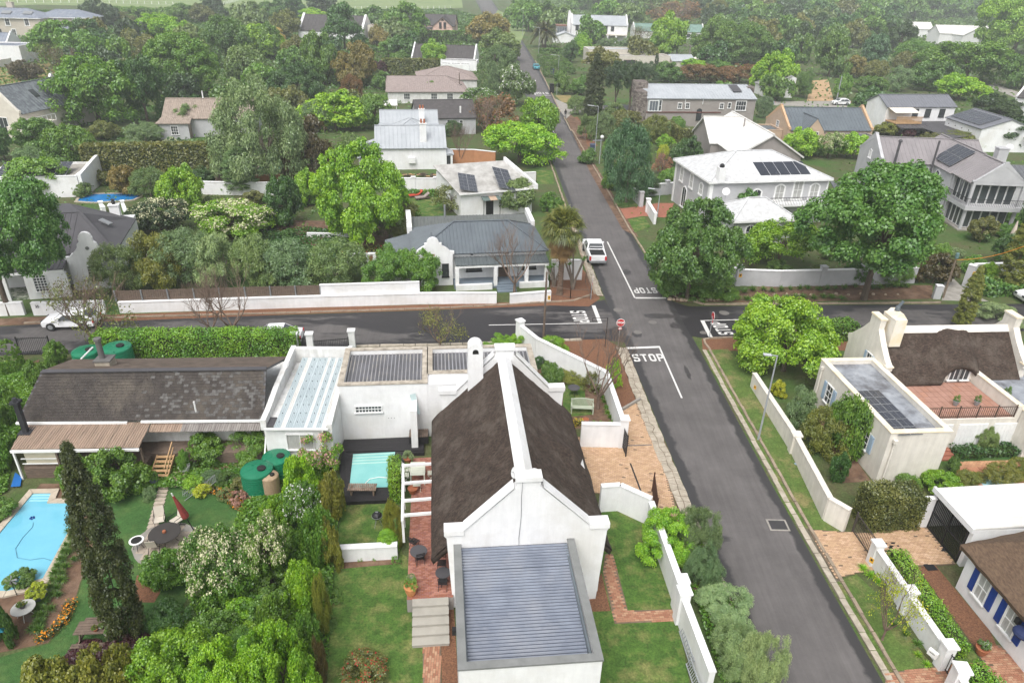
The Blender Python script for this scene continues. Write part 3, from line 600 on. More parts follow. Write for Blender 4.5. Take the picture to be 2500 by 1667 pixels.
def gable(root,x0,x1,y0,y1,ze,zr,wm,rm,axis='x',over=.3,rib=.5,th=.14,par=(0,0),pm=None,parh=.35,parw=.35,z0=0.,ridge=None,name='wall',eo=None):
    """pitched roof house block. par = raised gable walls at the low/high end of the ridge"""
    pm=pm or wm;eo=.3 if eo is None else eo
    if axis=='x':a0,a1,b0,b1=x0,x1,y0,y1;T=lambda a,b,z:(a,b,z)
    else:a0,a1,b0,b1=y0,y1,x0,x1;T=lambda a,b,z:(b,a,z)
    bm=(b0+b1)/2 if ridge is None else ridge
    w_=MB();w_.box(x0,x1,y0,y1,z0,ze-.02)
    for e,s in ((a0,1),(a1,-1)):
        A=[T(e,b0,ze-.05),T(e,b1,ze-.05),T(e,bm,zr-th-.03)];B=[T(e+s*.25,b0,ze-.05),T(e+s*.25,b1,ze-.05),T(e+s*.25,bm,zr-th-.03)]
        w_.prism(A,B)
    w_.build(name,wm,root)
    r=MB();la=a0+(parw if par[0]else -over);ha=a1-(parw if par[1]else -over);s0=(zr-ze)/(bm-b0);s1=(zr-ze)/(b1-bm)
    roof_plane(r,[T(la,b0-eo,ze-eo*s0),T(ha,b0-eo,ze-eo*s0),T(ha,bm,zr),T(la,bm,zr)],th,0,rib)
    roof_plane(r,[T(ha,b1+eo,ze-eo*s1),T(la,b1+eo,ze-eo*s1),T(la,bm,zr),T(ha,bm,zr)],th,0,rib)
    r.beam(T(la,bm,zr+.02),T(ha,bm,zr+.02),.28,.07)
    ro=r.build('roof',rm,root)
    for k,(e,s)in enumerate(((a0,1),(a1,-1))):
        if par[k]:
            g=MB();pr=[(b0-.15,ze-.1),(b0-.15,ze+parh*.9),(b0+.2,ze+parh),(bm-.25,zr+parh),(bm-.25,zr+parh+.15),(bm+.25,zr+parh+.15),(bm+.25,zr+parh),(b1-.2,ze+parh),(b1+.15,ze+parh*.9),(b1+.15,ze-.1),(bm,zr-th-.1)]
            o_=e-s*.03
            A=[T(o_,b,z)for b,z in pr];B=[T(e+s*parw,b,z)for b,z in pr];g.prism(A,B);g.build('gable_parapet',pm,root)
    return ro
def hip(root,x0,x1,y0,y1,ze,zr,wm,rm,ra=None,rb=None,over=.35,rib=.5,th=.12,z0=0.,walls=True,fascia=None):
    if walls:MB().box(x0,x1,y0,y1,z0,ze-.02).build('wall',wm,root)
    X0,X1,Y0,Y1=x0-over,x1+over,y0-over,y1+over
    if ra is None:
        d=min(X1-X0,Y1-Y0)/2
        if X1-X0>Y1-Y0:ra,rb=(X0+d,(Y0+Y1)/2),(X1-d,(Y0+Y1)/2)
        else:ra,rb=((X0+X1)/2,Y0+d),((X0+X1)/2,Y1-d)
    r=MB();A=(*ra,zr);B=(*rb,zr);c=[(X0,Y0,ze),(X1,Y0,ze),(X1,Y1,ze),(X0,Y1,ze)]
    if (X1-X0)>=(Y1-Y0):pl=[[c[0],c[1],B,A],[c[1],c[2],B],[c[2],c[3],A,B],[c[3],c[0],A]]
    else:pl=[[c[0],c[1],A],[c[1],c[2],B,A],[c[2],c[3],B],[c[3],c[0],A,B]]
    for q in pl:
        if len(q)==4 and (Vector(q[2])-Vector(q[3])).length<.05:q=q[:3]
        roof_plane(r,q,th,0,rib)
    for a,b2 in ((c[0],A),(c[1],B if X1-X0>=Y1-Y0 else A),(c[2],B),(c[3],A if X1-X0>=Y1-Y0 else B),(A,B)):
        if (Vector(a)-Vector(b2)).length>.1:r.beam(Vector(a)+Vector((0,0,.03)),Vector(b2)+Vector((0,0,.03)),.22,.07)
    ro=r.build('roof',rm,root)
    if fascia:
        f=MB()
        for a,b2 in zip(c,c[1:]+c[:1]):f.beam((a[0],a[1],ze-.12),(b2[0],b2[1],ze-.12),.14,.2)
        f.build('fascia',fascia,root)
    return ro
def flat(root,x0,x1,y0,y1,h,wm,rm,par=.35,pw=.25,cap=None,z0=0.,rib=.35,along=False,name='wall',rooff=None):
    ro=rooff if rooff is not None else par
    MB().box(x0,x1,y0,y1,z0,h-ro-.03).build(name,wm,root)
    b=MB();e=.003
    for q in ((x0,x1,y0,y0+pw),(x0,x1,y1-pw,y1),(x0,x0+pw,y0+pw,y1-pw),(x1-pw,x1,y0+pw,y1-pw)):b.box(q[0],q[1],q[2],q[3],h-ro-.03,h)
    b.build('parapet',wm,root)
    c=MB();k=.04
    for q in ((x0-k,x1+k,y0-k,y0+pw+.02),(x0-k,x1+k,y1-pw-.02,y1+k),(x0-k,x0+pw+.02,y0+pw+.02,y1-pw-.02),(x1-pw-.02,x1+k,y0+pw+.02,y1-pw-.02)):c.box(q[0],q[1],q[2],q[3],h,h+.07)
    c.build('coping',cap or wm,root)
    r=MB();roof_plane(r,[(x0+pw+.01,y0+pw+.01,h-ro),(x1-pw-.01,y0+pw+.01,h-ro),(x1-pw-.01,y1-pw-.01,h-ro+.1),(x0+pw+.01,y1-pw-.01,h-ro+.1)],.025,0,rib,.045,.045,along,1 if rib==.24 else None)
    return r.build('roof',[mat('grey_valley_shade',(.12,.12,.13),.7,(.08,.08,.085),1),rm]if rib==.24 else rm,root)  # close ribs: sheet under them coloured dark as painted shade between ribs
def chimney(root,x,y,z0,z1,w,d,m=None,pots=0,top=.12):
    b=MB();b.box(x-w/2,x+w/2,y-d/2,y+d/2,z0,z1);b.box(x-w/2-.07,x+w/2+.07,y-d/2-.07,y+d/2+.07,z1,z1+top);c=b.build('chimney',m or white,root)
    for i in range(pots):
        q=MB();q.lathe([(.13,0),(.16,.1),(.13,.5),(.16,.55)],n=10);q.build('chimney_pot',terra,c,loc=(x+(i-(pots-1)/2)*.45,y,z1+top))
    return c
PVK={}
def solar(root,p0,ex,ey,nx,ny,pw,ph,gap=.03,m=None,lift=.12):
    """grid of separate panels on a roof plane; p0 lower left, ex/ey unit directions"""
    p0=Vector(p0);ex=Vector(ex).normalized();ey=Vector(ey).normalized();nz=ex.cross(ey);k=(round(pw,2),round(ph,2),(m or pv).name)
    if nz.z<0:nz=-nz
    if k not in PVK:
        b=MB();b.box(0,pw,0,ph,0,.03,0);cell=MB()
        nu,nv=max(2,round(pw/.16)),max(2,round(ph/.16));
        b.box(.03,pw-.03,.03,ph-.03,.03,.036,1)
        for i in range(1,nv):b.box(.03,pw-.03,.03+(ph-.06)*i/nv-.004,.03+(ph-.06)*i/nv+.004,.036,.038,0)
        b.box(pw/2-.006,pw/2+.006,.03,ph-.03,.036,.0385,0)
        PVK[k]=b.mesh('solar_panel',[galv if not m else m,pv if not m else m])
    for i in range(nx):
        for jj in range(ny):
            o=inst('solar_panel',PVK[k],root);q=p0+ex*(i*(pw+gap))+ey*(jj*(ph+gap))+nz*lift
            o.matrix_local=Matrix(((ex.x,ey.x,nz.x,q.x),(ex.y,ey.y,nz.y,q.y),(ex.z,ey.z,nz.z,q.z),(0,0,0,1)))
def wall_run(name,label,pts,th,h,m,cat='wall',capm=None,piers=None,px=True,z=0.,pierh=.35,pierw=.5,capw=.08):
    """free standing garden wall through ground pixels, coping and piers as parts"""
    q=[P(x,y)for x,y in pts]if px else [Vector((x,y,0))for x,y in pts]
    hs=h if isinstance(h,(list,tuple))else [h]*len(q)
    root=thing(name,label,cat,q[0]);o=q[0];b=MB();c=MB()
    for i in range(len(q)-1):
        a,e=q[i]-o,q[i+1]-o;d=(e-a).normalized();s=Vector((-d.y,d.x,0));
        A=[a-s*th/2,e-s*th/2,e+s*th/2,a+s*th/2];hh=[hs[i],hs[i+1],hs[i+1],hs[i]]
        b.prism([Vector((v.x,v.y,0))for v in A],[Vector((v.x,v.y,k))for v,k in zip(A,hh)])
        A=[a-s*(th/2+capw/2),e-s*(th/2+capw/2),e+s*(th/2+capw/2),a+s*(th/2+capw/2)]
        c.prism([Vector((v.x,v.y,k+.003))for v,k in zip(A,hh)],[Vector((v.x,v.y,k+.075))for v,k in zip(A,hh)])
    b.build('wall_panel',m,root);c.build('coping',capm or m,root)
    for i in (piers or []):
        if isinstance(i,float):k=int(i);v=q[k]+(q[k+1]-q[k])*(i-k);hh=hs[k]
        else:v=q[i];k=min(i,len(q)-2);hh=hs[i]
        v=v-o;d=(q[k+1]-q[k]);p_=MB();w2=pierw/2;p_.box(-w2,w2,-w2,w2,0,hh+pierh);p_.box(-w2-.06,w2+.06,-w2-.06,w2+.06,hh+pierh,hh+pierh+.1)
        p_.build('pier',m,root,loc=(v.x,v.y,0),rz=math.atan2(d.y,d.x))
    return root

# ================================================================ the big thatched house in front
root=thing('thatched_house','large white gabled house with dark thatch and white ridge band on the corner plot','house',(-2.41,23.78,0),R(6.3))
MH=root
zr,ze,xr=7.0,2.8,3.3
b=MB();b.box(0,7.02,.45,11.7,0,2.75);b.build('wall',white,root)
def capegable(y0,y1,xs0,xs1,sx0,sx1,nm):
    g=MB();pr=[(xs0+.32,0),(xs1-.25,0),(xs1-.06,4.35),(xs1,4.45),(xs1,4.72),(sx1,4.72),(xr+.62,7.0),(xr+.55,7.05),(xr+.55,7.5),(xr-.5,7.5),(xr-.5,7.05),(xr-.55,7.0),(sx0,4.72),(xs0,4.72),(xs0,4.45),(xs0+.08,4.35)]
    g.xz(pr,y0,y1);o=g.build(nm,white,root)
    c=MB()   # white bands proud of the face along the slopes and cap
    for a,e in (((xr-.62,7.07),(sx0,4.79)),((sx1,4.79),(xr+.68,7.07))):c.xz([a,e,(e[0],e[1]-.0),(a[0],a[1]-.0)][:2]+[(e[0],e[1]+.09),(a[0],a[1]+.09)],y0-.07,y1+.05)
    c.box(xs0-.03,sx0+.02,y0-.07,y1+.05,4.55,4.82);c.box(sx1-.02,xs1+.03,y0-.07,y1+.05,4.55,4.82);c.box(xr-.56,xr+.61,y0-.07,y1+.05,7.4,7.62)
    c.build('coping',white,o);return o
capegable(0,.45,-.34,7.08,.5,6.2,'front_gable');capegable(11.7,12.1,-.5,6.95,.5,6.0,'rear_gable')
# thatch: a thick, slightly uneven slope with a rounded lower edge
def thatch_slope(root,xe,xr,y0,y1,ze,zr,m,th=.34,bump=None,nx=26,ny=44,seed=1,flip=False):
    rng=np.random.RandomState(seed);b=MB();s=1 if xe>xr else -1;idx={}
    ph=rng.rand(6)*6
    for i in range(nx+1):
        for k in range(ny+1):
            t=i/nx;y=y0+(y1-y0)*k/ny;x=xe+(xr-xe)*t;z=ze+(zr-ze)*t
            d=.014*math.sin(y*2.3+ph[0]+t*3)+.012*math.sin(y*5.1+ph[1]-t*5)+.012*math.sin(x*7+ph[2]+y*1.3)+rng.uniform(-.012,.012)
            if bump:d+=bump(x,y)
            idx[i,k]=len(b.v);b.v.append((x+d*.5*s,y,z+d*.7+(-.1*(1-t*8)**2 if t<.125 else 0)))
    for i in range(nx):
        for k in range(ny):
            q=(idx[i,k],idx[i,k+1],idx[i+1,k+1],idx[i+1,k]);b.f.append(q if s>0 else q[::-1]);b.m.append(0)
    n0=len(b.v)      # underside and edges
    dx,dz=-(zr-ze),abs(xr-xe);L=math.hypot(dx,dz);ox,oz=(-.5*s*th,-.87*th)
    e=[b.v[idx[0,k]]for k in range(ny+1)]
    for p in e:b.v.append((p[0]-.12*s,p[1],p[2]-th))
    for k in range(ny):q=(idx[0,k],n0+k,n0+k+1,idx[0,k+1]);b.f.append(q if s>0 else q[::-1]);b.m.append(0)
    b.prism([(xe-.14*s,y0+.02,ze-th-.02),(xe-.14*s,y1-.02,ze-th-.02),(xr,y1-.02,zr-th),(xr,y0+.02,zr-th)],[(xe-.02*s,y0+.02,ze-.16),(xe-.02*s,y1-.02,ze-.16),(xr,y1-.02,zr-.1),(xr,y0+.02,zr-.1)])
    return b.build('thatch_slope',m,root,smooth=True)
thatch_slope(root,-1.0,xr,.42,11.72,ze,zr,thatch,seed=2)
def eyebrow(x,y):
    r=((y-5.9)/.9)**2;return max(0,.55*math.exp(-r)*(1-abs(x-6.2)/1.5))if abs(x-6.2)<1.5 else 0
thatch_slope(root,7.5,xr,.42,11.9,ze,zr-.02,thatch,bump=eyebrow,seed=5)
b=MB();b.xz([(6.75,3.35),(7.15,3.35),(6.95,4.1)],5.55,5.62);b.build('dormer_gablet',white,root)
b=MB()
for i in range(24):
    y0=.4+i*.475;w0=w1=.4
    b.add([(xr-w0,y0,zr-.28),(xr-w1,y0+.475,zr-.28),(xr,y0+.475,zr+.13),(xr,y0,zr+.13)],[(0,3,2,1)]);b.add([(xr,y0,zr+.13),(xr,y0+.475,zr+.13),(xr+w1,y0+.475,zr-.28),(xr+w0,y0,zr-.28)],[(0,3,2,1)])
b.build('ridge_band',white,root)
# arched chimney on the rear left shoulder
b=MB();cx=1.62;pr=[(cx-.45,4.7),(cx+.45,4.7),(cx+.43,7.6)]+[(cx+.43*math.cos(math.pi*i/10),7.6+.43*math.sin(math.pi*i/10))for i in range(1,10)]+[(cx-.43,7.6)]
b.xz(pr,11.35,12.2);c=b.build('chimney',white,root)
b=MB();b.xz([(cx-.17,7.38),(cx+.17,7.38),(cx+.17,7.5)]+[(cx+.17*math.cos(math.pi*i/6),7.5+.17*math.sin(math.pi*i/6))for i in range(1,6)]+[(cx-.17,7.5)],11.335,11.4);b.build('flue_opening',mat('soot',(.012,.011,.01),.9),c)
b=MB();b.tube([(xr-.25,-.06,7.38),(xr-.28,-.03,6.6),(xr-.25,-.03,5.5),(xr-.32,-.03,4.2),(xr-.3,-.03,3.55),(xr+1,-.03,3.5)],.012,5);b.build('cable',galv,root)
def dish(name,label,world,r=.3,rz=0.,tilt=50,mast=.5,m=None):
    t=thing(name,label,'satellite dish',world,rz)
    b=MB();b.tube([(0,0,0),(0,0,mast)],.025,6);b.build('mast',galv,t)
    b=MB();b.lathe([(r,.1),(r*.7,.04),(r*.3,.008),(.01,0)][::-1],n=18);b.lathe([(r,.105),(.02,.02)],n=18)if False else None
    o=b.build('reflector',m or mat('dish_grey',(.6,.6,.6),.5),t,loc=(0,-.05,mast));o.rotation_euler=(R(tilt),0,0)
    b=MB();b.tube([(0,-.05,mast-.05),(0,-.32,mast+.15)],.012,5);b.build('feed_arm',galv,t)
    return t
def wl(root,x,y,z):
    a=root.rotation_euler.z;return Vector((x*math.cos(a)-y*math.sin(a),x*math.sin(a)+y*math.cos(a),z))+root.location
dish('satellite_dish','small white dish on the left of the thatched ridge, by the front gable cap',wl(root,xr-.38,.75,6.75),.27,R(-60),60,.55)
dish('satellite_dish','small white dish on the right of the thatched ridge, by the front gable cap',wl(root,xr+.38,.75,6.75),.24,R(-10),60,.5)
# front wing with blue-grey corrugated roof and grey parapet
b=MB();b.box(.08,5.49,-6.39,-.003,0,3.4);b.build('wing_wall',white,root)
b=MB()
for q in ((.08,5.49,-6.39,-6.12),(.08,.35,-6.12,-.003),(5.22,5.49,-6.12,-.003)):b.box(q[0],q[1],q[2],q[3],3.4,3.92)
b.build('wing_parapet',white,root)
b=MB()
for q in ((.04,5.53,-6.43,-6.1),(.04,.38,-6.1,-.003),(5.19,5.53,-6.1,-.003)):b.box(q[0],q[1],q[2],q[3],3.92,4.0)
b.build('wing_coping',capgrey,root)
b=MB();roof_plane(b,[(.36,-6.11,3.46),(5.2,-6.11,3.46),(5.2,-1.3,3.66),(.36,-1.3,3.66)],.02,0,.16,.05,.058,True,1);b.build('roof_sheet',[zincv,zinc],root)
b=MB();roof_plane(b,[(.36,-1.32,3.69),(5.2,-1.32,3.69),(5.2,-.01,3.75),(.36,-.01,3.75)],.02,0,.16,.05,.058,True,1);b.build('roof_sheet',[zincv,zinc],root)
MB().box(.37,.44,-6.09,-.05,3.45,3.72).build('flashing',zincd,root);MB().box(5.08,5.18,-6.09,-.05,3.5,3.76).build('flashing',zincd,root)
b=MB();b.box(-.12,-.002+.08,-3.5,-3.3,2.3,2.6);b.build('junction_box',iron,root)
# patio of separate red bricks, retaining edge and steps
pz=.85
pa=[loc(root,993,1463,pz),loc(root,1094,1458,pz),(0,.3,pz),(0,11.0,pz),loc(root,*Zm(1,2,1330,1120),pz)]
px0=pa[0][0]
b=MB();b.box(px0,-.003,pa[0][1]+.002,10.6,0,pz-.03);b.build('patio_base',greyd,root)
xmax=-.01;b=MB();bw,bh=.21,.1
y=pa[0][1]
row=0
while y<10.55:
    x=px0+(0 if row%2 else -bw/2)
    while x<xmax-.02:
        a0,a1=max(px0,x)+.006,min(x+bw,xmax)-.006
        if a1-a0>.04:
            h=pz+random.uniform(-.006,.006);v=[(a0,y+.005,h),(a1,y+.005,h),(a1,y+bh-.005,h),(a0,y+bh-.005,h)];lo=[(q[0],q[1],pz-.032)for q in v]
            b.add(lo+v,[(4,5,6,7),(0,1,5,4),(1,2,6,5),(2,3,7,6),(3,0,4,7)],random.randint(0,2))
        x+=bw
    y+=bh;row+=1
o=b.build('patio_bricks',[brickr,mat('brick_pink',(.4,.19,.14),.85,(.33,.15,.11),5),mat('brick_dusky',(.3,.13,.1),.85,(.24,.1,.08),5)],root);o['kind']='stuff'
s0=loc(root,*Zm(1,3,1392,850),pz);s1=loc(root,*Zm(1,3,1700,830),pz);sy=pa[0][1]
for i in range(5):
    b=MB();z=pz-.03-i*.165;b.box(s0[0],s1[0]-.02*i*0,sy-(i+1)*.4,sy-i*.4-.002,max(0,z-.4)if i<4 else 0,z);b.box(s0[0]-.02,s1[0]+.02,sy-(i+1)*.4-.03,sy-i*.4-.004,z,z+.045);b.build('step',stepm,root)
for k in range(5):      # pergola rafters over the patio
    z=2.6;pe=[Zm(1,2,1325,1225),Zm(1,2,1325,1380),Zm(1,2,1325,1535),Zm(1,3,1290,90)][min(k,3)]
PG=thing('pergola','white timber pergola with four rafters leaning off the thatched house over the brick patio','pergola',root.location,root.rotation_euler.z)
ys=[loc(root,*q,2.55)for q in (Zm(1,2,1325,1228),Zm(1,2,1325,1385),Zm(1,2,1325,1540),Zm(1,3,1300,100))]
for q in ys:MB().beam((q[0],q[1],2.55),(-.3,q[1]+.05,2.6),.11,.14).build('rafter',wframe,PG)
MB().beam((ys[0][0],ys[0][1]+.3,2.43),(ys[-1][0],ys[-1][1]-.3,2.43),.12,.13).build('beam',wframe,PG)
for q in (ys[0],ys[1],ys[2],ys[3]):MB().box(q[0]-.06,q[0]+.06,q[1]-.06,q[1]+.06,.8,2.38).build('post',wframe,PG)

# ---- white flat roofed link house behind
root,L=bld('flat_roof_house','white flat-roofed wing with long grey corrugated roof and one strip window, beyond the small pool',(839,1073),(997,1067),0)
LK=root
flat(root,0,5.4,-.6+.6,4.7,4.0,white,mat('grey_corrugated',(.29,.29,.31),.6,(.2,.2,.21),.8,stretch=(1,.3,1),c3=(.33,.31,.28),scale3=.9),.45,.3,stained,rib=.24,rooff=.4)
flat(root,5.42,12.4,1.12,4.66,4.0,white,MATS['grey_corrugated'],.45,.3,stained,rib=.24,rooff=.4)
MB().box(5.2,8.4,.02,1.1,0,3.9).build('link_wall',white,root)
window(root,1.72,0,2.05,1.55,.42,0,8,2,fr=.06)
MB().box(4.35,4.75,-1.55,-.02,0,3.0).build('buttress',white,root)
for k in range(3):MB().box(2.9+k*.18,2.93+k*.18,-.012,0,1.5,1.55).build('vent',iron,root)
MB().beam((4.5,-.15,3.35),(4.75,-.7,2.2),.35,.05).build('awning',mat('pale_aqua_sheet',(.42,.52,.52),.5),root)
# ---- annex with sheeted roof
root,L=bld('sheet_roof_annex','white annex with striped pale blue roof sheets and a satellite dish',(648,1033),(802,1033),3.2)
b=MB();b.box(-.15,3.75,.02,7.9,0,2.75);b.build('wall',white,root)
b=MB();b.yz([(0,2.7),(8.0,2.7),(8.0,4.0),(7.4,4.0),(1.2,3.3),(0,3.1)],3.5,3.78);b.yz([(0,2.7),(8.0,2.7),(8.0,4.0),(7.4,4.0),(3.2,3.75),(1.2,3.45),(0,3.4)],-.3,.02);b.box(.02,3.5,7.6,7.95,2.7,3.95);b.build('parapet',white2,root)
shm=mat('pale_blue_sheet',(.42,.48,.5),.45,(.36,.42,.44),1.2,spec=.4)
for k,(xa,xb,m)in enumerate(((.45,.85,shm),(.85,1.1,whiteroof),(1.1,1.55,shm),(1.55,1.85,shm),(1.85,2.2,shm),(2.2,2.35,whiteroof),(2.35,2.7,shm),(2.7,2.85,whiteroof),(2.85,3.2,shm),(3.2,3.48,whiteroof))):
    b=MB();roof_plane(b,[(xa,-.12,2.95),(xb,-.12,2.95),(xb,7.55,3.3),(xa,7.55,3.3)],.02,0,.1,.03,.03);b.build('roof_sheet',m,root)
    if m is shm:
        b=MB()
        for r_ in range(9):b.box((xa+xb)/2-.018,(xa+xb)/2+.018,.4+r_*.85,.44+r_*.85,3.0+r_*.04,3.05+r_*.04)
        b.build('roof_bolts',iron,root)['kind']='stuff'
MB().box(.02,.45,.0,7.5,2.85,2.95).build('roof_gutter',white2,root)
MB().box(.03,.42,-.05,.9,2.96,3.02).build('lead_patch',charc,root)
MB().box(-.1,3.6,-.22,-.12,2.85,2.95).build('fascia',wframe,root)
b=MB();b.tube([(3.25,-.18,2.85),(3.25,-.1,1.6)],.045,6);b.build('downpipe',wframe,root)
window(root,1.85,.02,1.35,1.5,1.05,0,2,1,fr=.06,gm=curtain)
pp_=P(*Zm(1,2,300,365),3.6);dish('satellite_dish','round mesh dish on the corner of the striped-roof annex',(pp_.x,pp_.y,3.0),.42,R(-70),50,.7)
# ---- long slate roofed house
root,L=bld('slate_roof_house','long low house with dark lichened slate roof and corrugated verandah',(41,1029),(645,1022),2.6)
ze,zr_=2.6,5.0;y_r,y_b=1.85+.9,7.4
y_r=loc(root,400,898,zr_)[1]
b=MB();b.box(1.2,14.3,.4,7.0,-.2,2.55);b.build('wall',white2,root)
rb=MB();E0,E1=(0,0,ze),(L,0,ze);R0=loc(root,101,906,zr_);R1=loc(root,672,899,zr_);B0=loc(root,175,878,3.6);B1=loc(root,704,871,3.6)
R1=(L,R1[1],zr_);
rb.slab([E0,E1,R1,R0],.12);rb.slab([R0,R1,B1,B0],.12);rb.beam(R0,R1,.35,.06)
rb.prism([E0,(R0[0],R0[1],ze),B0],[(E0[0]+.1,.1,ze),(R0[0]+.1,R0[1],zr_-.1),(B0[0]+.2,B0[1],B0[2]-.05)])if False else None
ro=rb.build('roof',charc,root)
sm=[]
for k in range(1):pass
b=MB();nrows=17;v0=Vector(E0);v1=Vector(E1);r0=Vector(R0);r1=Vector(R1);nrm=(v1-v0).cross(r1-v0).normalized()
for i in range(nrows):
    t0,t1=i/nrows,(i+1.12)/nrows;A=v0.lerp(r0,t0);B=v1.lerp(r1,t0);C=v0.lerp(r0,min(1,t1));D=v1.lerp(r1,min(1,t1));n=int((B-A).length/.27);of=.5*(i%2)
    for k in range(n):
        a,c=(k+of)/n,(k+of+.96)/n
        if c>1:continue
        ta=nrm*(.028+random.uniform(0,.012));q=[A.lerp(B,a)+ta,A.lerp(B,c)+ta,C.lerp(D,c)+nrm*.006,C.lerp(D,a)+nrm*.006]
        lich=a>.45 and random.random()<.42*math.sin(min(1,(a-.4)/.4)*1.57)*(1-abs(t0-.55));o=len(b.v)
        b.add(q+[A.lerp(B,a),A.lerp(B,c)],[(0,1,2,3),(4,5,1,0)],1 if lich else 0)
o=b.build('roof_slates',[slate,slateb],ro);o['kind']='stuff'
b=MB();r0=Vector(R0);B0v=Vector(B0);r1=Vector(R1);B1v=Vector(B1);nrm=(r1-r0).cross(B1v-r0).normalized();nrm=nrm if nrm.z>0 else -nrm
for i in range(12):
    A=r0.lerp(B0v,(i+1)/12);B=r1.lerp(B1v,(i+1)/12);C=r0.lerp(B0v,i/12);D=r1.lerp(B1v,i/12);n=60
    for k in range(n):
        a,c=k/n,(k+.96)/n;ta=nrm*.03
        b.add([A.lerp(B,a)+ta,A.lerp(B,c)+ta,C.lerp(D,c)+nrm*.006,C.lerp(D,a)+nrm*.006],[(3,2,1,0)if False else (0,1,2,3)])
o=b.build('roof_slates',mat('slate_brown',(.13,.1,.08),.85,(.08,.062,.05),1.5,.2),ro);o['kind']='stuff'
b=MB();b.beam((0,-.1,2.55),(6.3,-.1,2.5),.13,.12);b.build('gutter',wframe,root);b=MB();b.beam((7.1,-.1,2.55),(14.2,-.1,2.52),.13,.12);b.build('gutter',wframe,root)
q=loc(root,*Zm(0,2,945,335),4.4);c=MB();c.box(q[0]-.45,q[0]+.45,q[1]-.4,q[1]+.4,4.0,4.85);c=c.build('chimney',stonem,root)
b=MB();b.box(q[0]-.5,q[0]+.5,q[1]-.45,q[1]+.45,4.85,4.93);b.lathe([(.17,4.93),(.17,6.1),(.22,6.12),(.22,6.3),(.1,6.32)],q[0]-.1,q[1],12);b.build('flue',mat('flue_grey',(.13,.125,.12),.6),c)
b=MB();q2=loc(root,*Zm(0,2,900,290),4.2);b.tube([(q2[0],q2[1]+.2,4.1),(q2[0]-.05,q2[1]+.2,5.3)],.09,8);b.build('vent_pipe',wframe,root)
q=loc(root,*Zm(0,2,1745,745),3.3);b=MB();b.tube([q,(q[0],q[1],4.0)],.05,7);b.build('vent_pipe',wframe,root)
# verandahs
corr=mat('rusty_fibre_sheet',(.34,.25,.19),.85,(.23,.17,.13),1.3,.2,stretch=(2.5,.3,1));corr2=mat('grey_fibre_sheet',(.28,.26,.24),.85,(.18,.16,.15),1.3,.2,stretch=(3,.3,1))
vL=loc(root,*Zm(0,2,230,850),2.45);vR=loc(root,*Zm(0,2,1345,840),2.45);wL=loc(root,*Zm(0,2,95,1082),2.2);wR=loc(root,*Zm(0,2,1240,1065),2.2)
for k in range(8):
    a,c=k/8,(k+1)/8-.003;V=lambda t:Vector(vL).lerp(Vector(vR),t);W=lambda t:Vector(wL).lerp(Vector(wR),t)
    b=MB();roof_plane(b,[W(a),W(c),V(c),V(a)],.02,0,.14,.035,.045);b.build('verandah_sheet',corr,root)
uL=loc(root,*Zm(0,2,1350,842),2.42);uR=(14.1,uL[1],2.42);tL=loc(root,*Zm(0,2,1330,928),2.2)
for k in range(7):
    xa=uL[0]+(uR[0]-uL[0])*k/7;xb=uL[0]+(uR[0]-uL[0])*(k+1)/7-.01;b=MB();roof_plane(b,[(xa,tL[1],2.2),(xb,tL[1],2.2),(xb,uL[1],2.42),(xa,uL[1],2.42)],.02,0,.14,.035,.045);b.build('verandah_sheet',corr if k<2 else corr2,root)
b=MB();b.beam((wL[0],wL[1]-.08,2.1),(wR[0],wR[1]-.08,2.1),.1,.14);b.build('verandah_gutter',wframe,root)
gz=-.1
for t in (0,.33,.66,1):x=wL[0]+(wR[0]-wL[0])*t;b=MB();b.box(x-.05,x+.05,wL[1]+.05,wL[1]+.15,gz,2.05);b.build('verandah_post',wframe if t==0 else wood,root)
b=MB();b.box(wL[0]+.15,wR[0]-.1,wL[1]+.25,.4,0,.75);b.build('verandah_floor',wood,root)
for k in range(6):MB().box(wL[0]+.2,wR[0]-.5,wL[1]+.16+.01*(k%2),wL[1]+.25,.02+k*.12,.12+k*.12).build('plank',wood,root)
MB().box(wL[0]+.35,wL[0]+2.2,wL[1]+.35,wL[1]+.4,.95,2.0).build('canvas_blind',mat('cream_canvas',(.6,.55,.42),.8),root)
for z in (1.0,1.35):MB().box(wL[0]+.2,wL[0]+3.6,wL[1]+.18,wL[1]+.23,z,z+.05).build('rail',wframe,root)
fx0,fx1=loc(root,*Zm(0,2,210,930),2.3)[0],0
b=MB();q=loc(root,*Zm(0,2,235,930),2.35);b.box(q[0]-.35,q[0]+.35,q[1]-.3,q[1]+.5,2.3,2.42);b.box(q[0]-.13,q[0]+.13,q[1]-.13,q[1]+.13,2.4,4.35);b.box(q[0]-.24,q[0]+.24,q[1]-.24,q[1]+.24,4.35,4.5);b.lathe([(.2,4.5),(.12,4.7)],q[0],q[1],4);b.build('flue',mat('dark_flue',(.035,.035,.04),.5),root)
ST=loc(root,*Zm(0,2,1480,1120),.8)
MB().box(ST[0]-.9,14.0,ST[1]+.02,.38,0,.8).build('porch_floor',wood,root)
for i in range(6):MB().box(ST[0]-.5,ST[0]+.45,ST[1]-.28*(i+1),ST[1]-.28*i-.07,.68-i*.125,.73-i*.125).build('stair_tread',woodn,root)
for s in (-.52,.47):MB().beam((ST[0]+s,ST[1],.68),(ST[0]+s,ST[1]-1.75,0),.05,.2).build('stair_stringer',woodn,root)
for hh in (.45,.85):MB().beam((ST[0]+.5,ST[1],.8+hh),(ST[0]+.5,ST[1]-1.6,.1+hh),.05,.09).build('handrail',woodn,root)
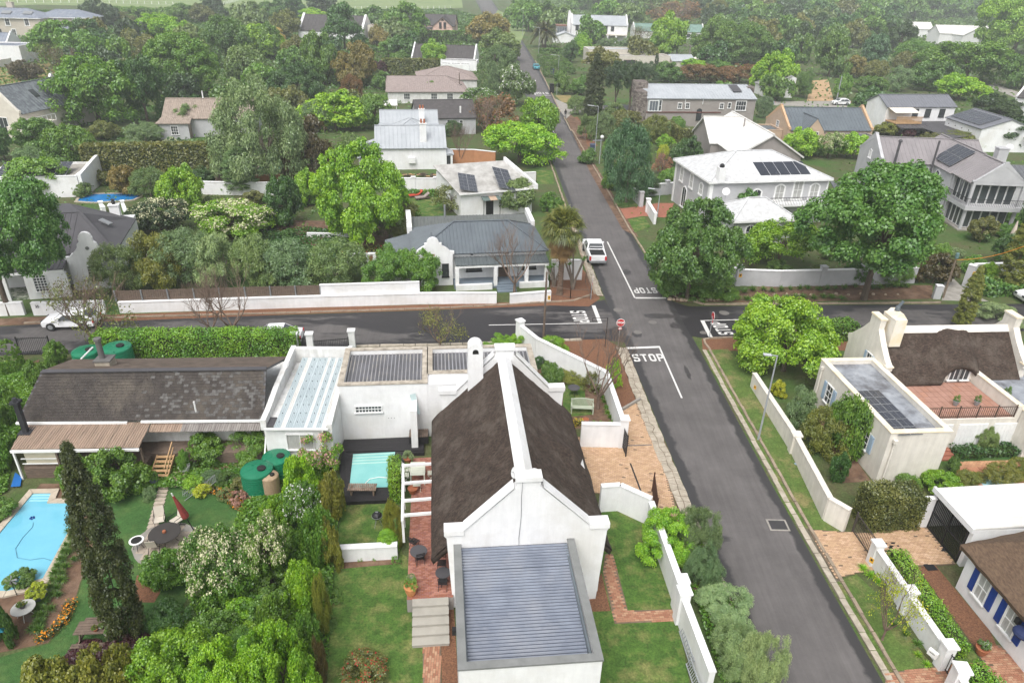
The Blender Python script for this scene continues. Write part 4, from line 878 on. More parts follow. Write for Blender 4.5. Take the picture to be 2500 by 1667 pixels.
# narrow rail / drain poles
b=MB();a=loc(root,*Zm(1,2,90,830),2.45);c=loc(root,*Zm(1,2,95,1165),1.2);d=loc(root,*Zm(1,2,65,1200),1.3);b.tube([a,(a[0],a[1],1.6),c,d],.05,7);b.build('downpipe',wframe,root)

# ---- white house across the side street (dark blue-grey roof, dutch gable, verandah)
root,L=bld('gabled_street_house','white single-storey house with curved gable, columned verandah and blue-grey roof on the crossing',Zm(1,1,1645,1130),Zm(1,1,2330,1100),0)
HB=root;x1=10.4
b=MB();b.box(-2.1,1.4,1.5,8.8,0,3.0);b.box(1.4,x1,1.7,8.8,0,3.0);b.box(-4.5,-2.1,2.6,7.6,0,2.3);b.build('wall',white,root)
g=MB();gy=1.45;gx=-.35
prof=[(-2.15,0),(1.45,0),(1.45,3.1),(1.6,3.1),(1.6,3.35),(1.2,3.4)]+[(1.2-.75*t,3.4+.55*t**.7)for t in (.3,.6,.9)]+[(.45,3.95),(.45,4.2),(.28,4.2)]+[(gx+.55*math.cos(math.pi*i/8),4.25+.5*math.sin(math.pi*i/8))for i in range(0,9)]+[(-.95,4.2),(-1.12,4.2),(-1.12,3.95)]+[(-1.9+.75*(1-t),3.4+.55*(1-t)**.7)for t in (.1,.4,.7)]+[(-1.9,3.4),(-2.3,3.35),(-2.3,3.1),(-2.15,3.1)]
g.xz(prof,1.2,1.5);go=g.build('curved_gable',white,root)
MB().box(gx-.15,gx+.15,1.17,1.2,3.0,3.18).build('vent',tan,go)
r=MB();ya,yb=1.38,9.0;rA=loc(root,*Zm(1,1,1775,512),4.6);rB=loc(root,*Zm(1,1,2275,512),4.6)
zz=4.87;rA=(1.9,5.2,zz);rB=(7.2,5.2,zz)
roof_plane(r,[(-2.3,ya,3.05),(x1+.2,ya,3.05),(rB[0],rB[1],zz),(rA[0],rA[1],zz)],.1,0,.35);roof_plane(r,[(x1+.2,ya,3.05),(x1+.2,yb,3.05),rB],.1,0,.35);roof_plane(r,[(x1+.2,yb,3.05),(-2.3,yb,3.05),rA,rB],.1,0,.35);roof_plane(r,[(-2.3,yb,3.05),(-2.3,ya,3.05),rA],.1,0,.35)
roof_plane(r,[(1.55,1.5,3.1),(1.55,4.4,3.1),(gx,4.9,4.0),(gx,1.5,4.0)],.08,0,.35);roof_plane(r,[(-2.2,4.4,3.1),(-2.2,1.5,3.1),(gx,1.5,4.0),(gx,4.9,4.0)],.08,0,.35)
roof_plane(r,[(-4.75,2.4,2.35),(-2.0,2.4,3.0),(-2.0,7.8,3.0),(-4.75,7.8,2.35)],.08,0,.35,along=True)
for a,c in (((-2.3,ya,3.1),(*rA[:2],zz+.05)),((x1+.2,ya,3.1),(*rB[:2],zz+.05)),((*rA[:2],zz+.05),(*rB[:2],zz+.05)),((x1+.2,yb,3.1),(*rB[:2],zz+.05))):r.beam(a,c,.2,.06)
r.build('roof',zincd,root)
r=MB();roof_plane(r,[(-1.9,9.0,3.0),(10.2,9.0,3.0),(10.2,11.6,3.4),(-1.9,11.6,3.4)],.08,0,.35);r.box(-1.8,10.1,9,11.4,0,2.95);r.build('rear_roof',mat('grey_green_sheet',(.12,.13,.125),.6),root)
MB().yz([(7.8,2.6),(11.8,2.6),(11.8,4.1),(8.6,4.1),(8.6,3.7),(7.8,3.6)],-2.5,-2.0).build('gable_parapet',white,root);MB().yz([(8.2,2.6),(11.8,2.6),(11.8,4.0),(8.2,3.7)],10.15,10.55).build('gable_parapet',white,root)
r=MB();roof_plane(r,[(1.62,.05,2.4),(x1,.05,2.4),(x1,1.68,2.62),(1.62,1.68,2.62)],.06,0,.35);r.build('verandah_roof',mat('verandah_sheet',(.1,.115,.12),.6),root);r=MB();r.box(1.6,x1,.1,.2,2.1,2.3);r.build('verandah_beam',wframe,root)
b=MB();b.box(1.5,x1,.1,1.69,0,.45);b.build('verandah_floor',mat('blue_grey_floor',(.17,.21,.25),.6),root)
for x in (1.75,5.35,8.3,10.2):MB().box(x-.17,x+.17,.08,.42,.2,2.1).build('column',white,root)
for xa,xb in ((1.6,5.0),(7.6,10.4)):MB().box(xa,xb,-.25,.07,0,.55).build('planter_wall',white,root)
for i in range(3):MB().box(5.4,7.2,-.35*(i+1),-.35*i-.003,0,.33-i*.11).build('step',MATS['blue_grey_floor'],root)
window(root,3.5,1.7,1.15,1.3,.85,0,4,2,dframe);window(root,8.8,1.7,1.15,1.2,.85,0,4,2,dframe);window(root,.75,1.2,.9,.45,1.2,0,1,2,dframe);door(root,6.3,1.7,.45,.95,1.9)
for x in (3.3,6.7):MB().box(x-.12,x+.12,1.67,1.7,2.75,2.85).build('vent',iron,root)
b=MB();b.tube([(1.3,8,4.4),(1.3,8,5.7)],.1,8);b.build('flue',galv,root)
# ---- far left white house with dutch gable
root,L=bld('curved_gable_house','white house with charcoal hipped roof and baroque curved gable behind the great oak',Zm(0,1,160,1170),Zm(0,1,900,1115),0)
b=MB();b.box(-9,4.7,1.6,12.5,0,3.1);b.box(4.7,8.0,.5,12.0,0,3.1);b.build('wall',white,root)
gx=6.4;prof=[(4.55,0),(8.15,0),(8.15,2.95),(8.3,2.95),(8.3,3.15)]+[(8.05-.9*math.sin(t*1.57)*1.0,3.15+1.15*t)for t in (0,.25,.5,.75,1)]+[(6.95,4.5),(6.95,4.85)]+[(gx+.5*math.cos(math.pi*i/8),4.9+.45*math.sin(math.pi*i/8))for i in range(9)]+[(5.85,4.85),(5.85,4.5)]+[(4.75+.9*math.sin(t*1.57),3.15+1.15*t)for t in (1,.75,.5,.25,0)]+[(4.4,3.15),(4.4,2.95),(4.55,2.95)]
MB().xz(prof,.15,.5).build('curved_gable',white,root)
b=MB();b.lathe([(.16,0),(.16,.04),(.1,.05),(.1,.03)],n=16);o=b.build('roundel',capgrey,root,loc=(gx,.15,3.9));o.rotation_euler.x=R(90)
r=MB();zz=5.3;X0,X1,Y0,Y1=-9.3,8.3,1.3,12.8;A=(-2.5,6.6,zz);B=(4.6,6.6,zz);C=(3.0,9.5,zz)
roof_plane(r,[(X0,Y0,3.05),(X1-3,Y0,3.05),B,A],.1,0,.5);roof_plane(r,[(5.3,Y0,3.05),(X1,.5,3.05),(X1,10.8,3.05),(3.0,9.6,zz),B],.1,0,.5);roof_plane(r,[(X1,10.8,3.05),(X0,Y1,3.05),(A[0],9.5,zz),(3.0,9.6,zz)],.1,0,.5);r.slab([A,B,(3,9.6,zz),(A[0],9.5,zz)],.1);roof_plane(r,[(X0,Y1,3.05),(X0,Y0,3.05),A,(A[0],9.5,zz)],.1,0,.5)
r.beam(B,(X1,.9,3.1),.3,.05);r.beam(A,B,.3,.05);r.build('roof',charc,root)
b=MB();q0=Vector((5.8,7.2,4.65));b.slab([(6.0,6.6,4.35),(6.9,6.2,3.95),(7.1,6.8,3.9),(6.2,7.2,4.3)],-.1);b.build('skylight',galv,root)
r=MB();roof_plane(r,[(-9,-1.2,2.6),(4.5,-1.2,2.6),(4.5,1.6,3.0),(-9,1.6,3.0)],.06,0,.4);r.build('verandah_roof',charc,root);MB().box(-9,4.5,-1.2,-1.05,2.3,2.55).build('verandah_beam',wframe,root)
MB().box(1.3,4.6,-1.2,-.9,0,2.3).build('porch_wall',white,root);MB().box(-.4,-.1,-1.2,-.9,0,2.3).build('column',white,root);MB().box(-2.9,1.3,-1.1,1.5,0,.15).build('porch_floor',mat('check_floor',(.35,.36,.3),.6,(.12,.15,.1),3,contrast=(.48,.52)),root)
window(root,2.5,-1.2,.7,.95,1.5,0,4,6,wframe,fr=.05);window(root,6.5,.15,.7,1.0,1.5,0,4,6,wframe,fr=.05)
chimney(root,6.6,10.6,2.5,4.6,.9,.6,white);b=MB();b.lathe([(.15,4.7),(.2,4.95),(.1,5.1),(.25,5.2)],6.6,10.6,10);b.build('chimney_cowl',iron,root)
q=loc(root,*Zm(0,1,1140,470),.8)
for s,t in ((Zm(0,1,1110,355),Zm(0,1,1130,450)),(Zm(0,1,1130,450),Zm(0,1,1185,490))):pass
wall_run('stair_wall','white curved balustrade wall beside the garden steps, below the deep blue pool',[Zm(0,1,1105,410),Zm(0,1,1130,470),Zm(0,1,1180,510)],.3,[.7,.6,.5],white,piers=[0],pierw=.35)
wall_run('stair_wall','white stub wall left of the garden steps beside the charcoal roof',[Zm(0,1,915,425),Zm(0,1,935,450)],.4,.8,white,piers=[0],pierw=.4)
# ---- white house with two tilted solar arrays
root,L=bld('solar_cottage','white cottage with pale stained roof carrying two tilted solar arrays and a small door canopy',Zm(1,1,1870,260),Zm(1,1,2230,230),3.2)
b=MB();b.box(-.3,8.8,.3,11,0,3.0);b.build('wall',white,root)
r=MB();roof_plane(r,[(-.6,0,3.1),(9.1,0,3.1),(9.1,11.3,3.7),(-.6,11.3,3.7)],.1,0,.5,.04,.08,True)
r.build('roof',mat('stained_white_roof',(.47,.46,.44),.85,(.3,.29,.27),1.1,.2,stretch=(1,.5,1)),root);MB().box(-.6,9.1,-.1,-.0,2.95,3.1).build('fascia',wframe,root);MB().yz([(0,2.9),(11.3,2.9),(11.3,4.2),(0,3.5)],9.1,9.4).build('gable_parapet',white,root)
for q,k in ((Zm(1,1,1835,240),1),(Zm(1,1,2180,220),0)):
    p=Vector(loc(root,*q,3.4));p2=Vector(loc(root,q[0]-(8 if k else 18),q[1]-50,4.2 if k else 4.6));e=(p2-p).normalized();sd=Vector(loc(root,q[0]+32,q[1]-14,3.4))-p
    sd=(sd-e*sd.dot(e)).normalized();solar(root,p,sd,e,2,5,1.05,1.0,.02,lift=.15)
door(root,3.3,.3,.2,.75,1.9,0,dframe,dframe);b=MB()
for k in range(5):q=MB();q.slab([(2.2+k*.45,-.7,2.25),(2.63+k*.45,-.7,2.25),(2.63+k*.45,.28,2.5),(2.2+k*.45,.28,2.5)],.04);q.build('canopy_panel',mat('canopy_green',(.12,.16,.15),.6)if k not in (2,3)else tan,root)
for x in (2.25,4.3):MB().box(x-.03,x+.03,-.68,-.62,0,2.2).build('canopy_post',iron,root)
# ---- white house with silver roofs and two brick-potted chimneys
root,L=bld('silver_roof_house','tall white house with parallel silver roofs and two chimneys with orange pots',Zm(1,0,1080,1310),Zm(1,0,1710,1305),3.3)
gable(root,0,L,0,7.5,3.3,5.6,white,silver,rib=.6,par=(0,0),over=.1);gable(root,.5,L-.5,12.0,19,3.3,5.7,white,silver,rib=.6,over=.1)
hip(root,2.5,L-2.2,6.2,12.5,4.0,5.5,white,silver,over=.1);MB().box(.3,L-.4,7.5,12,0,4.2).build('wall',white,root);MB().box(.3,L-.4,7.6,11.9,4.22,4.3).build('roof',silver,root)
chimney(root,6.9,1.1,3.5,6.3,.95,.7,white,2);chimney(root,7.1,13.0,4,6.2,.85,.7,white,2)
b=MB();q=loc(root,*Zm(1,0,1412,1490),1.0);b.box(q[0]-.5,q[0]+.5,-.4,-.02,1.0,1.8);b.build('air_conditioner',wframe,root)
r=MB();roof_plane(r,[(-2.6,-1.2,2.0),(-.02,-1.2,2.9),(-.02,8,2.9),(-2.6,8,2.0)],.08,0,.5,along=True);r.build('lean_to_roof',silver,root);MB().box(-2.4,-.02,-1,7.8,0,1.95).build('lean_to_wall',greyw,root)
solar(root,(-2.3,-.8,2.15),(2.58,0,.9),(0,1,0),2,5,1.1,1.2)
MB().box(L,L+.9,-.6,1.6,0,2.3).build('bay',white,root);MB().slab([(L,-.8,2.3),(L+1.1,-.6,2.3),(L+1.1,1.7,2.3),(L,1.8,2.9)],.1).build('bay_roof',silver,root)
window(root,L+.3,-.6,.3,.35,1.7,0,1,2,dframe)
# ---- dark roofed grey house behind it
root,L=bld('dark_roof_house','grey-walled house with plain dark roof behind the silver-roofed house',Zm(1,0,1450,1048),Zm(1,0,1975,1040),3)
gable(root,0,L,0,9.0,3.0,5.2,greyw,darkroof,rib=None,over=.2);window(root,L-4.6,0,1.5,.9,1.0,0,3,2,wframe);window(root,L-2.6,0,1.6,.5,.8,0,1,2,wframe);MB().box(L-2.7,L-2.45,1.0,1.3,3.3,4.6).build('vent_pipe',wframe,root)
# ---- pinkish tiled bungalow
root,L=bld('tiled_bungalow','white bungalow with pinkish tiled hip roofs and pale ridge tiles',Zm(1,0,1190,818),Zm(1,0,1905,818),2.4)
hip(root,0,L,0,14,2.4,4.6,white2,tileroof,ra=(0.1,7.2),rb=(L-4.2,7.5),rib=.45);hip(root,7.3,21,16.5,29,2.6,4.8,white2,tileroof,rib=.45)
for x in (4,9.8,13.2):window(root,x,0,.9,1.2,1.1,0,3,2)
# ---- low house with dark roof and white gables
root,L=bld('white_gabled_cottage','white cottage with grey tiled roof between two white parapet gables',Zm(1,0,1400,515),Zm(1,0,1965,535),2.6)
gable(root,0,L,0,11,2.6,5.8,white,darkroof,par=(1,1),rib=1.2);
for k in range(4):window(root,1.6+k*.95,0,.9,.8,1.1,0,2,3)
flat(root,9.0,L+1,-3.2,0-.01,2.7,white,darkroof,.2,.2,rib=None)
for k in range(3):window(root,10.6+k*2.7,-3.2,.5,2.2,1.4,0,3,1,gm=glass)
MB().box(9.6,17.6,-6.6,-5.9,0,2.1).build('garden_screen',white,root)
# ---- pink house
root=thing('pink_house','pink two-storey house with grey slate roof, gable balcony and dormers','house',P(*Zm(1,0,1480,330)),R(-4));s=root
x0=loc(s,*Zm(1,0,1430,200),4.2)[0];x1=loc(s,*Zm(1,0,1870,190),4.2)[0];W=x1-x0
gable(root,x0,x1,3,13,4.4,8.0,pink,darkroof,rib=None,over=.4);gx0=loc(s,*Zm(1,0,1690,190),4.4)[0]
gable(root,gx0,x1,-1,8,4.4,7.6,pink,darkroof,axis='y',rib=None,over=.4)
for d in (-.9,.9):window(root,(gx0+x1)/2+d,-1,3.4,.9,2.2,0,1,2,dframe)
window(root,(gx0+x1)/2,-1,.8,2.6,1.3,0,4,1,dframe);window(root,(gx0+x1)/2,-1,6.3,.8,.3,0,1,1,dframe,arch=True)
MB().box(gx0,x1+.3,-2.4,-1.02,2.9,3.1).build('balcony_floor',pink,root);bb=MB()
for k in range(26):bb.box(gx0+.05+k*(x1-gx0)/26,gx0+.1+k*(x1-gx0)/26,-2.38,-2.33,3.1,4.0)
bb.box(gx0,x1+.3,-2.4,-2.32,4.0,4.07);bb.build('balcony_railing',wood,root)
MB().box(x0+2,gx0-1,-1,2.98,0,.2).build('porch_floor',concrete,root);MB().slab([(x0+2.5,-.5,3.2),(gx0-.8,-.5,3.2),(gx0-.8,3,3.6),(x0+2.5,3,3.6)],.15).build('porch_roof',darkroof,root)
for x in (x0+3,gx0-1.3):MB().box(x-.3,x+.3,-.3,.3,0,3.1).build('porch_column',pink,root)
for k in range(2):q=MB();q.slab([(x0+5.5+k*3,4.5,5.4),(x0+6.3+k*3,4.5,5.4),(x0+6.3+k*3,5.7,6.3),(x0+5.5+k*3,5.7,6.3)],-.08);q.build('skylight',glass,root)
# ---- long dark roofed house
root=thing('long_dark_roof_house','long house with near-black roof between white end gables, half hidden by dark conifer','house',P(*Zm(1,0,400,345)),R(-3));s=root
x1=loc(s,*Zm(1,0,1005,300),2)[0];gable(root,0,x1,0,16,3,8,white,darkroof,par=(1,1),parw=.8,rib=1.4);flat(root,x1+1,x1+9,4,12,5,sand,terrat,.4,.4,rib=None)
# ---- white double storey with tall chimney
root=thing('white_chimney_house','white two-storey house with silver roof and tall white chimney, beyond the date palm','house',P(*Zm(2,0,560,372)),R(3));s=root
x1=loc(s,*Zm(2,0,995,350),0)[0];s.location.z=0
gable(root,0,x1,0,9,6.4,9.6,white,silver,par=(1,1),rib=.7,parw=.5)
c=MB();c.xz([(-1.6,0),(-.05,0),(-.05,10.2),(-.4,11),(-.9,11),(-1.1,10.2)],3.5,5.5);c.build('chimney',white,root)
for x,w_,h_,z in ((2.2,1.1,1.7,4.2),(6.2,2.2,2.9,3.2),(10.0,1.1,1.7,4.2),(13.2,2.2,2.9,3.2),(16.4,1.1,1.6,4.2)):
    if x<x1-.8:window(root,x,0,z,w_,h_,0,2,1,dframe)
MB().box(2,x1-.5,-3,-.02,2.75,3.05).build('balcony_floor',sand,root)
for k in range(4):MB().box(7+k*3.4,7.7+k*3.4,-3,-2.3,0,2.75).build('balcony_column',white,root)
for x in (6.5,9.2,12):window(root,x,0,.2,2,2.2,0,2,1,dframe)
MB().box(-5.5,-1.7,2,8,0,5.4).build('sunroom',greyw,root);MB().box(-5.8,-1.65,1.7,8.2,5.4,5.8).build('sunroom_roof',mat('brown_fascia',(.22,.12,.09),.7),root)
for k in range(4):window(root,-5.0+k*.95,2,1.6,.75,3.3,0,1,1,galv,gm=mat('pale_glass',(.14,.16,.18),.2))
gable(root,-7.5,1.6,-6,.6-.7,2.3,3.9,white,silver,rib=.7,axis='y')
# ---- green roof house
root=thing('green_roof_house','low house with faded green roof between white gables behind bare brown trees','house',P(*Zm(2,0,1120,340)),R(3));s=root
x1=loc(s,*Zm(2,0,1700,340),0)[0];gable(root,0,x1,0,9,3.0,5.6,white2,greenroof,par=(1,1),rib=.8);
for k in range(4):window(root,x1-9+k*2.2,0,.8,1.2,1.2,0,2,1,dframe)
pr=thing('pergola','grey pergola frame on the lawn below the green-roofed house','pergola',P(*Zm(2,0,1500,500)))
for x in (0,4.5,9):MB().box(x-.25,x+.25,-.25,.25,0,3.2).build('post',concrete,pr)
for k in range(7):MB().beam((0+k*1.5,-.6,3.4),(0+k*1.5,3.2,3.4),.15,.2).build('rafter',concrete,pr)
MB().beam((-.5,0,3.3),(9.6,0,3.3),.2,.2).build('beam',concrete,pr)
# ---- cream flat roofed villa
root,L=bld('cream_flat_villa','cream flat-roofed villa of stacked boxes with black flue behind the pines',Zm(2,0,960,505),Zm(2,0,1450,510),3)
flat(root,0,L,0,7,3.2,sand,concrete,.3,.3,cream,rib=None);flat(root,-6.5,11.5,8,15,4.2,sand,silver,.3,.3,cream,rib=.7)
gable(root,L+.1,L+7,-2,6,2.2,3.6,sand,silver,rib=.6);b=MB();b.tube([(8.5,7.2,3),(8.5,7.2,5.5)],.16,8);b.build('flue',iron,root);window(root,4.5,0,.8,3.4,1.2,0,3,1,mat('brown_joinery',(.16,.08,.06),.6))
for x,t in ((Zm(2,0,1685,590),'left'),(Zm(2,0,1790,590),'right')):
    p=P(*x);u=thing('parasol',f'{"nearer" if t == "left" else "farther, half hidden"} cream square parasol behind the villa garden','parasol',p);MB().tube([(0,0,0),(0,0,2.4)],.05,6).build('pole',galv,u);b=MB();b.lathe([(2.2,2.1),(.05,3.1)],n=4);b.build('canopy',cream,u)
# ---- taupe ranch with stone chimney
root,L=bld('stone_chimney_house','long taupe house with silver roof, rubble-stone end chimneys and arched window',Zm(2,0,1245,870),Zm(2,0,1910,875),5.3)
yf=0;gable(root,0,21.5,yf,9,5.3,7.0,greyd,silver,rib=.6,over=.1,ridge=5.5);
MB().box(L,21.45,-.6,-.01,0,4.9).build('wall',greyd,root)if False else None
MB().box(-.1,L+.1,-.12,-.01,2.55,2.75).build('string_course',mat('red_oxide',(.14,.06,.05),.7),root)
rb_=mat('rubble_stone',(.2,.17,.15),.95,(.09,.075,.07),3.2,1.,5)
def rubble(root,x0,x1,y0,y1,z0,z1,nm):
    c=MB();c.box(x0,x1,y0,y1,z0,z1);c=c.build(nm,rb_,root);rng=random.Random(3);s=MB()
    z=z0
    while z<z1-.1:
        h=rng.uniform(.2,.34);x=x0
        while x<x1-.1:
            w_=rng.uniform(.22,.5);w_=min(w_,x1-x);s.box(x+.02,x+w_-.02,y0-.05-rng.uniform(0,.05),y0,z+.02,min(z1,z+h)-.02,rng.randint(0,1));x+=w_
        y=y0
        while y<y1-.1:
            w_=min(rng.uniform(.22,.5),y1-y);s.box(x0-.05-rng.uniform(0,.05),x0,y+.02,y+w_-.02,z+.02,min(z1,z+h)-.02,rng.randint(0,1));y+=w_
        z+=h
    q=s.build('rubble_stones',[rb_,mat('rubble_light',(.3,.27,.24),.95,(.2,.17,.15),3)],c);q['kind']='stuff';return c
rubble(root,-1.9,-.02,.4,3.6,0,6.3,'chimney');rubble(root,-.02-1.4,.9,3.6,6.5,4.5,7.6,'chimney');rubble(root,21.2,22.6,4,6.5,0,6.8,'chimney')
for q,w_,h_,c_,r_ in ((Zm(2,0,1375,985),.95,1.9,2,2),(Zm(2,0,1485,940),.65,.9,2,2),(Zm(2,0,1551,940),.65,.9,2,2),(Zm(2,0,1855,945),.65,.9,2,2)):
    p=loc(root,*q,3.4);window(root,p[0],0,3.4 if h_<1.5 else 2.9,w_,h_,0,c_,r_,wframe,fr=.12)
p=loc(root,*Zm(2,0,1683,1075),1.0);window(root,p[0],0,1.2,.85,1.9,0,3,1,iron,fr=.08,arch=True);
p=loc(root,*Zm(2,0,2020,970),2.9);window(root,p[0],-.0,3.1,1.9,1.6,0,4,2,wframe,fr=.14);window(root,p[0]-2.3,0,3.5,.5,.9,0,1,2,wframe,fr=.12)
for x in (7.4,10.9):b=MB();b.tube([(x,-.1,4.1),(x,-.1,5.1)],.06,6);b.build('downpipe',wframe,root)
MB().box(.2,2.4,-.15,-.02,2.8,4.9).build('corner_bay',mat('pale_blue_bay',(.5,.54,.54),.5),root);window(root,1.3,-.15,2.9,1.6,1.8,0,3,1,wframe,gm=mat('pale_glass',(.14,.16,.18),.2))
r=MB();r.slab([(17.5,2.0,6.05+.18),(19.3,2.0,6.23),(19.3,5.2,7.05),(17.5,5.2,7.05)],.05);r.build('roof_mat',charc,root)
# ---- white roofed gable house
root=thing('white_roof_house','taupe house with broad off-white gable roof, roof vent and slim skylight','house',(31.0,101.3,0),R(4));
gable(root,0,9.4,0,17,4.0,6.9,greyd,whiteroof,axis='y',rib=None,over=.35,th=.2);gable(root,-1.2,4,8,17,4.0,6.9,greyd,whiteroof,axis='x',rib=None,over=.3,th=.2)
window(root,4.2,0,2.2,1.6,1.1,0,2,1,mat('brown_joinery',(.16,.08,.06),.6));b=MB();b.tube([(3.6,8.5,5.6),(3.6,8.5,7.4)],.12,8);b.build('roof_vent',greyd,root)
b=MB();b.slab([(6.0,3.2,6.15),(6.35,3.0,6.0),(6.6,5.6,5.95),(6.25,5.8,6.1)],-.1);b.build('skylight',galv,root);MB().box(-3.6,-.02,-1,4.8,2.55,2.75).build('carport_roof',whiteroof,root)
for x,y in ((-3.4,-.8),(-3.4,4.5)):MB().box(x-.07,x+.07,y-.07,y+.07,0,2.55).build('carport_post',wframe,root)
# ---- pale grey double storey with hip roof
root=thing('grey_hip_villa','pale grey two-storey villa with pale hipped roof, white quoins and ten dark roof panels','house',(22.5,81.4,0),R(11))
hip(root,0,15,0,10.4,5.4,7.6,greyw,palroof,over=.35,rib=None,fascia=wframe)
for x in (0,15):MB().box(x-.08,x+.35 if x==0 else x+.08,-.08,.35,0,5.15).build('quoin',wframe,root)
MB().box(-.08,.3,10.1,10.48,0,5.15).build('quoin',wframe,root)
for y in (2.3,5.2,8.3):window(root,0,y,3.2,.75,1.5 if y>3 else 1.1,-90,2,2,wframe,gm=curtain,arch=True,fr=.18)
for x,g_,h_ in ((6.0,glass,1.0),(8.9,curtain,1.5),(11.2,curtain,2.1),(13.4,curtain,1.5)):window(root,x,0,3.0,1.0,h_,0,2,2,wframe,gm=g_,arch=True,fr=.2)
window(root,0,6.8,.3,1.2,2.2,-90,2,1,wframe,gm=glass,arch=True,fr=.15);MB().box(.6,1.4,-.5,.3,5.3,7.0).build('chimney',white,root);b=MB();b.ball((1,-.1,7.15),.3,6);b.build('chimney_cowl',iron,root)
MB().box(-.25,15.3,-1.6,-.09,2.55,2.75).build('balcony',white,root);bb=MB()
for k in range(40):bb.box(7+k*.2,7.03+k*.2,-1.57,-1.54,2.75,3.6)
bb.box(7,15,-1.58,-1.53,3.6,3.65);bb.build('balcony_railing',iron,root)
sl_=(7.6-5.4)/5.5;e1=Vector((1,0,0));e2=Vector((0,1,sl_))
solar(root,(6.4,.6,5.62),e1,e2,5,1,1.25,2.6,.05,pv)
hip(root,.2,7.2,-6.6,-1.7,2.9,4.6,greyw,palroof,over=.4,rib=None,fascia=wframe);window(root,2.2,-6.6,.9,.9,1.1,0,2,2,arch=True,fr=.15);window(root,5.4,-6.6,.9,.9,1.1,0,2,2,arch=True,fr=.15)
p=P(*Zm(2,1,1945,240),4.6);dish('satellite_dish','grey dish on the corner of the pale grey villa above its hipped annex',(p.x,p.y,3.6),.45,R(-20),60,.9)
# ---- tan gabled house
root,L=bld('tan_gabled_house','tan house with charcoal roof, tan parapet gables and a small front gable',Zm(3,0,240,1150),Zm(3,0,990,1155),3.2)
gable(root,0,L,0,9.5,3.2,6.0,tan,zincd,par=(1,1),rib=.6,pm=mat('orange_tan',(.55,.36,.22),.85));gable(root,2.3,5.6,-1.6,5,3.2,5.3,tan,zincd,axis='y',rib=.6,over=.02,th=.1)
window(root,4.0,-1.6,1.3,1.1,1.7,0,4,4,wframe,fr=.08);window(root,0,4.5,2.2,.9,1.5,-90,3,4,wframe,fr=.08);flat(root,8.5,L-1,-3.2,-.01,2.6,greyd,zincd,.25,.25,rib=.6);flat(root,-7,-.05,2,7,2.6,tan,zincd,.25,.25,rib=.6)
b=MB();b.tube([(11.0,4.0,5.6),(11.0,4.0,6.7)],.08,6);b.build('flue',galv,root)
# ---- white double storey with timber deck and solar wing
root,L=bld('deck_house','white house with grey roof, pine balcony deck and black lean-to below',Zm(3,0,1120,945),Zm(3,0,1730,945),5)
gable(root,0,L,0,6.5,5.0,6.6,white,mat('mid_grey_sheet',(.16,.165,.185),.55),rib=.6,over=.2)
for x in (L-8.2,L-5.6,L-2.6):window(root,x,0,2.9,1.1,1.5,0,1,2,dframe,fr=.05)
MB().box(.3,5.6,-3.2,-.02,2.3,2.5).build('deck_floor',woodn,root)
for k in range(26):MB().box(.3+k*.205,.4+k*.205,-3.2,-3.14,2.5,3.5).build('baluster',woodn,root)
MB().box(.25,5.65,-3.24,-3.12,3.5,3.58).build('deck_rail',woodn,root);MB().slab([(.2,-2.6,4.2),(5.2,-2.6,4.2),(5.2,-.02,4.8),(.2,-.02,4.8)],.08).build('deck_canopy',cream,root)
r=MB();roof_plane(r,[(.3,-5.2,1.9),(L+1,-5.2,1.9),(L+1,-3.3,2.2),(.3,-3.3,2.2)],.08,0,.8);r.box(5.7,L,-3.28,-.03,2.0,2.2);r.build('lean_to_roof',charc,root)
for k in range(6):MB().box(.5+k*3,.62+k*3,-5.1,-4.98,0,1.85).build('lean_to_post',iron,root)
root=thing('solar_wing_house','white wing whose grey roof carries two rows of solar panels, beside the deck house','house',(79.3,136.5,0),R(-87))
gable(root,0,10.5,0,9.5,4.0,5.6,white,MATS['mid_grey_sheet'],rib=.6,over=.15);s_=(5.6-4)/4.75;solar(root,(.3,.4,4.15),(1,0,0),(0,1,s_),7,2,1.2,1.9,.05)
r=MB();roof_plane(r,[(-3,-4,1.9),(9,-4,1.9),(9,-.02,2.5),(-3,-.02,2.5)],.08,0,.8);r.build('lean_to_roof',charc,root)
for k in range(4):MB().box(-2.7+k*3.6,-2.55+k*3.6,-3.9,-3.75,0,1.85).build('lean_to_post',iron,root)
for k in range(4):MB().box(1+k*2.0,1.2+k*2.0,-.02,0,2.9,3.1).build('vent',iron,root)
# ---- large grey house with glazed gabled pavilion
root=thing('glazed_pavilion_house','large grey house with mauve-grey roofs, glazed two-storey gabled balcony and eight solar panels','house',(46.9,92.3,0),R(-3))
gable(root,0,13,0,7.4,5.8,8.1,greyw,taupe,par=(1,0),rib=.55,pm=greyw);wx0,wx1=6.9,12.6
gable(root,wx0,wx1+.6,-4.6,7,5.8,8.1,greyw,taupe,axis='y',rib=.55,par=(0,0),over=.02,ridge=(wx0+wx1+.6)/2)
window(root,0,3.7,5.3,.7,.9,-90,1,1,white,gm=white,arch=True)
window(root,3.4,0,2.6,1.0,1.9,0,2,2,wframe,arch=True,fr=.18);window(root,wx0,-1.2,3.8,.8,1.1,-90,2,2,wframe,arch=True,fr=.18);window(root,wx0,-1.0,.9,.8,1.2,-90,2,2,wframe,arch=True,fr=.18)
s_=(8.1-5.8)/3.15;solar(root,(wx0+.2,-3.2,6.05),(0,1,0),(1,0,s_),4,2,1.1,1.55,.04)
b=MB();b.tube([(1.6,-.3,4.5),(1.6,-.3,8.3)],.16,8);b.lathe([(.26,8.3),(.26,8.45),(.1,8.6)],1.6,-.3,10);b.build('flue',charc,root);b=MB();b.tube([(6.4,-.25,3.5),(6.4,-.25,8.6)],.13,8);b.build('flue',charc,root)
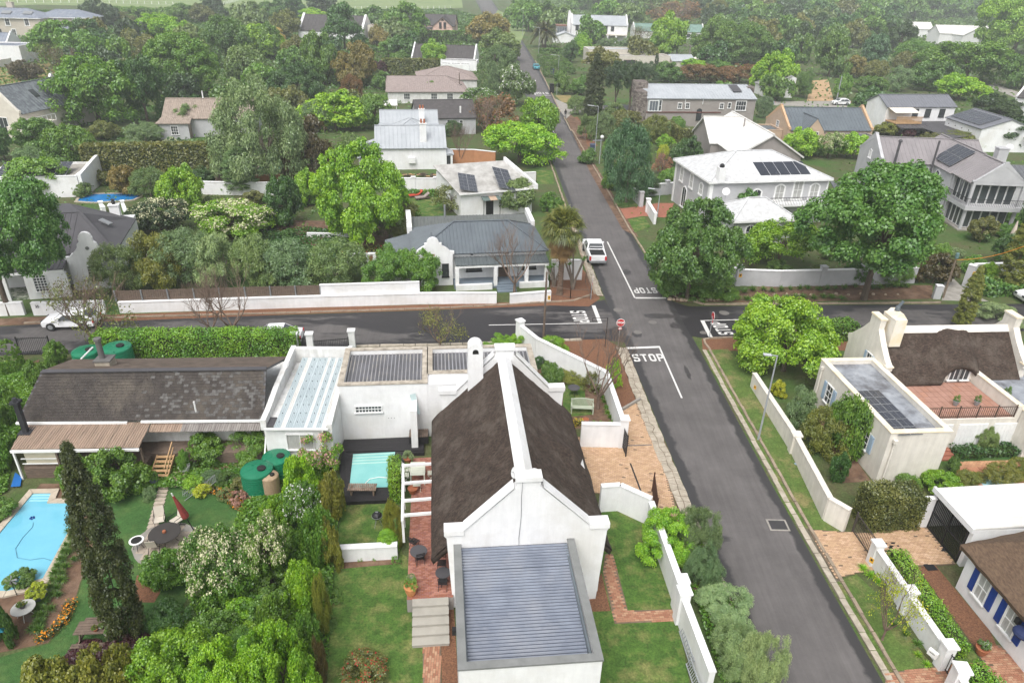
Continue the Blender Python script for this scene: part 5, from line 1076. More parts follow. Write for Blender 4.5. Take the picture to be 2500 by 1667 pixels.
MB().box(1.8,5.6,-1.5,-.02,2.4,2.55).build('balcony',greyw,root);bb=MB()
for k in range(20):bb.box(2+k*.18,2.03+k*.18,-1.45,-1.42,2.55,3.5)
bb.build('balcony_railing',iron,root)
# pavilion: floors, corner posts, glazing
X0,X1,Y0,Y1=7.0,13.0,-9.4,-4.62
gable(root,X0,X1,Y0,Y1,5.9,8.0,greyw,taupe,axis='y',rib=.55,z0=5.55,over=.03,par=(1,0),parh=.12,parw=.25,ridge=(X0+X1)/2,name='pediment')
MB().box(X0-.3,X1+.3,Y0-.4,Y1,2.55,3.05).build('floor_slab',greyw,root);MB().box(X0-.2,X1+.2,Y0-.2,Y1,0,.15).build('terrace',concrete,root)
for x in (X0,X1-.3):
    for y in (Y0,Y1-.4):MB().box(x,x+.3,y,y+.3,.15,2.55).build('column',greyw,root);MB().box(x,x+.3,y,y+.3,3.05,5.55).build('column',greyw,root)
pg=mat('reflective_glass',(.06,.07,.075),.08,spec=.8)
for z in (.2,3.1):
    for k in range(5):window(root,X0+1.0+k*1.0,Y0+.9,z,.85,2.2,0,1,1,wframe,gm=pg,fr=.05,sill=False)
    for k in range(4):window(root,X0+.45,Y1-.7-k*.95,z,.8,2.2,-90,1,1,wframe,gm=pg,fr=.05,sill=False)
MB().box(X0+.5,X1-.5,Y0+.95,Y1-.05,.16,5.5).build('glazed_room',mat('dim_interior',(.08,.075,.07),.8),root)
bb=MB()
for k in range(31):bb.box(X0+k*.2,X0+.02+k*.2,Y0-.36,Y0-.33,3.05,3.9)
for k in range(24):bb.box(X0-.28,X0-.25,Y0-.3+k*.2,Y0-.28+k*.2,3.05,3.9)
bb.box(X0-.3,X1+.3,Y0-.37,Y0-.32,3.9,3.95);bb.box(X0-.3,X0-.24,Y0-.37,Y1,3.9,3.95);bb.build('balcony_railing',iron,root)
chimney(root,13.6,-1.5,5,8.2,1.2,1.0,greyw);p=P(*Zm(3,0,2180,1385),8);dish('satellite_dish','white dish beside the square grey chimney of the glazed house',(61.8,91,7.4),.4,R(-30),60,.8)
MB().box(wx1+.7,wx1+9,-3,5,0,4.2).build('side_wing',greyw,root);r=MB();roof_plane(r,[(13.6,-3.3,4.2),(22,-3.3,4.2),(22,1,5.7),(13.6,1,5.7)],.1,0,.55);r.build('side_roof',mat('dark_grey_sheet',(.12,.125,.135),.55),root)
MB().slab([(-6,-4,2.3),(4.5,-4.6,2.3),(4.5,-1.6,3.0),(-6,-.6,3.0)],.12).build('carport_roof',MATS['dark_grey_sheet'],root)
for x in (-5.5,4):MB().box(x-.08,x+.08,-3.9,-3.7,0,2.2).build('carport_post',iron,root)
solar(root,(-3.8,-3.3,2.6),(1,0,0),(0,1,.22),2,1,1.0,1.6)
# ---- cream thatched house on the right
root,L=bld('cream_thatched_house','cream house with dark thatch, eyebrow dormer, ochre chimney and tiled roof terrace',Zm(3,2,1090,450),Zm(3,2,2310,425),2.9)
RX=L;zr2=5.5;yr=2.45;RT=root
b=MB();b.box(0,RX,.35,5.1,0,2.9);b.build('wall',cream,root)
for nm,xa,xb in (('west_gable',-.1,.3),('east_gable',RX-.2,RX+.25)):
    pr=[(.1,0),(4.9,0),(4.9,3.3),(5.1,3.5),(5.1,3.75),(4.75,3.9),(4.45,4.2),(3.6,5.0),(3.05,5.65),(3.05,6.3),(1.9,6.3),(1.9,5.65),(1.35,5.0),(.55,4.25),(.2,4.0),(-.1,3.8),(-.1,3.5),(.1,3.3)]
    g=MB();g.yz(pr,xa,xb);o=g.build(nm,cream,root);c=MB();c.box(xa-.05,xb+.05,1.85,3.1,6.3,6.42);c.box(xa-.05,xb+.05,-.15,.3,3.75,3.85);c.build('coping',creamy,o)
def th2(u,v):   # eyebrow over the terrace door
    return 0
b=MB();nx,ny=60,16;idx={}
xd=loc(root,*Zm(3,2,1720,400),2.9)[0]
for i in range(nx+1):
    for k in range(ny+1):
        x=.3+(RX-.5)*i/nx;t=k/ny;br=max(0,1-((x-xd)/1.35)**2)**.6 if abs(x-xd)<1.35 else 0
        y0_=-.32+.3*br;z0_=2.62+1.12*br;y=y0_+(yr-y0_)*t;z=z0_+(zr2-z0_)*(t**(1-.25*br));z+=.02*math.sin(x*4)+random.uniform(-.012,.012)
        idx[i,k]=len(b.v);b.v.append((x,y,z))
for i in range(nx):
    for k in range(ny):b.f.append((idx[i,k],idx[i+1,k],idx[i+1,k+1],idx[i,k+1]));b.m.append(0)
n0=len(b.v)
for i in range(nx+1):v=b.v[idx[i,0]];b.v.append((v[0],v[1]+.12,v[2]-.3))
for i in range(nx+1):v=b.v[idx[i,0]];b.v.append((v[0],v[1]+.9,v[2]-.1))
for i in range(nx):b.f.append((idx[i,0],n0+i,n0+i+1,idx[i+1,0]));b.m.append(0);b.f.append((n0+i,n0+nx+1+i,n0+nx+2+i,n0+i+1));b.m.append(0)
b.build('thatch_slope',thatch,root,smooth=True)
b=MB();b.slab([(RX-.2,5.3,2.7),(.3,5.3,2.7),(.3,yr,zr2),(RX-.2,yr,zr2)],.3);b.build('thatch_slope',thatch,root)
b=MB();b.slab([(.3,yr-.35,zr2-.28),(RX-.2,yr-.35,zr2-.28),(RX-.2,yr,zr2+.12),(.3,yr,zr2+.12)],.06);b.slab([(.3,yr+.35,zr2-.28),(RX-.2,yr+.35,zr2-.28),(RX-.2,yr,zr2+.12),(.3,yr,zr2+.12)],.06);b.build('ridge_band',cream,root)
c=MB();c.box(.55,1.35,1.3,2.8,4.6,6.6);c.xz([(.5,6.6),(1.4,6.6),(1.1,6.95),(.8,6.95)],1.5,2.6);c=c.build('chimney',creamy,root);b=MB();b.lathe([(.18,6.9),(.16,7.2),(.1,7.3)],.95,2.1,8);b.beam((.95,2.1,7.2),(1.2,2.1,7.65),.25,.04);b.build('chimney_cowl',zincd,c)
MB().xz([(xd-1.2,2.5),(xd+1.2,2.5),(xd+.95,3.3),(xd+.4,3.62),(xd-.4,3.62),(xd-.95,3.3)],.25,.38).build('dormer_wall',cream,root)
window(root,xd-.3,.22,1.95+.6,.62,.9,0,2,1,wframe);window(root,xd+.42,.22,2.55,.62,.9,0,2,1,wframe)
window(root,-.1,2.0,2.7,.5,1.0,-90,2,2,wframe,fr=.06,shut=pblue)
# flat wing with solar strip
fx0=-3.85;fy0,fy1=-7.2,1.5
rr=flat(root,fx0,-.12,fy0,fy1,3.6,cream,mat('silver_bitumen',(.32,.34,.37),.45,(.2,.215,.24),1.4,.1,spec=.5,c3=(.09,.09,.1),scale3=.8),.35,.3,creamy,rib=None)
q0=Vector(loc(root,*Zm(3,2,1215,968),3.45));q1=Vector(loc(root,*Zm(3,2,850,567),3.45));q2=Vector(loc(root,*Zm(3,2,1435,955),3.45));ey=(q1-q0);ex=q2-q0;ex.z=ey.z=0
solar(root,q0,ex,Vector((0,1,0)),2,6,ex.length/2-.03,ey.length/6-.04,.035,lift=.06)
window(root,fx0,-.4,1.3,.7,1.3,-90,2,3,wframe,fr=.07,shut=pblue);window(root,fx0,-5.2,1.2,.7,1.2,-90,2,3,wframe,fr=.07,shut=pblue)
for y in (1.0,):b=MB();b.tube([(fx0-.08,y,3.2),(fx0-.08,y,.1)],.06,7);b.box(fx0-.2,fx0-.02,y-.1,y+.1,3.1,3.3);b.build('downpipe',cream,root)
b=MB();b.tube([(fx0+.35,fy0-.08,3.0),(fx0+.35,fy0-.08,.1)],.06,7);b.box(fx0+.23,fx0+.47,fy0-.2,fy0-.02,2.95,3.2);b.build('downpipe',cream,root)
# terrace over garages
ty0=loc(root,*Zm(3,2,1520,740),3)[1];tz=2.35;tx0,tx1=.15,loc(root,*Zm(3,2,2270,712),3)[0]
MB().box(-.1,tx1+.3,ty0,.33,0,tz-.05).build('garage_wall',cream,root)
nxt=14;nyt=7
for i in range(nxt):
    for k in range(nyt):
        xa=tx0+(tx1-tx0)*i/nxt;xb=tx0+(tx1-tx0)*(i+1)/nxt;ya=ty0+.15+(.1-ty0)*k/nyt;yb=ty0+.15+(.1-ty0)*(k+1)/nyt
        MB().box(xa+.012,xb-.012,ya+.012,yb-.012,tz-.05,tz+random.uniform(0,.008)).build('terrace_tile',terrat if (i*7+k*3)%5 else mat('terracotta_tile_pale',(.38,.2,.14),.75),root)
MB().box(-.1,.12,ty0,.3,tz-.05,tz+.75).build('parapet',cream,root);MB().box(-.14,.16,ty0,.3,tz+.75,tz+.82).build('coping',creamy,root);MB().box(tx1+.02,tx1+.32,ty0,.3,tz-.05,tz+.8).build('parapet',cream,root);MB().box(tx1-.02,tx1+.36,ty0,.3,tz+.8,tz+.87).build('coping',creamy,root)
bb=MB();n=int((tx1-tx0)/.14)
for k in range(n+1):bb.box(tx0+k*.14,tx0+.018+k*.14,ty0+.08,ty0+.1,tz,tz+.75)
bb.box(tx0,tx1,ty0+.07,ty0+.11,tz+.75,tz+.79);bb.box(tx0,tx1,ty0+.07,ty0+.11,tz+.1,tz+.13)
for k in range(6):bb.box(tx0+k*(tx1-tx0)/5-.03,tx0+k*(tx1-tx0)/5+.03,ty0+.06,ty0+.12,tz,tz+.9)
bb.build('terrace_railing',mat('rusty_iron',(.09,.06,.045),.7),root)
for k in range(3):
    xa=.6+k*2.35;d=MB();d.box(xa,xa+1.95,ty0-.03,ty0,0,1.95)
    for j in range(7):d.box(xa+.05+j*.27,xa+.28+j*.27,ty0-.05,ty0-.03,.05,1.9)
    d.build('garage_door',wframe,root)
flat(root,tx1+.35,tx1+5,ty0-1.2,3.5,2.9,cream,MATS['silver_bitumen'],.25,.25,creamy,rib=None)
b=MB();b.box(tx1+.5,tx1+1.2,ty0-1.6,ty0-1.21,1.5,2.1);b.lathe([(.24,0),(.24,.02)],tx1+.85,0,16)if False else None;b.build('air_conditioner',wframe,root)
b=MB()
for k in range(3):b.tube([(tx1+.7+.3*math.cos(a*.52),ty0-1.26-.03*k,.75+.3*math.sin(a*.52))for a in range(13)],.025,5,cap=False)
b.build('hose_reel',mat('hose_green',(.03,.05,.04),.6),root)
for i in range(3):MB().box(1.0,2.6,ty0-.5-.35*i,ty0-.15-.35*i,0,.28-.09*i).build('step',brickr,root)
for i in range(3):MB().box(tx1-.2,tx1+1.6,ty0-2.1-.3*i,ty0-1.8-.3*i,0,.4-.12*i).build('step',brickr,root)
# ---- bottom right thatched cottage with blue shutters
root,L=bld('blue_shutter_cottage','white cottage with light brown thatch and royal blue shutters at the lower right',Zm(3,3,1690,730),(2500,1645),0)
BC=root
b=MB();b.box(0,9,.02,6,0,2.6);b.build('wall',white,root)
nb=lambda k:0
b=MB();nx,ny=30,16;idx={}
for i in range(nx+1):
    for k in range(ny+1):
        x=-.35+9.6*i/nx;t=k/ny;y=-.35+3.4*t;z=2.55+2.6*t;hipx=max(0,t*1.1-(x+.35)/2.2*1.0)if x<3 else 0
        z-=hipx*1.6;idx[i,k]=len(b.v);b.v.append((x,y,z+.02*math.sin(x*5+k)+random.uniform(-.012,.012)))
for i in range(nx):
    for k in range(ny):b.f.append((idx[i,k],idx[i+1,k],idx[i+1,k+1],idx[i,k+1]));b.m.append(0)
n0=len(b.v)
for i in range(nx+1):v=b.v[idx[i,0]];b.v.append((v[0]+(.0),v[1]+.1,v[2]-.28))
for i in range(nx):b.f.append((idx[i,0],n0+i,n0+i+1,idx[i+1,0]));b.m.append(0)
n0=len(b.v)
for k in range(ny+1):v=b.v[idx[0,k]];b.v.append((v[0]+.1,v[1],v[2]-.28))
for k in range(ny):b.f.append((idx[0,k],idx[0,k+1],n0+k+1,n0+k));b.m.append(0)
b.slab([(9.2,6.3,2.55),(-.3,6.3,2.55),(.4,3.05,5.1),(9.2,3.05,5.1)],.3);b.build('thatch_roof',thatch2,root,smooth=False)
for q in (Zm(3,3,1880,790),Zm(3,3,2110,1080)):
    p=loc(root,*q,1.0);window(root,p[0]+.05,.02,.75,.66,1.35,0,2,2,wframe,gm=curtain,fr=.08,shut=bluep)
# white garage with sheeted roof and black gate
root=thing('white_garage','white garage with white ribbed roof and tall black bar gate beside the paved driveway','garage',P(*Zm(3,3,1440,200)),math.atan2(*(lambda a,c:(c.y-a.y,c.x-a.x))(P(*Zm(3,3,1440,200)),P(*Zm(3,3,1700,510)))))
p=loc(root,*Zm(3,3,1700,510),0);W=p[0];q=loc(root,2330,1203,2.6)
r=MB();roof_plane(r,[(-.25,-.05,2.55),(W+.3,-.05,2.55),(W+.3,6.2,2.75),(-.25,6.2,2.75)],.08,0,.3,.04,.04,False);r.build('roof',whiteroof,root)
MB().box(-.3,-.05,.0,6,0,2.45).build('wall',white,root);MB().box(W+.05,W+.3,0,6,0,2.45).build('wall',white,root);MB().box(-.05,W+.05,5.8,6,0,2.45).build('wall',white,root);MB().box(-.3,W+.35,-.2,-.06,2.3,2.62).build('fascia',white,root)
bb=MB()
for k in range(int(W/.11)):bb.box(k*.11,.03+k*.11,-.03,0,.05,2.25)
for z in (.08,1.1,2.2):bb.box(0,W,-.05,.01,z,z+.07)
for x in (0,W/2,W-.06):bb.box(x,x+.06,-.05,.01,0,2.28)
bb.build('bar_gate',iron,root)

# ---- houses along the left edge and the far right
root=thing('cream_villa','cream two-storey villa with grey hipped roof and roof lights, far upper left','house',P(*Zm(0,0,-200,330)),R(6));s=root
xr_=loc(s,*Zm(0,0,770,230),0)[0];W=36;sand2=mat('beige_render',(.5,.45,.38),.85)
hip(root,-4,22,0,12,6.3,9.0,sand2,zinc,rib=1.0,over=.6,fascia=wframe);hip(root,18,36,6,16,6.3,8.6,sand2,zinc,rib=1.0,over=.6,fascia=wframe)
for x,w_,h_,z in ((2.5+5,1.1,1.7,4.3),(11.2,1.3,2.2,3.9),(17.5,1.2,2.2,3.9)):window(root,x,0,z,w_,h_,0,2,2,fr=.25)
for x in (24.5,30.8):window(root,x,6,4.2,1.1,1.6,0,2,2,fr=.25)
window(root,12.5,0,.6,1.1,2,0,2,2,fr=.25);window(root,7.8,0,.4,1.1,2.2,0,1,2,dframe);chimney(root,9,9,7,10.6,2,1.4,sand2)
MB().box(17,21,-2,-.01,0,3.4).build('portico',sand2,root);hip(root,21,31,-4,5.9,3.0,4.6,sand2,zinc,rib=1.0)
for k in range(2):q=MB();q.slab([(9+k*7,1.6,7.4),(12+k*7,1.6,7.4),(12+k*7,3.4,8.2),(9+k*7,3.4,8.2)],-.1);q.build('skylight',galv,root)
root=thing('white_low_house','low white house with flat roof above the dry field at the left edge','house',P(*Zm(0,0,-300,560)),R(4));s=root
x1=loc(s,*Zm(0,0,250,560),0)[0];flat(root,0,x1,0,9,4.4,white,zinc,.3,.3,rib=.8);window(root,x1-7.5,0,1.4,3,1.2,0,3,2);gable(root,-6,x1-8,9.1,16,4.2,6.5,white,zinc,par=(0,1),rib=.9)
wall_run('boundary_wall','white garden wall in front of the low white house at the left edge',[Zm(0,0,-200,640),Zm(0,0,110,585)],.4,1.8,white)
root=thing('steep_roof_house','stone-coloured house with steep streaked grey roof, two roof windows and a glass balcony','house',(-77.0,118.2,0),R(62));s=root
stre=mat('streaked_grey_sheet',(.17,.19,.2),.5,(.09,.1,.115),.9,stretch=(2.5,2.5,.25),contrast=(.4,.6))
g0=P(*Zm(0,0,165,1005),4);g1=P(*Zm(0,0,480,885),4);dd=g1-g0;root.location=(g0.x,g0.y,0);root.rotation_euler.z=math.atan2(dd.y,dd.x)-R(20)
gable(root,0,15.5,0,8,4.0,7.6,sand,stre,par=(1,1),rib=.6,pm=cream);
for x in (5.5,8.2):q=MB();q.slab([(x,1.6,5.5),(x+1,1.6,5.5),(x+1,2.7,6.5),(x,2.7,6.5)],-.1);q.build('skylight',glass,root)
window(root,0,3.5,.6,1.6,2.4,-90,2,1);MB().box(-3,4,-3,-.1,0,2.4).build('terrace_base',sand,root);bb=MB()
for k in range(9):bb.box(-3+k*.87,-2.94+k*.87,-3,-2.94,2.4,3.4)
bb.box(-3,4,-3,-2.92,3.4,3.46);bb.build('balcony_railing',wframe,root)
root=thing('small_grey_roof_house','small low house with plain grey roof and white gable parapet, beside the streaked-roof house','house',P(*Zm(0,0,440,950)),R(8));gable(root,0,7,0,7,3,5.2,greyw,taupe,par=(1,0),pm=white,rib=None)
root,L=bld('tan_roof_cottage','cottage with tan tiled roof, bay hip and small paned window, under the big green trees',Zm(0,0,1450,1035),Zm(0,0,1960,1035),3.4)
gable(root,0,L+5,0,8,3.2,5.6,greyw,tanroof,rib=.3);r=MB();roof_plane(r,[(-.8,-2.2,2.6),(4.6,-2.2,2.6),(4.6,-.1,3.3),(-.2,-.1,3.3)],.1,0,.3);r.box(-.4,4.2,-1.8,-.02,0,2.55);r.build('bay',tanroof,root)
MB().box(-.42,4.22,-1.85,-1.8,0,2.5).build('bay_wall',greyw,root);window(root,2.0,-1.85,.8,1.0,1.3,0,3,3);b=MB();b.tube([(5.8,3.9,5.6),(5.8,3.9,6.8)],.1,6);b.build('vent_pipe',wframe,root)
root,L=bld('panel_roof_house','white flat house with black solar collectors at the left edge behind the street oaks',Zm(0,1,-150,150),Zm(0,1,330,140),2.3)
flat(root,0,L+4.5,0,7,2.6,white,concrete,.25,.3,rib=None);solar(root,(1,.6,2.4),(1,0,0),(0,1,.25),6,3,1.3,1.2)
MB().yz([(0,0),(7.6,0),(7.6,3.5),(6.4,3.5),(0,2.8)],L+4.6,L+5.0).build('gable_parapet',white,root)
for i,(q,q2,lab)in enumerate(((Zm(1,0,860,1060),Zm(1,0,1090,1060),'long white-roofed carport behind the lime tree, left of the silver-roofed house'),)):
    p=P(*q);root=thing('carport',lab,'carport',p,R(9));W=9;MB().slab([(0,0,2.5),(W,0,2.5),(W,5,2.8),(0,5,2.8)],.12).build('roof',whiteroof,root)
    for x in (.2,3.1,6,8.8):MB().box(x-.06,x+.06,.1,.2,0,2.38).build('post',wframe,root)
# far whites, upper right
root=thing('far_white_house','far white house with bright gable roof among bare trees, upper right','house',P(*Zm(3,0,1560,395)),R(5));s=root
k_=(loc(s,*Zm(3,0,1960,395),0)[0])/12
gable(root,0,12*k_,0,9,4.6,7.6,white,whiteroof,rib=None,par=(0,0));gable(root,3*k_,9*k_,-7,3,4.4,7.4,white,whiteroof,axis='y',rib=None)
root=thing('far_white_cottage','far white cottage with plain white roof left of the bright gabled house','house',P(*Zm(3,0,1250,330)),R(4));s=root
k_=loc(s,*Zm(3,0,1470,330),0)[0];gable(root,0,k_,0,8,3.8,6.6,white,whiteroof,rib=None);MB().slab([(k_+.5,-4,2.8),(k_*1.9,-4,2.8),(k_*1.9,2,3.1),(k_+.5,2,3.1)],.15).build('carport_roof',whiteroof,root)
for x in (k_+1,k_*1.8):MB().box(x-.1,x+.1,-3.9,-3.7,0,2.7).build('carport_post',wframe,root)
root=thing('white_wall_building','plain white-walled outbuilding beside the sandy terraces','outbuilding',P(*Zm(3,0,30,870)),R(6));s=root
k_=loc(s,*Zm(3,0,260,870),0)[0];MB().xz([(0,0),(k_,0),(k_+.3,4.5),(k_*.85,5),(0,2.4)],0,7).build('wall',white2,root);MB().slab([(-.3,-.3,2.45),(k_*.85,-.3,5.1),(k_*.85,7.3,5.1),(-.3,7.3,2.45)],.1).build('roof',silver2,root)
root=thing('edge_white_gable_house','white gabled wall of a house cut by the right edge of the view','house',P(*Zm(3,0,2290,1060)),R(-55));gable(root,-2,12,0,8,4.5,7.6,white,darkroof,par=(1,0),rib=None);window(root,-2,4,2.8,.9,1.3,-90,1,1,dframe)
root=thing('garden_shed','small timber-slatted shed with zinc roof beside the far turquoise pool','shed',P(*Zm(0,1,1920,165)),R(8))
for k in range(9):MB().box(0,4.2,0,.06,.05+k*.25,.25+k*.25).build('plank',wood,root)
MB().box(.05,4.15,.07,3,0,2.2).build('wall',wood,root);MB().slab([(-.3,-.5,2.3),(4.5,-.5,2.3),(4.5,3.3,2.8),(-.3,3.3,2.8)],.08).build('roof',zincd,root)

# ---- garden and boundary walls
wall_run('white_boundary_wall','white rendered wall along the side street, high behind the feathery tree and low before the verandah',[Zm(0,1,1075,1325),Zm(1,1,0,1290),Zm(1,1,1480,1245),Zm(1,1,2160,1240)],.25,[.95,1.0,1.0,1.0],white)
wall_run('white_boundary_wall','taller white rendered wall panel between the timber fence and the gabled house',[Zm(1,1,604,1262),Zm(1,1,1480,1232)],.2,1.95,white)
wall_run('white_boundary_wall','short white wall with yellow plate, right of the blue-grey steps',[Zm(1,1,2278,1250),Zm(2,1,378,1220)],.25,.95,white)
wall_run('white_boundary_wall','low white wall with house number beside the great oak',[Zm(0,1,310,1345),Zm(0,1,950,1330)],.3,1.1,white)
wall_run('white_boundary_wall','low white wall behind the great oak trunk at the left edge',[Zm(0,1,-500,1370),Zm(0,1,230,1340)],.3,1.1,white)
fr_=thing('timber_fence','dark upright-board fence with grey steel posts above the white street wall','fence',P(*Zm(0,1,1060,1325)))
a=P(*Zm(0,1,1060,1322))-fr_.location;e=P(*Zm(1,1,604,1266))-fr_.location;d=(e-a);Lf=d.length;d.normalize();ang=math.atan2(d.y,d.x);me=MB().box(0,.165,-.02,.02,0,1.0).mesh('fence_board',wood);pm_=MB().box(-.05,.05,-.06,.06,0,1.1).mesh('fence_post',galv);nbd=int(Lf/.18)
for k in range(nbd):q=a+d*(k*Lf/nbd);o=inst('fence_board',me,fr_,(q.x,q.y+.12,.95+random.uniform(-.01,.01)),ang)
for k in range(9):q=a+d*(k*Lf/8);inst('fence_post',pm_,fr_,(q.x,q.y+.05,.9),ang)
wall_run('garden_wall','white cross wall between the lawns beside the brick patio',[Zm(1,3,718,497),Zm(1,3,1262,467)],.28,.85,white)
wall_run('courtyard_wall','white wall curving round the bench garden up to the side street',[Zm(1,2,2334+30,175),Zm(2,2,250,290),Zm(2,2,860,560),Zm(2,2,1010,1052)],.25,[2.0,1.9,1.55,1.75],white,piers=[0,3])
wall_run('courtyard_wall','white wall with black gate post closing the bench garden',[Zm(2,2,640,1052),Zm(2,2,1000,1058)],.25,1.7,white)
wall_run('yard_wall','white bent wall south of the brick forecourt, beside the thatched house',[Zm(2,3,795,60),Zm(2,3,960,48),Zm(2,3,1225,172)],.25,1.75,white)
wall_run('lawn_wall','white wall between the side lawn and the street olives, ending in a capped pier',[Zm(2,3,1225,172),Zm(2,3,1480,915)],.25,1.55,white,piers=[1])
wall_run('lawn_wall','white wall with ladder lying against it, running off the lower edge',[Zm(2,3,1497,1022),Zm(2,3,1740,1700)],.25,1.6,white,piers=[0])
wall_run('verge_wall','long cream wall beside the grass verge in front of the cream thatched house',[Zm(2,2,2170,520),Zm(3,2,270,1105),(2012,1268),(2060,1297)],.25,[1.1,1.25,1.5,1.5],cream,piers=[1],pierh=.1)
wall_run('drive_wall','white wall with letterbox and pier beside the worn verge, lower right',[Zm(3,3,960,525),Zm(3,3,1560,1425)],.25,1.15,white,piers=[0,.5,1],pierh=.25,pierw=.45)
wall_run('drive_wall','white pier wall at the lower right corner before the front path',[Zm(3,3,1660,1640),(2380,1800)],.25,1.1,white,piers=[0])
wall_run('drive_wall','short white wall between the clipped hedge and the garage',[Zm(3,3,1290,203),Zm(3,3,1440,195)],.2,2.0,white)
wall_run('corner_wall','pale grey panelled wall below the oaks on the corner plot',[Zm(2,1,1750,960),Zm(2,1,2040,1080),Zm(3,1,150,1092),Zm(3,1,1350,1060)],.25,[1.5,1.6,1.6,1.6],greyw,capm=white,piers=[1,2.3,2.6])
wall_run('entrance_wall','tall pale grey gate pier wall with black house number at the concrete drive',[Zm(3,1,1785,1080),Zm(3,1,1850,1100)],.5,2.2,greyw,capm=white)
wall_run('entrance_wall','pale grey wall behind the entrance shrubs at the right edge',[Zm(3,1,1860,1000),Zm(3,1,2500,980)],.25,1.3,greyw,capm=white)
wall_run('entrance_wall','small grey pier left of the concrete drive',[Zm(3,1,1515,1195),Zm(3,1,1580,1200)],.4,1.3,greyw,capm=white)
wall_run('gate_wall','pale grey gate wall of the hip-roofed villa, north of the brick drive',[Zm(2,1,1120,320),Zm(2,1,1180,380)],.3,1.5,greyw,capm=white,piers=[1])
wall_run('gate_wall','white curved wall between brick drive and clipped grass',[Zm(2,1,1240,430),Zm(2,1,1305,540)],.3,1.3,white,piers=[0])
wall_run('gate_wall','pale grey wall behind the villa drive planting',[Zm(2,1,1200,290),Zm(2,1,1545,260)],.3,1.5,greyw,capm=white,piers=[.6])
wall_run('side_garden_wall','white wall beside the garden with sun loungers',[Zm(1,1,1290,235),Zm(1,1,1730,240)],.3,1.6,white,piers=[.3,.75],pierh=.15)
wall_run('side_garden_wall','white wall across the gardens below the turquoise pool',[Zm(0,1,1780,270),Zm(1,1,30,280),Zm(1,1,260,275)],.3,1.6,white,piers=[1.8],pierh=.15)
wall_run('low_garden_wall','low white wall bounding the shaded lawn behind the olive trees',[Zm(1,1,475,650),Zm(1,1,940,655)],.25,.4,white)
wall_run('low_garden_wall','low white wall with a black smoker beside the gabled house',[Zm(1,1,800,875),Zm(1,1,1090,865)],.3,.8,white)
wall_run('low_garden_wall','stepped white wall stub left of the feathery tree',[Zm(1,1,960,870),Zm(1,1,985,1060)],.3,1.4,white)
wall_run('court_wall','curved terracotta-faced wall with white coping beside the silver-roofed house',[Zm(1,0,1720,1475),Zm(1,0,1960,1478),Zm(1,0,2150,1500)],.3,2.4,mat('orange_wall',(.42,.2,.1),.85),capm=white)
wall_run('court_wall','orange-brown retaining wall under the turquoise pool terrace',[Zm(0,1,2270,170),Zm(1,1,300,165)],.3,1.0,mat('orange_wall',(.42,.2,.1),.85))
wall_run('court_wall','white wall with pier beside the solar cottage',[Zm(2,1,130,170),Zm(2,1,245,165)],.3,1.4,white)
wall_run('street_end_wall','white wall behind the yuccas on the corner',[Zm(2,1,380,1030),Zm(2,1,655,1030)],.2,2.0,white)
for q,h_,lab in ((Zm(1,2,378,252),1.9,'left white gate pier on the side street'),(Zm(1,2,515,252),1.9,'middle white gate pier on the side street'),(Zm(1,2,880,190),1.6,'right white gate pier on the side street')):
    p=P(*q);t=thing('gate_pier',lab,'pier',p,R(6));b=MB();b.box(-.24,.24,-.2,.2,0,h_);b.build('shaft',white,t);MB().box(-.3,.3,-.26,.26,h_,h_+.12).build('cap',white,t)
def railing(name,label,pts,h,m,step=.12,cat='railing',z0=.08,px=True,t=.02,posts=True,parts=True):
    q=[P(*v)if px else Vector((*v,0))for v in pts];root=thing(name,label,cat,q[0]);o=q[0];pk=MB().box(-t/2,t/2,-t/2,t/2,z0,h+.06).mesh('picket',m)
    for a,e in zip(q[:-1],q[1:]):
        a=a-o;e=e-o;d=e-a;n=max(1,int(d.length/step))
        for z in (z0+.06,h-.04):MB().beam((a.x,a.y,z),(e.x,e.y,z),.035,.04).build('rail',m,root)
        for i in range(n+1):v=a+d*(i/n);inst('picket',pk,root,v,0)
        if posts:
            for v in (a,e):MB().box(v.x-.035,v.x+.035,v.y-.035,v.y+.035,0,h+.12).build('post',m,root)
    return root
railing('pedestrian_gate','narrow black bar gate between the left and middle white piers',[Zm(1,2,400,250),Zm(1,2,495,250)],1.5,iron,.13,'gate')
railing('sliding_gate','wide black bar gate between the middle and right white piers',[Zm(1,2,535,250),Zm(1,2,850,225)],1.3,iron,.13,'gate')
railing('sliding_gate','dark bar gate closing the paved drive beside the clipped hedge',[Zm(3,3,790,245),Zm(3,3,960,490)],1.3,mat('bronze_iron',(.07,.06,.055),.6),.12,'gate')
railing('garden_gate','small black bar gate by the letterbox pier, lower right',[Zm(3,3,1570,1425),Zm(3,3,1660,1560)],1.1,iron,.12,'gate')
railing('garden_gate','open black lattice gate standing beside the bench garden wall',[Zm(2,2,1010,1052),Zm(2,2,1048,1148)],1.5,iron,.12,'gate',t=.03)
railing('forecourt_gate','rust-brown lattice gate on the brick forecourt by the yard wall',[Zm(2,3,1290,120),(1592,1200)],1.3,mat('rust_lattice',(.09,.045,.03),.8),.1,'gate',t=.03)
railing('roof_terrace_fence','black palisade fence behind the round-headed tree at the left edge',[Zm(0,2,190,250),Zm(0,2,470,240)],1.5,iron,.13,'fence')
railing('pole_fence','low grey pole fence round the palm corner',[Zm(2,1,380,1170),Zm(2,1,555,1200),Zm(2,1,735,1200),Zm(2,1,690,1060)],.95,wood,3.,'fence',t=.06)
railing('far_paddock_fence','long white post-and-rail fence along the pasture at the horizon',[(0,8),(250,8),(440,13)],1.6,wframe,4.,'fence',t=.25)
railing('far_paddock_fence','white paddock fence rising at the far field above the dark tree',[(540,14),(590,0)],1.8,wframe,4.,'fence',t=.25)
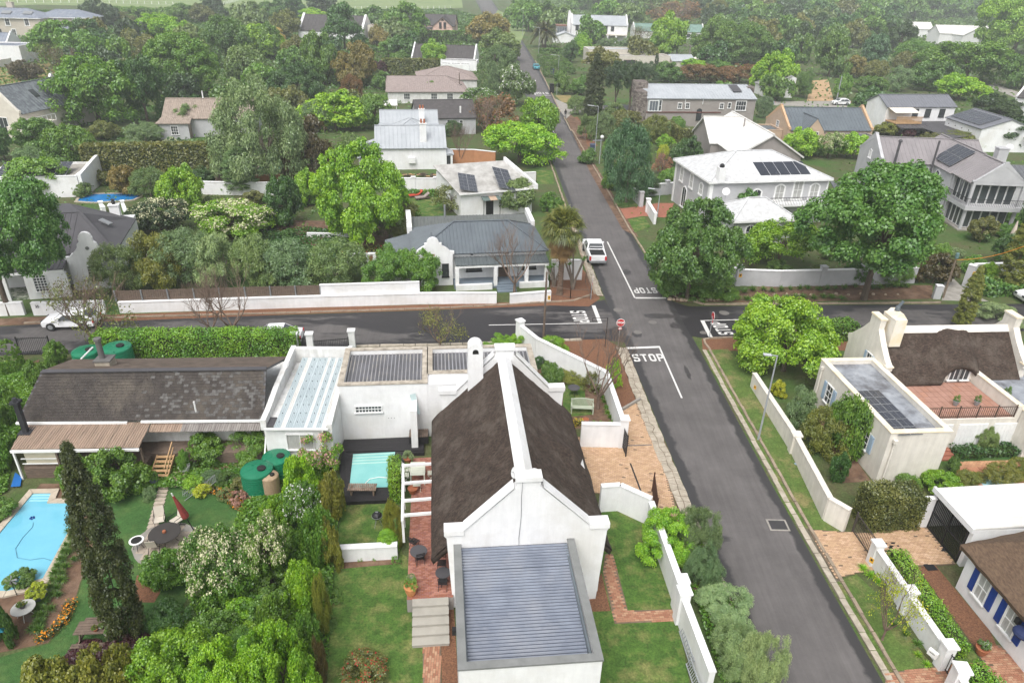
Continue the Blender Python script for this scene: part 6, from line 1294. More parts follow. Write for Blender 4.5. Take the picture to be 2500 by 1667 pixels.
railing('far_paddock_fence','white paddock fence between far pasture and the long dark roof',[(820,24),(1100,22)],1.6,wframe,4.,'fence',t=.25)
# ---- pools
def pool(name,label,pts,wm,cm,cw,z=.1,steps=None,stones=True,bw=.5):
    q=[P(*v,z)for v in pts]
    if sum(q[i].x*q[(i+1)%len(q)].y-q[(i+1)%len(q)].x*q[i].y for i in range(len(q)))<0:q=q[::-1]
    o=sum(q,Vector())/len(q);o.z=0;root=thing(name,label,'swimming pool',o);q=[v-o for v in q];N=len(q)
    MB().xy([(v.x,v.y)for v in q],0,z-.06).build('water',wm,root)
    outp=[]
    for i in range(N):
        a,b_,c=q[i-1],q[i],q[(i+1)%N];d1=(b_-a).normalized();d2=(c-b_).normalized();n1=Vector((d1.y,-d1.x,0));n2=Vector((d2.y,-d2.x,0));n=(n1+n2);n=n/max(.3,n.length_squared)*2
        outp.append(b_+n*cw)
    for i in range(N):
        a,c=q[i],q[(i+1)%N];A,C=outp[i],outp[(i+1)%N];L=(c-a).length;n=max(1,int(L/bw))if stones else 1
        for k in range(n):
            t0,t1=k/n,(k+1)/n-(.02/L if stones else 0)
            MB().xy([(v.x,v.y)for v in (A.lerp(C,t0),A.lerp(C,t1),a.lerp(c,t1),a.lerp(c,t0))],0,z+random.uniform(0,.006)).build('coping_stone',cm,root)
    return root,o
pc=mat('pale_coping',(.5,.43,.34),.85,(.4,.34,.27),2)
Z3=lambda x,y:Zm(0,3,x,y)
pool('swimming_pool','large sky-blue pool with pale coping left of the tall cypress',[Zm(0,2,290,1470),Zm(0,2,455,1466),Zm(0,2,418,1556),Zm(0,2,690,1553),Z3(690,70),Z3(375,648),Z3(300,668),Z3(215,725),Z3(60,760),Z3(-420,740)],water1,pc,.35)
for k in range(3):a=[Zm(0,2,278+k*-8,1490+k*24),Zm(0,2,448-k*6,1488+k*24)];A=P(*a[0],.05);B=P(*a[1],.05);MB().beam((A.x,A.y,.045),(B.x,B.y,.045),.12,.012).build('pool_step_edge',mat('pool_step_pale',(.3,.6,.68),.3),kind='structure')
b=MB();pts=[P(*Z3(*v),.06)for v in ((290,160),(285,200),(200,290),(135,390),(150,470),(260,487),(380,472),(445,492))];b.tube(pts,.014,5);o=b.build('pool_cleaner_hose',mat('hose_blue',(.1,.28,.4),.5));tag(o,'thin dark hose curling across the large sky-blue pool','hose')
b=MB();v=P(*Z3(282,122),.06)
for k in range(5):b.ball((v.x+.09*math.cos(k*1.26),v.y+.09*math.sin(k*1.26),.07),.05,4)
o=b.build('pool_cleaner',bluep);tag(o,'small dark blue pool cleaner floating in the large pool','pool cleaner')
# small aqua pool with black deck
dz=.3
solid('pool_deck_base',[Zm(1,2,800,998),Zm(1,2,1515,965),Zm(1,2,1515,1110),Zm(1,2,1340,1115),Zm(1,2,1340,1225),Zm(1,2,1215,1230),Zm(1,2,1205,1530),Zm(1,2,822,1550),Zm(1,2,760,1270)],deck,0,dz-.06)
DK=thing('pool_deck','','',(0,0,0));del DK['label'];del DK['category'];DK['kind']='structure'
A=P(*Zm(1,2,800,998),dz);B=P(*Zm(1,2,1515,965),dz);C=P(*Zm(1,2,1205,1530),dz);D=P(*Zm(1,2,822,1550),dz)
w0,w1,w2,w3=[P(*Zm(1,2,*v),dz)for v in ((882,1120),(1257,1100),(1215,1415),(847,1428))]
def boards(a,b_,c,d,n):      # a-b one end, d-c the other; boards run a->b
    for k in range(n):
        t0,t1=k/n,(k+.93)/n;q=[a.lerp(d,t0),b_.lerp(c,t0),b_.lerp(c,t1),a.lerp(d,t1)]
        q=q if (q[1]-q[0]).cross(q[2]-q[0]).z>0 else q[::-1];MB().xy([(v.x,v.y)for v in q],dz-.06,dz+random.uniform(-.004,.004)).build('deck_board',deck,DK)
wl0=P(*Zm(1,2,795,1100),dz);wr0=P(*Zm(1,2,1510,1090),dz)
boards(A,B,wr0,wl0,14);boards(w3,w2+Vector((.05,0,0)),C,P(*Zm(1,2,850,1548),dz),16);boards(wl0,w0,w3,P(*Zm(1,2,826,1425),dz),22)
boards(w1,P(*Zm(1,2,1335,1100),dz),P(*Zm(1,2,1335,1225),dz),P(*Zm(1,2,1245,1228),dz),9)
t=thing('plunge_pool','small aqua pool with pale steps set in a black timber deck','swimming pool',sum((w0,w1,w2,w3),Vector())/4);t.location.z=0;o=t.location
q=[v-Vector((o.x,o.y,0))for v in (w3,w2,w1,w0)];MB().xy([(v.x,v.y)for v in q],0,dz-.03).build('water',water2,t)
for k in range(4):
    a=q[3].lerp(q[0],.02+k*.085);c=q[2].lerp(q[1],.02+k*.085);a2=q[3].lerp(q[0],.06+k*.085);c2=q[2].lerp(q[1],.06+k*.085);MB().xy([(v.x,v.y)for v in (a2,c2,c,a)],dz-.03,dz-.026+k*.0).build('step_edge',mat('aqua_step',(.34,.55,.5),.4),t)
b=MB();hp=[P(*Zm(1,2,*v),dz)-Vector((o.x,o.y,0))for v in ((1010,1412),(995,1380),(1030,1345),(1110,1328),(1225,1338))];b.tube(hp,.025,5);b.build('hose',wframe,t)
pool('swimming_pool','deep blue pool with stone edge behind the charcoal-roofed gable house',[Zm(0,1,690,330),Zm(0,1,735,268),Zm(0,1,1180,262),Zm(0,1,1250,285),Zm(0,1,1180,318),Zm(0,1,850,340)],water3,stonem,.35)
pool('swimming_pool','turquoise pool seen beneath the pale silver-leaved tree',[Zm(1,1,30,50),Zm(1,1,60,15),Zm(1,1,310,10),Zm(1,1,300,50)],mat('pool_water_turq',(.05,.4,.5),.1),pc,.3)
pool('swimming_pool','small pale pool half hidden by the spreading juniper, right of the cream house',[Zm(3,2,1830,1290),Zm(3,2,2250,1270),Zm(3,2,2250,1450),Zm(3,2,2050,1460)],mat('pool_water_pale',(.3,.52,.58),.1),brickb,.5)
sheet('pool_terrace',[Zm(3,2,1700,1190),Zm(3,2,2500,1170),Zm(3,2,2500,1300),Zm(3,2,1740,1300)],brickbuff,.03)
sheet('terrace_paving',[Zm(3,2,1600,1110),Zm(3,2,2500,1010),Zm(3,2,2500,1190),Zm(3,2,1650,1190)],lawn2,.02)
sheet('garden_bed',[Zm(3,2,430,690),Zm(3,2,560,760),Zm(3,2,970,1365),Zm(3,2,720,1380),Zm(3,2,650,1140)],soil,.02)
sheet('garden_bed',[Zm(0,2,-100,480),Zm(0,2,350,280),Zm(0,2,330,420),Zm(0,2,170,570),Zm(0,2,-100,700)],soil,.02)
sheet('garden_bed',[Zm(0,2,1100,1050),Zm(0,2,2334,1000),Zm(1,2,300,1100),Zm(1,3,50,60),Zm(0,3,2150,90),Zm(0,2,1900,1420),Zm(0,2,1500,1420),Zm(0,2,1000,1500)],soil,.01)

# ================================================================ vegetation
rs=np.random.RandomState(11)
def leafmesh(name,C,N,L,W,rnd,mats,fl=None,zs=1):
    """one folded leaf (two triangles sharing the midrib) per centre C with normal N, all in one mesh"""
    n=len(C);Nn=N/np.maximum(1e-6,np.linalg.norm(N,axis=1))[:,None];r=rs.normal(size=(n,3));T=np.cross(Nn,r);T/=np.linalg.norm(T,axis=1)[:,None]+1e-9;B=np.cross(Nn,T)
    L=np.broadcast_to(np.asarray(L,float),(n,))[:,None];W=np.broadcast_to(np.asarray(W,float),(n,))[:,None]
    v=np.empty((n,4,3));v[:,0]=C-T*L*.5;v[:,1]=C+B*W*.5+Nn*L*.12;v[:,2]=C+T*L*.5-Nn*L*.12;v[:,3]=C-B*W*.5+Nn*L*.12
    if zs!=1:v[:,:,2]=C[:,None,2]+(v[:,:,2]-C[:,None,2])/zs
    me=bpy.data.meshes.new(name);me.vertices.add(n*4);me.vertices.foreach_set('co',v.reshape(-1));me.loops.add(n*4);me.loops.foreach_set('vertex_index',np.arange(n*4,dtype=np.int32))
    me.polygons.add(n);me.polygons.foreach_set('loop_start',np.arange(0,n*4,4,dtype=np.int32));
    for m in mats:me.materials.append(m)
    if fl is not None:me.polygons.foreach_set('material_index',fl.astype(np.int32))
    a=me.attributes.new('rnd','FLOAT','FACE');a.data.foreach_set('value',rnd.astype(np.float32));me.update();me.validate();return me
leaf=MATS['leaf']
flw=mat('cream_blossom',(.62,.6,.4),.8,(.5,.5,.3),6);flwhite=mat('white_blossom',(.75,.75,.72),.8);florange=mat('orange_blossom',(.75,.28,.02),.7);flred=mat('red_blossom',(.4,.03,.03),.7);flyel=mat('yellow_blossom',(.75,.55,.04),.7);flpink=mat('pink_blossom',(.55,.3,.28),.8)
def unit(n):r=rs.normal(size=(n,3));return r/np.linalg.norm(r,axis=1)[:,None]
def crown(nclump=46,leaves=9000,ls=.07,lw=.75,cr=(.17,.3),shell=.62,flat_=.0,prof=None,mats=None,flower=0.,vert=0.,seed=0,droop=0.,lobes=8,zs=1):
    """crown of radius 1 and height 1 (z 0..1) made of leaf clumps"""
    rs.seed(seed);P_=[]
    if prof is None and shell<.9:
        LB=[np.array([0,0,.12])];LR=[.5]
        for k in range(lobes):u=unit(1)[0];u[2]=abs(u[2])*.8-.22;LB.append(u*rs.uniform(.42,.6));LR.append(rs.uniform(.26,.42))
    while len(P_)<nclump:
        if prof is not None:
            z=rs.rand();rad=prof(z)*(.55+.4*rs.rand());a=rs.rand()*6.283;p=np.array([math.cos(a)*rad,math.sin(a)*rad,z*2-1])
        elif shell>=.9:p=unit(1)[0]*.92
        else:
            k=rs.randint(len(LB));u=unit(1)[0];u[2]=u[2]*.8+.15;p=LB[k]+u*LR[k]*(1 if rs.rand()>.15 else .6)
            if sum(np.linalg.norm(p-LB[q])<LR[q]*.72 for q in range(len(LB))if q!=k)>0 and rs.rand()>.1:continue
            if p[2]<-.62:continue
        P_.append(p)
    P_=np.array(P_);R_=rs.uniform(*cr,nclump);cb=rs.rand(nclump)
    w=R_**2;k=rs.choice(nclump,leaves,p=w/w.sum());d=unit(leaves);d[:,2]=np.where(d[:,2]<-.35,-d[:,2]*.8,d[:,2])
    out_=P_[k]/(np.linalg.norm(P_[k],axis=1)[:,None]+.1);d=d+out_*.35;d/=np.linalg.norm(d,axis=1)[:,None]
    rr=R_[k]*(.55+.75*rs.rand(leaves)**1.3);C=P_[k]+d*rr[:,None]*np.array([1,1,1/zs**.6])
    C[:,2]-=droop*rs.rand(leaves)*.25
    N=d*.75+unit(leaves)*.65;N[:,2]+=.3
    if vert:N[:,2]*=(1-vert)
    if prof is None:C[:,:2]/=np.percentile(np.abs(C[:,:2]),99.3);lo_,hi_=np.percentile(C[:,2],[.7,99.5]);C[:,2]=(C[:,2]-lo_)/(hi_-lo_)*2-1
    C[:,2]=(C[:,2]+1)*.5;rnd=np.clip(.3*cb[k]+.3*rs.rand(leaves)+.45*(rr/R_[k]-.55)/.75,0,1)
    fl=None
    if flower:top=(C[:,2]>.42)&(rs.rand(leaves)<flower*(cb[k]*1.4+.1));fl=top.astype(int)
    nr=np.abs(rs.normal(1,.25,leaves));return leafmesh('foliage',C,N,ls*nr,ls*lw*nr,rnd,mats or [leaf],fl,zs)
CR={}
CR['broad']=[crown(90,16000,.066,.8,(.09,.19),seed=s)for s in (1,2,3,33)]
CR['big']=[crown(230,60000,.034,.8,(.055,.12),.7,seed=s,lobes=14)for s in (4,5)]
CR['fine']=[crown(110,21000,.062,.32,(.08,.17),seed=s)for s in (6,7)]
CR['willowy']=[crown(120,30000,.045,.36,(.07,.15),seed=s,vert=.5)for s in (8,9)]
CR['far']=[crown(60,4200,.125,.8,(.1,.22),seed=s)for s in (10,11,12)]
CR['cypress']=[crown(420,48000,.085,.6,(.13,.24),prof=lambda z:.92*(1-z**5)*(min(1,z*9+.6)),seed=s,vert=.3,zs=7)for s in (13,14)]
CR['cone']=[crown(70,10000,.075,.55,(.16,.28),prof=lambda z:1-.78*z,seed=s)for s in (15,)]
CR['flowery']=[crown(120,26000,.045,.8,(.07,.15),seed=17,mats=[leaf,flw],flower=.42),crown(120,26000,.045,.8,(.07,.15),seed=18,mats=[leaf,flw],flower=.4)]
CR['whiteflower']=[crown(90,16000,.06,.8,(.09,.18),seed=19,mats=[leaf,flwhite],flower=.16)]
CR['pinkflower']=[crown(90,18000,.05,.8,(.08,.17),seed=20,mats=[leaf,flpink],flower=.4)]
CR['redflower']=[crown(90,18000,.05,.8,(.08,.17),seed=21,mats=[leaf,flred],flower=.16)]
CR['citrus']=[crown(50,12000,.065,.8,(.13,.24),seed=22,mats=[leaf,florange],flower=.004)]
CR['umbrella']=[crown(110,18000,.055,.6,(.08,.16),seed=23,droop=.1)]
CR['wisp']=[crown(60,1500,.045,.7,(.1,.22),shell=.45,seed=40)]
CR['sparse']=[crown(40,2600,.075,.8,(.1,.22),shell=.45,seed=24)]
CR['ball']=[crown(200,12000,.055,.7,(.06,.1),shell=.97,seed=25)]
SPEC_LEAF={'maple':crown(200,52000,.036,.9,(.06,.13),.72,seed=31,lobes=12),'olivefg':crown(170,48000,.05,.24,(.07,.15),.7,seed=32,lobes=10)}
CR['maple']=[SPEC_LEAF['maple']];CR['olivefg']=[SPEC_LEAF['olivefg']]
# branch skeletons, radius 1 height 1
def skeleton(seed,depth,spread=.9,base=.16,r0=.035,fork=3,up=.55,thin=.62,n0=5,start=.0,curve=.25,sides=5):
    rng=random.Random(seed);mb=MB()
    def grow(p,d,L,r,k):
        pts=[p];q=p
        for i in range(3):
            d=(d+Vector((rng.uniform(-curve,curve),rng.uniform(-curve,curve),rng.uniform(-.05,.16)))).normalized();q=q+d*L/3;pts.append(q)
        mb.tube(pts,[r,r*.88,r*.76,r*.62],sides if k>1 else 3,cap=False)
        if k<=0:return
        for j in range(rng.choice([fork,fork,fork-1])if k>0 else 0):
            a=rng.uniform(0,6.28);nd=(d+Vector((math.cos(a),math.sin(a),rng.uniform(-.2,up)))*rng.uniform(.45,.85)).normalized();grow(pts[-1]if j<2 else pts[2],nd,L*rng.uniform(.62,.85),r*thin,k-1)
    mb.tube([(0,0,-.03),(0,0,.0),(.005,0,base*.5),(0,.005,base)],[r0*1.9,r0*1.35,r0*1.1,r0],8)
    for j in range(n0):a=6.28*j/n0+rng.uniform(-.4,.4);grow(Vector((0,0,base*rng.uniform(.7,1))),Vector((math.cos(a)*spread,math.sin(a)*spread,up+.45)).normalized(),.27,r0*.72,depth)
    return mb
BARE=[skeleton(s,5,r0=.02,fork=3,base=.14,thin=.58,sides=4).mesh('branches',twig)for s in (1,2,3)]
LIMB=[skeleton(s,1,r0=.05,base=.32,spread=.7,up=.8).mesh('trunk',bark)for s in (4,5)];LIMBG=[skeleton(s,1,r0=.04,base=.34,spread=.7,up=.8).mesh('trunk',barkg)for s in (6,7)]
STEM=skeleton(9,0,r0=.05,base=.2,n0=4).mesh('stems',bark)
COLS=dict(green=(.062,.142,.022),mid=(.052,.115,.024),deep=(.03,.08,.02),dark=(.024,.052,.018),lime=(.115,.24,.018),yellow=(.2,.25,.02),olive=(.078,.13,.05),silver=(.14,.21,.135),grey=(.078,.135,.075),
            brown=(.13,.085,.035),rust=(.115,.075,.035),autumn=(.12,.112,.032),khaki=(.078,.095,.03),purple=(.035,.01,.014),bronze=(.05,.045,.02),cypress=(.03,.045,.015),gold=(.1,.122,.024),bright=(.094,.205,.013),oak=(.046,.115,.026),blue=(.045,.105,.06),straw=(.32,.26,.11),pinkish=(.2,.12,.09))
for _k,_v in list(COLS.items()):COLS[_k]=(_v[0]*1.85,_v[1]*1.7,_v[2]*1.1)
rng=random.Random(42)
def leafcol(c):
    c=COLS[c];k=rng.uniform(.88,1.12);return (c[0]*k*rng.uniform(.93,1.07),c[1]*k,c[2]*k*rng.uniform(.9,1.1),1)
def tree(x0,x1,yt,yb,sp,col,label,name='tree',cat='tree',trunk=True,squash=None,lift=.12,group=None,base=None):
    """a tree filling the box x0..x1, yt..yb of the picture, standing on the ground at the box's foot"""
    cx=(x0+x1)/2;g=P(*(base or (cx,yb-(yb-yt)*.04)));d=proj(g)[2];r=(x1-x0)/2*d/FPX;u=Vector((g.x,g.y,0)).normalized()
    if base:
        h=height_at(g.x,g.y+r*.3,yt)*1.03;r=(x1-x0)/2*proj(g+Vector((0,0,h*.6)))[2]/FPX;tz=max(.1*h,min(.5*h,height_at(g.x,g.y-r*.6,yb)));dx=(cx-proj(g+Vector((0,0,h*.6)))[0])*proj(g+Vector((0,0,h*.6)))[2]/FPX;yy=1
    else:
        r*=.97;g=g+u*min(r*.72,5.5);h=height_at(g.x,g.y+r*.42,yt)/.93;h=max(h,r*.75 if trunk else r*.55);d=proj(g+Vector((0,0,h/2)))[2];r=(x1-x0)/2*d/FPX*(1.04 if d<90 else 1.12);dx=0;tz=h*lift if trunk else 0
    root=thing(name,label,cat,g,rng.uniform(0,6.28)if not base else 0,group)
    me=rng.choice(CR[sp])
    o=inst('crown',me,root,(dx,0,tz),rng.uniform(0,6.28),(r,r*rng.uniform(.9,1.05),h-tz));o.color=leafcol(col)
    if trunk:
        t=inst('trunk',rng.choice(LIMBG if sp in ('fine','willowy')else LIMB),root,(0,0,0),rng.uniform(0,6.28),(r*.3,r*.3,h*.8)if sp=='cypress' else (max(r*.75,h*.35),max(r*.75,h*.35),h*.86))
    return root
def shrub(x0,x1,yt,yb,sp,col,label,name='shrub',cat='shrub',group=None):
    return tree(x0,x1,yt,yb,sp,col,label,name,cat,trunk=False,group=group)
def baretree(x0,x1,yt,base,label,name='bare_tree',lc=None,k=None,m=None,cat='tree',wide=1.):
    g=P(*base);d=proj(g)[2];h=height_at(g.x,g.y,yt);r=(x1-x0)/2*d/FPX*wide;root=thing(name,label,cat,g,0)
    o=inst('branches',m or rng.choice(BARE),root,(0,0,0),rng.uniform(0,6.28),(r*1.75,r*1.75,h*1.2))
    if lc:c=inst('leaves',CR['wisp'][0],root,(0,0,h*.3),1,(r*.95,r*.95,h*.75));c.color=leafcol(lc)
    return root
def hedge(label,pts,th,h,col,dens=90,ls=.14,name='hedge',z0=0,px=True,cat='hedge',mats=None,flower=0):
    q=[P(*v)if px else Vector((*v,0))for v in pts];o=q[0].copy();C=[];N=[]
    for a,e in zip(q[:-1],q[1:]):
        a=a-o;e=e-o;d=e-a;L=d.length;u=d.normalized();s=Vector((-u.y,u.x,0));u=np.array(u);s=np.array(s);A=np.array(a)
        for area,kind in ((L*th,'t'),(L*h,'f'),(L*h*.6,'b'),(th*h,'l'),(th*h,'r')):
            n=int(area*dens*1.5);t=rs.rand(n);w_=rs.rand(n);j=rs.normal(0,.05,(n,3));zz=w_*h
            bl=.05*np.sin(t*L*2.1)+.04*np.sin(t*L*5.3+1)
            if kind=='t':c=A+np.outer(t*L,u)+np.outer((w_-.5)*th,s)+np.array([0,0,h])+np.outer(bl,[0,0,1]);nn=np.tile([0,0,1.],(n,1))
            elif kind in 'fb':sg=-.5 if kind=='f' else .5;c=A+np.outer(t*L,u)+s*sg*th+np.outer(zz,[0,0,1])+np.outer(bl*np.sign(sg),s);nn=np.tile(s*np.sign(sg),(n,1))
            else:sg=0 if kind=='l' else L;c=A+u*sg+np.outer((t-.5)*th,s)+np.outer(zz,[0,0,1]);nn=np.tile(u*(1 if sg else -1),(n,1))
            C.append(c+j);N.append(nn+unit(n)*.7)
    C=np.concatenate(C);N=np.concatenate(N);n=len(C);rnd=np.clip(.5+.28*np.sin(C[:,0]*1.7+C[:,1])*np.sin(C[:,0]*.6+2+C[:,2]*2)+rs.normal(0,.18,n),0,1);k=np.abs(rs.normal(1,.22,n))
    fl=(rs.rand(n)<flower).astype(int)if mats else None
    root=thing(name,label,cat,o);f=bpy.data.objects.new('foliage',leafmesh('foliage',C,N,ls*k,ls*.7*k,rnd,mats or [leaf],fl));COL.objects.link(f);f.parent=root;f.location.z=z0;f.color=leafcol(col)
    b=MB();
    for a,e in zip(q[:-1],q[1:]):
        a=a-o;e=e-o;d=(e-a).normalized();s=Vector((-d.y,d.x,0))*(th/2-.09);b.prism([a-s+d*.08,e-s-d*.08,e+s-d*.08,a+s+d*.08],[v+Vector((0,0,h-.1))for v in (a-s+d*.08,e-s-d*.08,e+s-d*.08,a+s+d*.08)])
    c=b.build('inner_twigs',mat('hedge_core',(.028,.05,.012),.95,(.04,.04,.02),6),root);c.location.z=z0
    return root
def strap(label,px_list,r,h,col='mid',name='strap_leaf_plant',n=60,group=None,cat='plant',w=.05):
    """clumps of arching strap leaves: one thing per clump"""
    key=('strap',n)
    if key not in WIN:
        mb=MB();rg=random.Random(3)
        for i in range(n):
            a=rg.uniform(0,6.28);l=rg.uniform(.6,1.);lean=rg.uniform(.2,1.);dx,dy=math.cos(a),math.sin(a);sx,sy=-dy*w,dx*w;pr=[]
            for t in (0,.35,.7,1):rr=t*lean*l;z=(t*1.25-.75*t*t*(.4+lean))*l;ww=(1-t*.85);pr+=[(dx*rr-sx*ww,dy*rr-sy*ww,max(.02,z)),(dx*rr+sx*ww,dy*rr+sy*ww,max(.02,z))]
            mb.add(pr,[(0,1,3,2),(2,3,5,4),(4,5,7,6)])
        me=mb.mesh('blades',leaf);at=me.attributes.new('rnd','FLOAT','FACE');at.data.foreach_set('value',np.repeat(rs.rand(n),3).astype(np.float32));WIN[key]=me
    labs=label if isinstance(label,list)else [label]*len(px_list)
    for lb,q in zip(labs,px_list):
        p=P(*q);o=inst(name,WIN[key],None,p,rng.uniform(0,6.28),(r*rng.uniform(.85,1.15),)*2+(h*rng.uniform(.85,1.15),));tag(o,lb,cat,group);o.color=leafcol(col)
def row(a,b_,n,j=3):return [(a[0]+(b_[0]-a[0])*i/(n-1)+rng.uniform(-j,j),a[1]+(b_[1]-a[1])*i/(n-1)+rng.uniform(-j,j))for i in range(n)]
HOUSES=[o for o in COL.objects if o.get('category')=='house'];CW=dict(green='green',mid='blue-green',deep='deep green',dark='dark',khaki='khaki',olive='olive')
def near_label(x,y,c,kind):
    p=P(x,y);best=min(HOUSES,key=lambda o:(o.location.xy-p.xy).length);u=proj(best.location);nm=best.name.split('.')[0].replace('_',' ')
    return f"{CW.get(c, c)} {kind} {'left of' if x < u[0] else 'right of'} and {'behind' if y < u[1] else 'in front of'} the {nm}"
T=tree;S_=shrub

# ---- left background
T(211,293,4,72,'broad','dark','dark oval evergreen right of the cream villa')
T(288,334,33,70,'broad','khaki','small brownish tree between the dark oval evergreen and the lime canopy')
T(324,463,41,118,'umbrella','lime','wide lime-green canopy behind the big acacias, upper left')
T(395,482,12,60,'broad','mid','hazy green round tree below the far pasture fence')
T(470,530,14,62,'broad','khaki','hazy brown-green tree left of the tallest dark tree by the meadow')
T(482,556,-14,48,'cone','dark','tall dark tree against the pale meadow')
T(108,241,60,175,'broad','green','bright green tree just right of the bare branching tree, upper left')
T(178,276,55,145,'broad','deep','dark green tree in front of the cream villa wing')
T(305,380,75,148,'sparse','khaki','thin olive-brown tree behind the big acacias')
T(335,405,92,160,'broad','khaki','olive-brown rounded tree left of the tallest acacia')
T(148,345,150,318,'umbrella','green','big spreading acacia with layered green crown, left of the tan cottage')
T(300,425,148,312,'umbrella','deep','darker acacia half shaded beside the tan cottage roof')
T(372,548,92,245,'big','green','largest green acacia crown above the tan cottage')
T(505,615,50,172,'umbrella','mid','tall mid-green tree between the lime crown and the silver poplar')
T(585,692,66,150,'broad','lime','lime tree with pale yellow pine peeping over its right side')
T(556,662,118,222,'broad','olive','dull olive tree behind the silver poplar')
T(660,702,74,122,'cone','straw','pale straw-yellow conical tree')
baretree(62,162,112,(150,205),'bare branching tree with fine twigs on the dry field',lc='khaki')
T(34,102,150,200,'broad','bronze','small dark bronze bush-tree on the dry field')
T(488,742,200,440,'willowy','silver','large silver-leaved poplar with feathery pale crown, left centre',base=(664,452))
T(426,522,258,340,'fine','olive','grey-olive rounded tree hiding the right of the tan cottage')
T(313,405,302,358,'fine','grey','grey-green multi-stemmed small tree above the long clipped hedge')
T(228,292,296,346,'broad','khaki','yellow-green shrub tree left of the long clipped hedge end')
T(145,212,246,315,'fine','grey','grey-dark bush beneath the layered acacia')
T(-20,48,300,400,'broad','deep','dark green tree at the left edge below the steep-roofed house')
T(38,138,293,372,'broad','mid','rounded green tree below the glass balcony of the steep-roofed house')
T(128,240,312,425,'broad','green','broad green tree at the left end of the long clipped hedge')
T(38,112,360,408,'fine','grey','soft grey bush over the panel-roofed house')
T(95,160,365,412,'fine','blue','blue-green bush right of the soft grey bush at the left')
T(400,480,338,412,'flowery','deep','dark tree with creamy flower heads in front of the long hedge')
T(404,480,383,432,'fine','olive','low olive tree beside the little timber shed')
T(352,420,378,425,'broad','green','thin-stemmed young green tree before the long dark hedge')
T(30,182,388,492,'broad','green','leafy green tree left of the deep blue pool')
T(556,631,366,482,'cypress','grey','grey-green upright conifer before the white cross wall')
T(485,545,375,440,'broad','khaki','loose climbing shrub beside the timber shed')
hedge('long tall clipped hedge with yellowish top, left middle',[Zm(0,0,800,1600),Zm(0,0,1960,1570)],2.2,4.6,'khaki',dens=26,ls=.3)
# great oak at left edge
T(-70,172,445,668,'big','oak','great street oak with leaning trunk at the left edge',base=(25,768))
T(267,342,409,482,'broad','autumn','orange-brown shrub tree over the deep blue pool')
T(330,412,412,492,'fine','olive','olive tree right of the orange-brown shrub by the pool')
T(398,508,412,540,'broad','bright','brilliant lime-green upright tree, left centre')
T(322,472,486,585,'flowery','dark','dark leathery evergreen with few pale flowers beside the charcoal roof')
T(464,676,488,608,'flowery','bright','cream-flowering bright green tree above the olive row')
for i,(a,b_,y0,y1,l)in enumerate(((262,352,610,712,'first olive of the street row, overlapping the curved gable house'),(318,440,584,708,'second olive of the street row, yellowish and dense'),(405,520,574,700,'third olive of the street row behind the timber fence'),(498,610,586,706,'fourth olive of the street row, silvery top'),(590,700,584,712,'fifth olive of the street row, broad and grey-green'),(660,800,592,730,'sixth olive of the street row'),(760,890,600,738,'last olive of the street row, its fringe hanging over the white wall'))):
    T(a-14,b_+14,y0-12,min(728,y1+22),'fine',['olive','gold','grey','silver','olive','grey','olive'][i],l,name='olive_tree',group='olive trees along the side street')
baretree(95,306,692,(235,852),'twiggy half-bare tree hanging over the side street, left',lc='khaki')
baretree(420,560,690,(520,828),'bare street tree behind the clipped hedge, left of the pair');baretree(500,700,672,(572,825),'bare street tree with wide forked branches behind the clipped hedge',lc=None)
# gardens, centre left
T(620,688,64,150,'broad','green','bright green hazy tree left of the pale straw conifer')
T(650,735,30,100,'broad','khaki','brownish hazy tree left of the long dark roof')
T(636,700,8,55,'broad','mid','soft green hazy tree near the top, left of the dark pair')
T(672,742,-12,52,'broad','deep','left dark tree of the pair near the top edge');T(748,822,-14,44,'broad','dark','right dark tree of the pair near the top edge')
T(733,812,27,56,'broad','lime','low yellow-green bushes behind the long dark roof')
T(786,900,20,135,'cone','deep','big dark blue-green conifer in front of the long dark roof')
T(688,760,95,172,'broad','khaki','brown-olive rounded tree before the long dark roof')
T(750,835,90,216,'broad','mid','blue-green tree below the big conifer')
T(668,795,158,274,'big','deep','dense deep-green dome tree behind the silver poplar')
T(826,914,112,222,'broad','autumn','tall bronze-yellow tree left of the tiled bungalow')
T(834,896,188,266,'willowy','rust','weeping rust-coloured tree below the bronze-yellow one')
T(936,1044,15,115,'broad','green','soft green tree left of the pink house')
T(903,958,68,130,'broad','autumn','orange-tinged tree right of the big conifer');T(922,976,98,146,'broad','green','small green tree left of the white-gabled cottage')
T(1028,1094,102,170,'broad','bright','fresh green tree standing before the white-gabled cottage roof')
T(1133,1244,36,112,'broad','autumn','mustard and green tree beside the far road')
T(1153,1264,76,158,'broad','olive','olive-green tree right of the white-gabled cottage');T(1168,1272,118,236,'willowy','grey','soft grey-green weeping tree beside the far road')
T(1216,1302,166,266,'whiteflower','olive','white-flowering tree beside the far stop line');T(1132,1226,217,268,'whiteflower','mid','low white-flowering shrub right of the tiled bungalow')
T(1010,1074,202,250,'broad','green','round green tree in front of the tiled bungalow');T(905,944,152,196,'broad','purple','small purple-leaved tree left of the tiled bungalow')
for i,(a,b_,y0,y1,c)in enumerate(((880,930,170,215,'olive'),(912,960,178,222,'mid'),(950,1010,128,165,'mid'),(975,1030,135,160,'deep'))):T(a,b_,y0,y1,'broad',c,['grey-green shrub left of the tiled bungalow roof','green shrub touching the tiled bungalow corner','clipped green bush below the small far tree','dark clipped bush left of the white-gabled cottage'][i])
hedge('clipped bronze-green hedge above the tiled bungalow',[Zm(1,0,1150,690),Zm(1,0,1650,690)],2.5,4.5,'khaki',dens=14,ls=.5)
hedge('low green hedge in front of the pink house',[Zm(1,0,1500,385),Zm(1,0,1890,380)],3,4,'mid',dens=5,ls=.8)
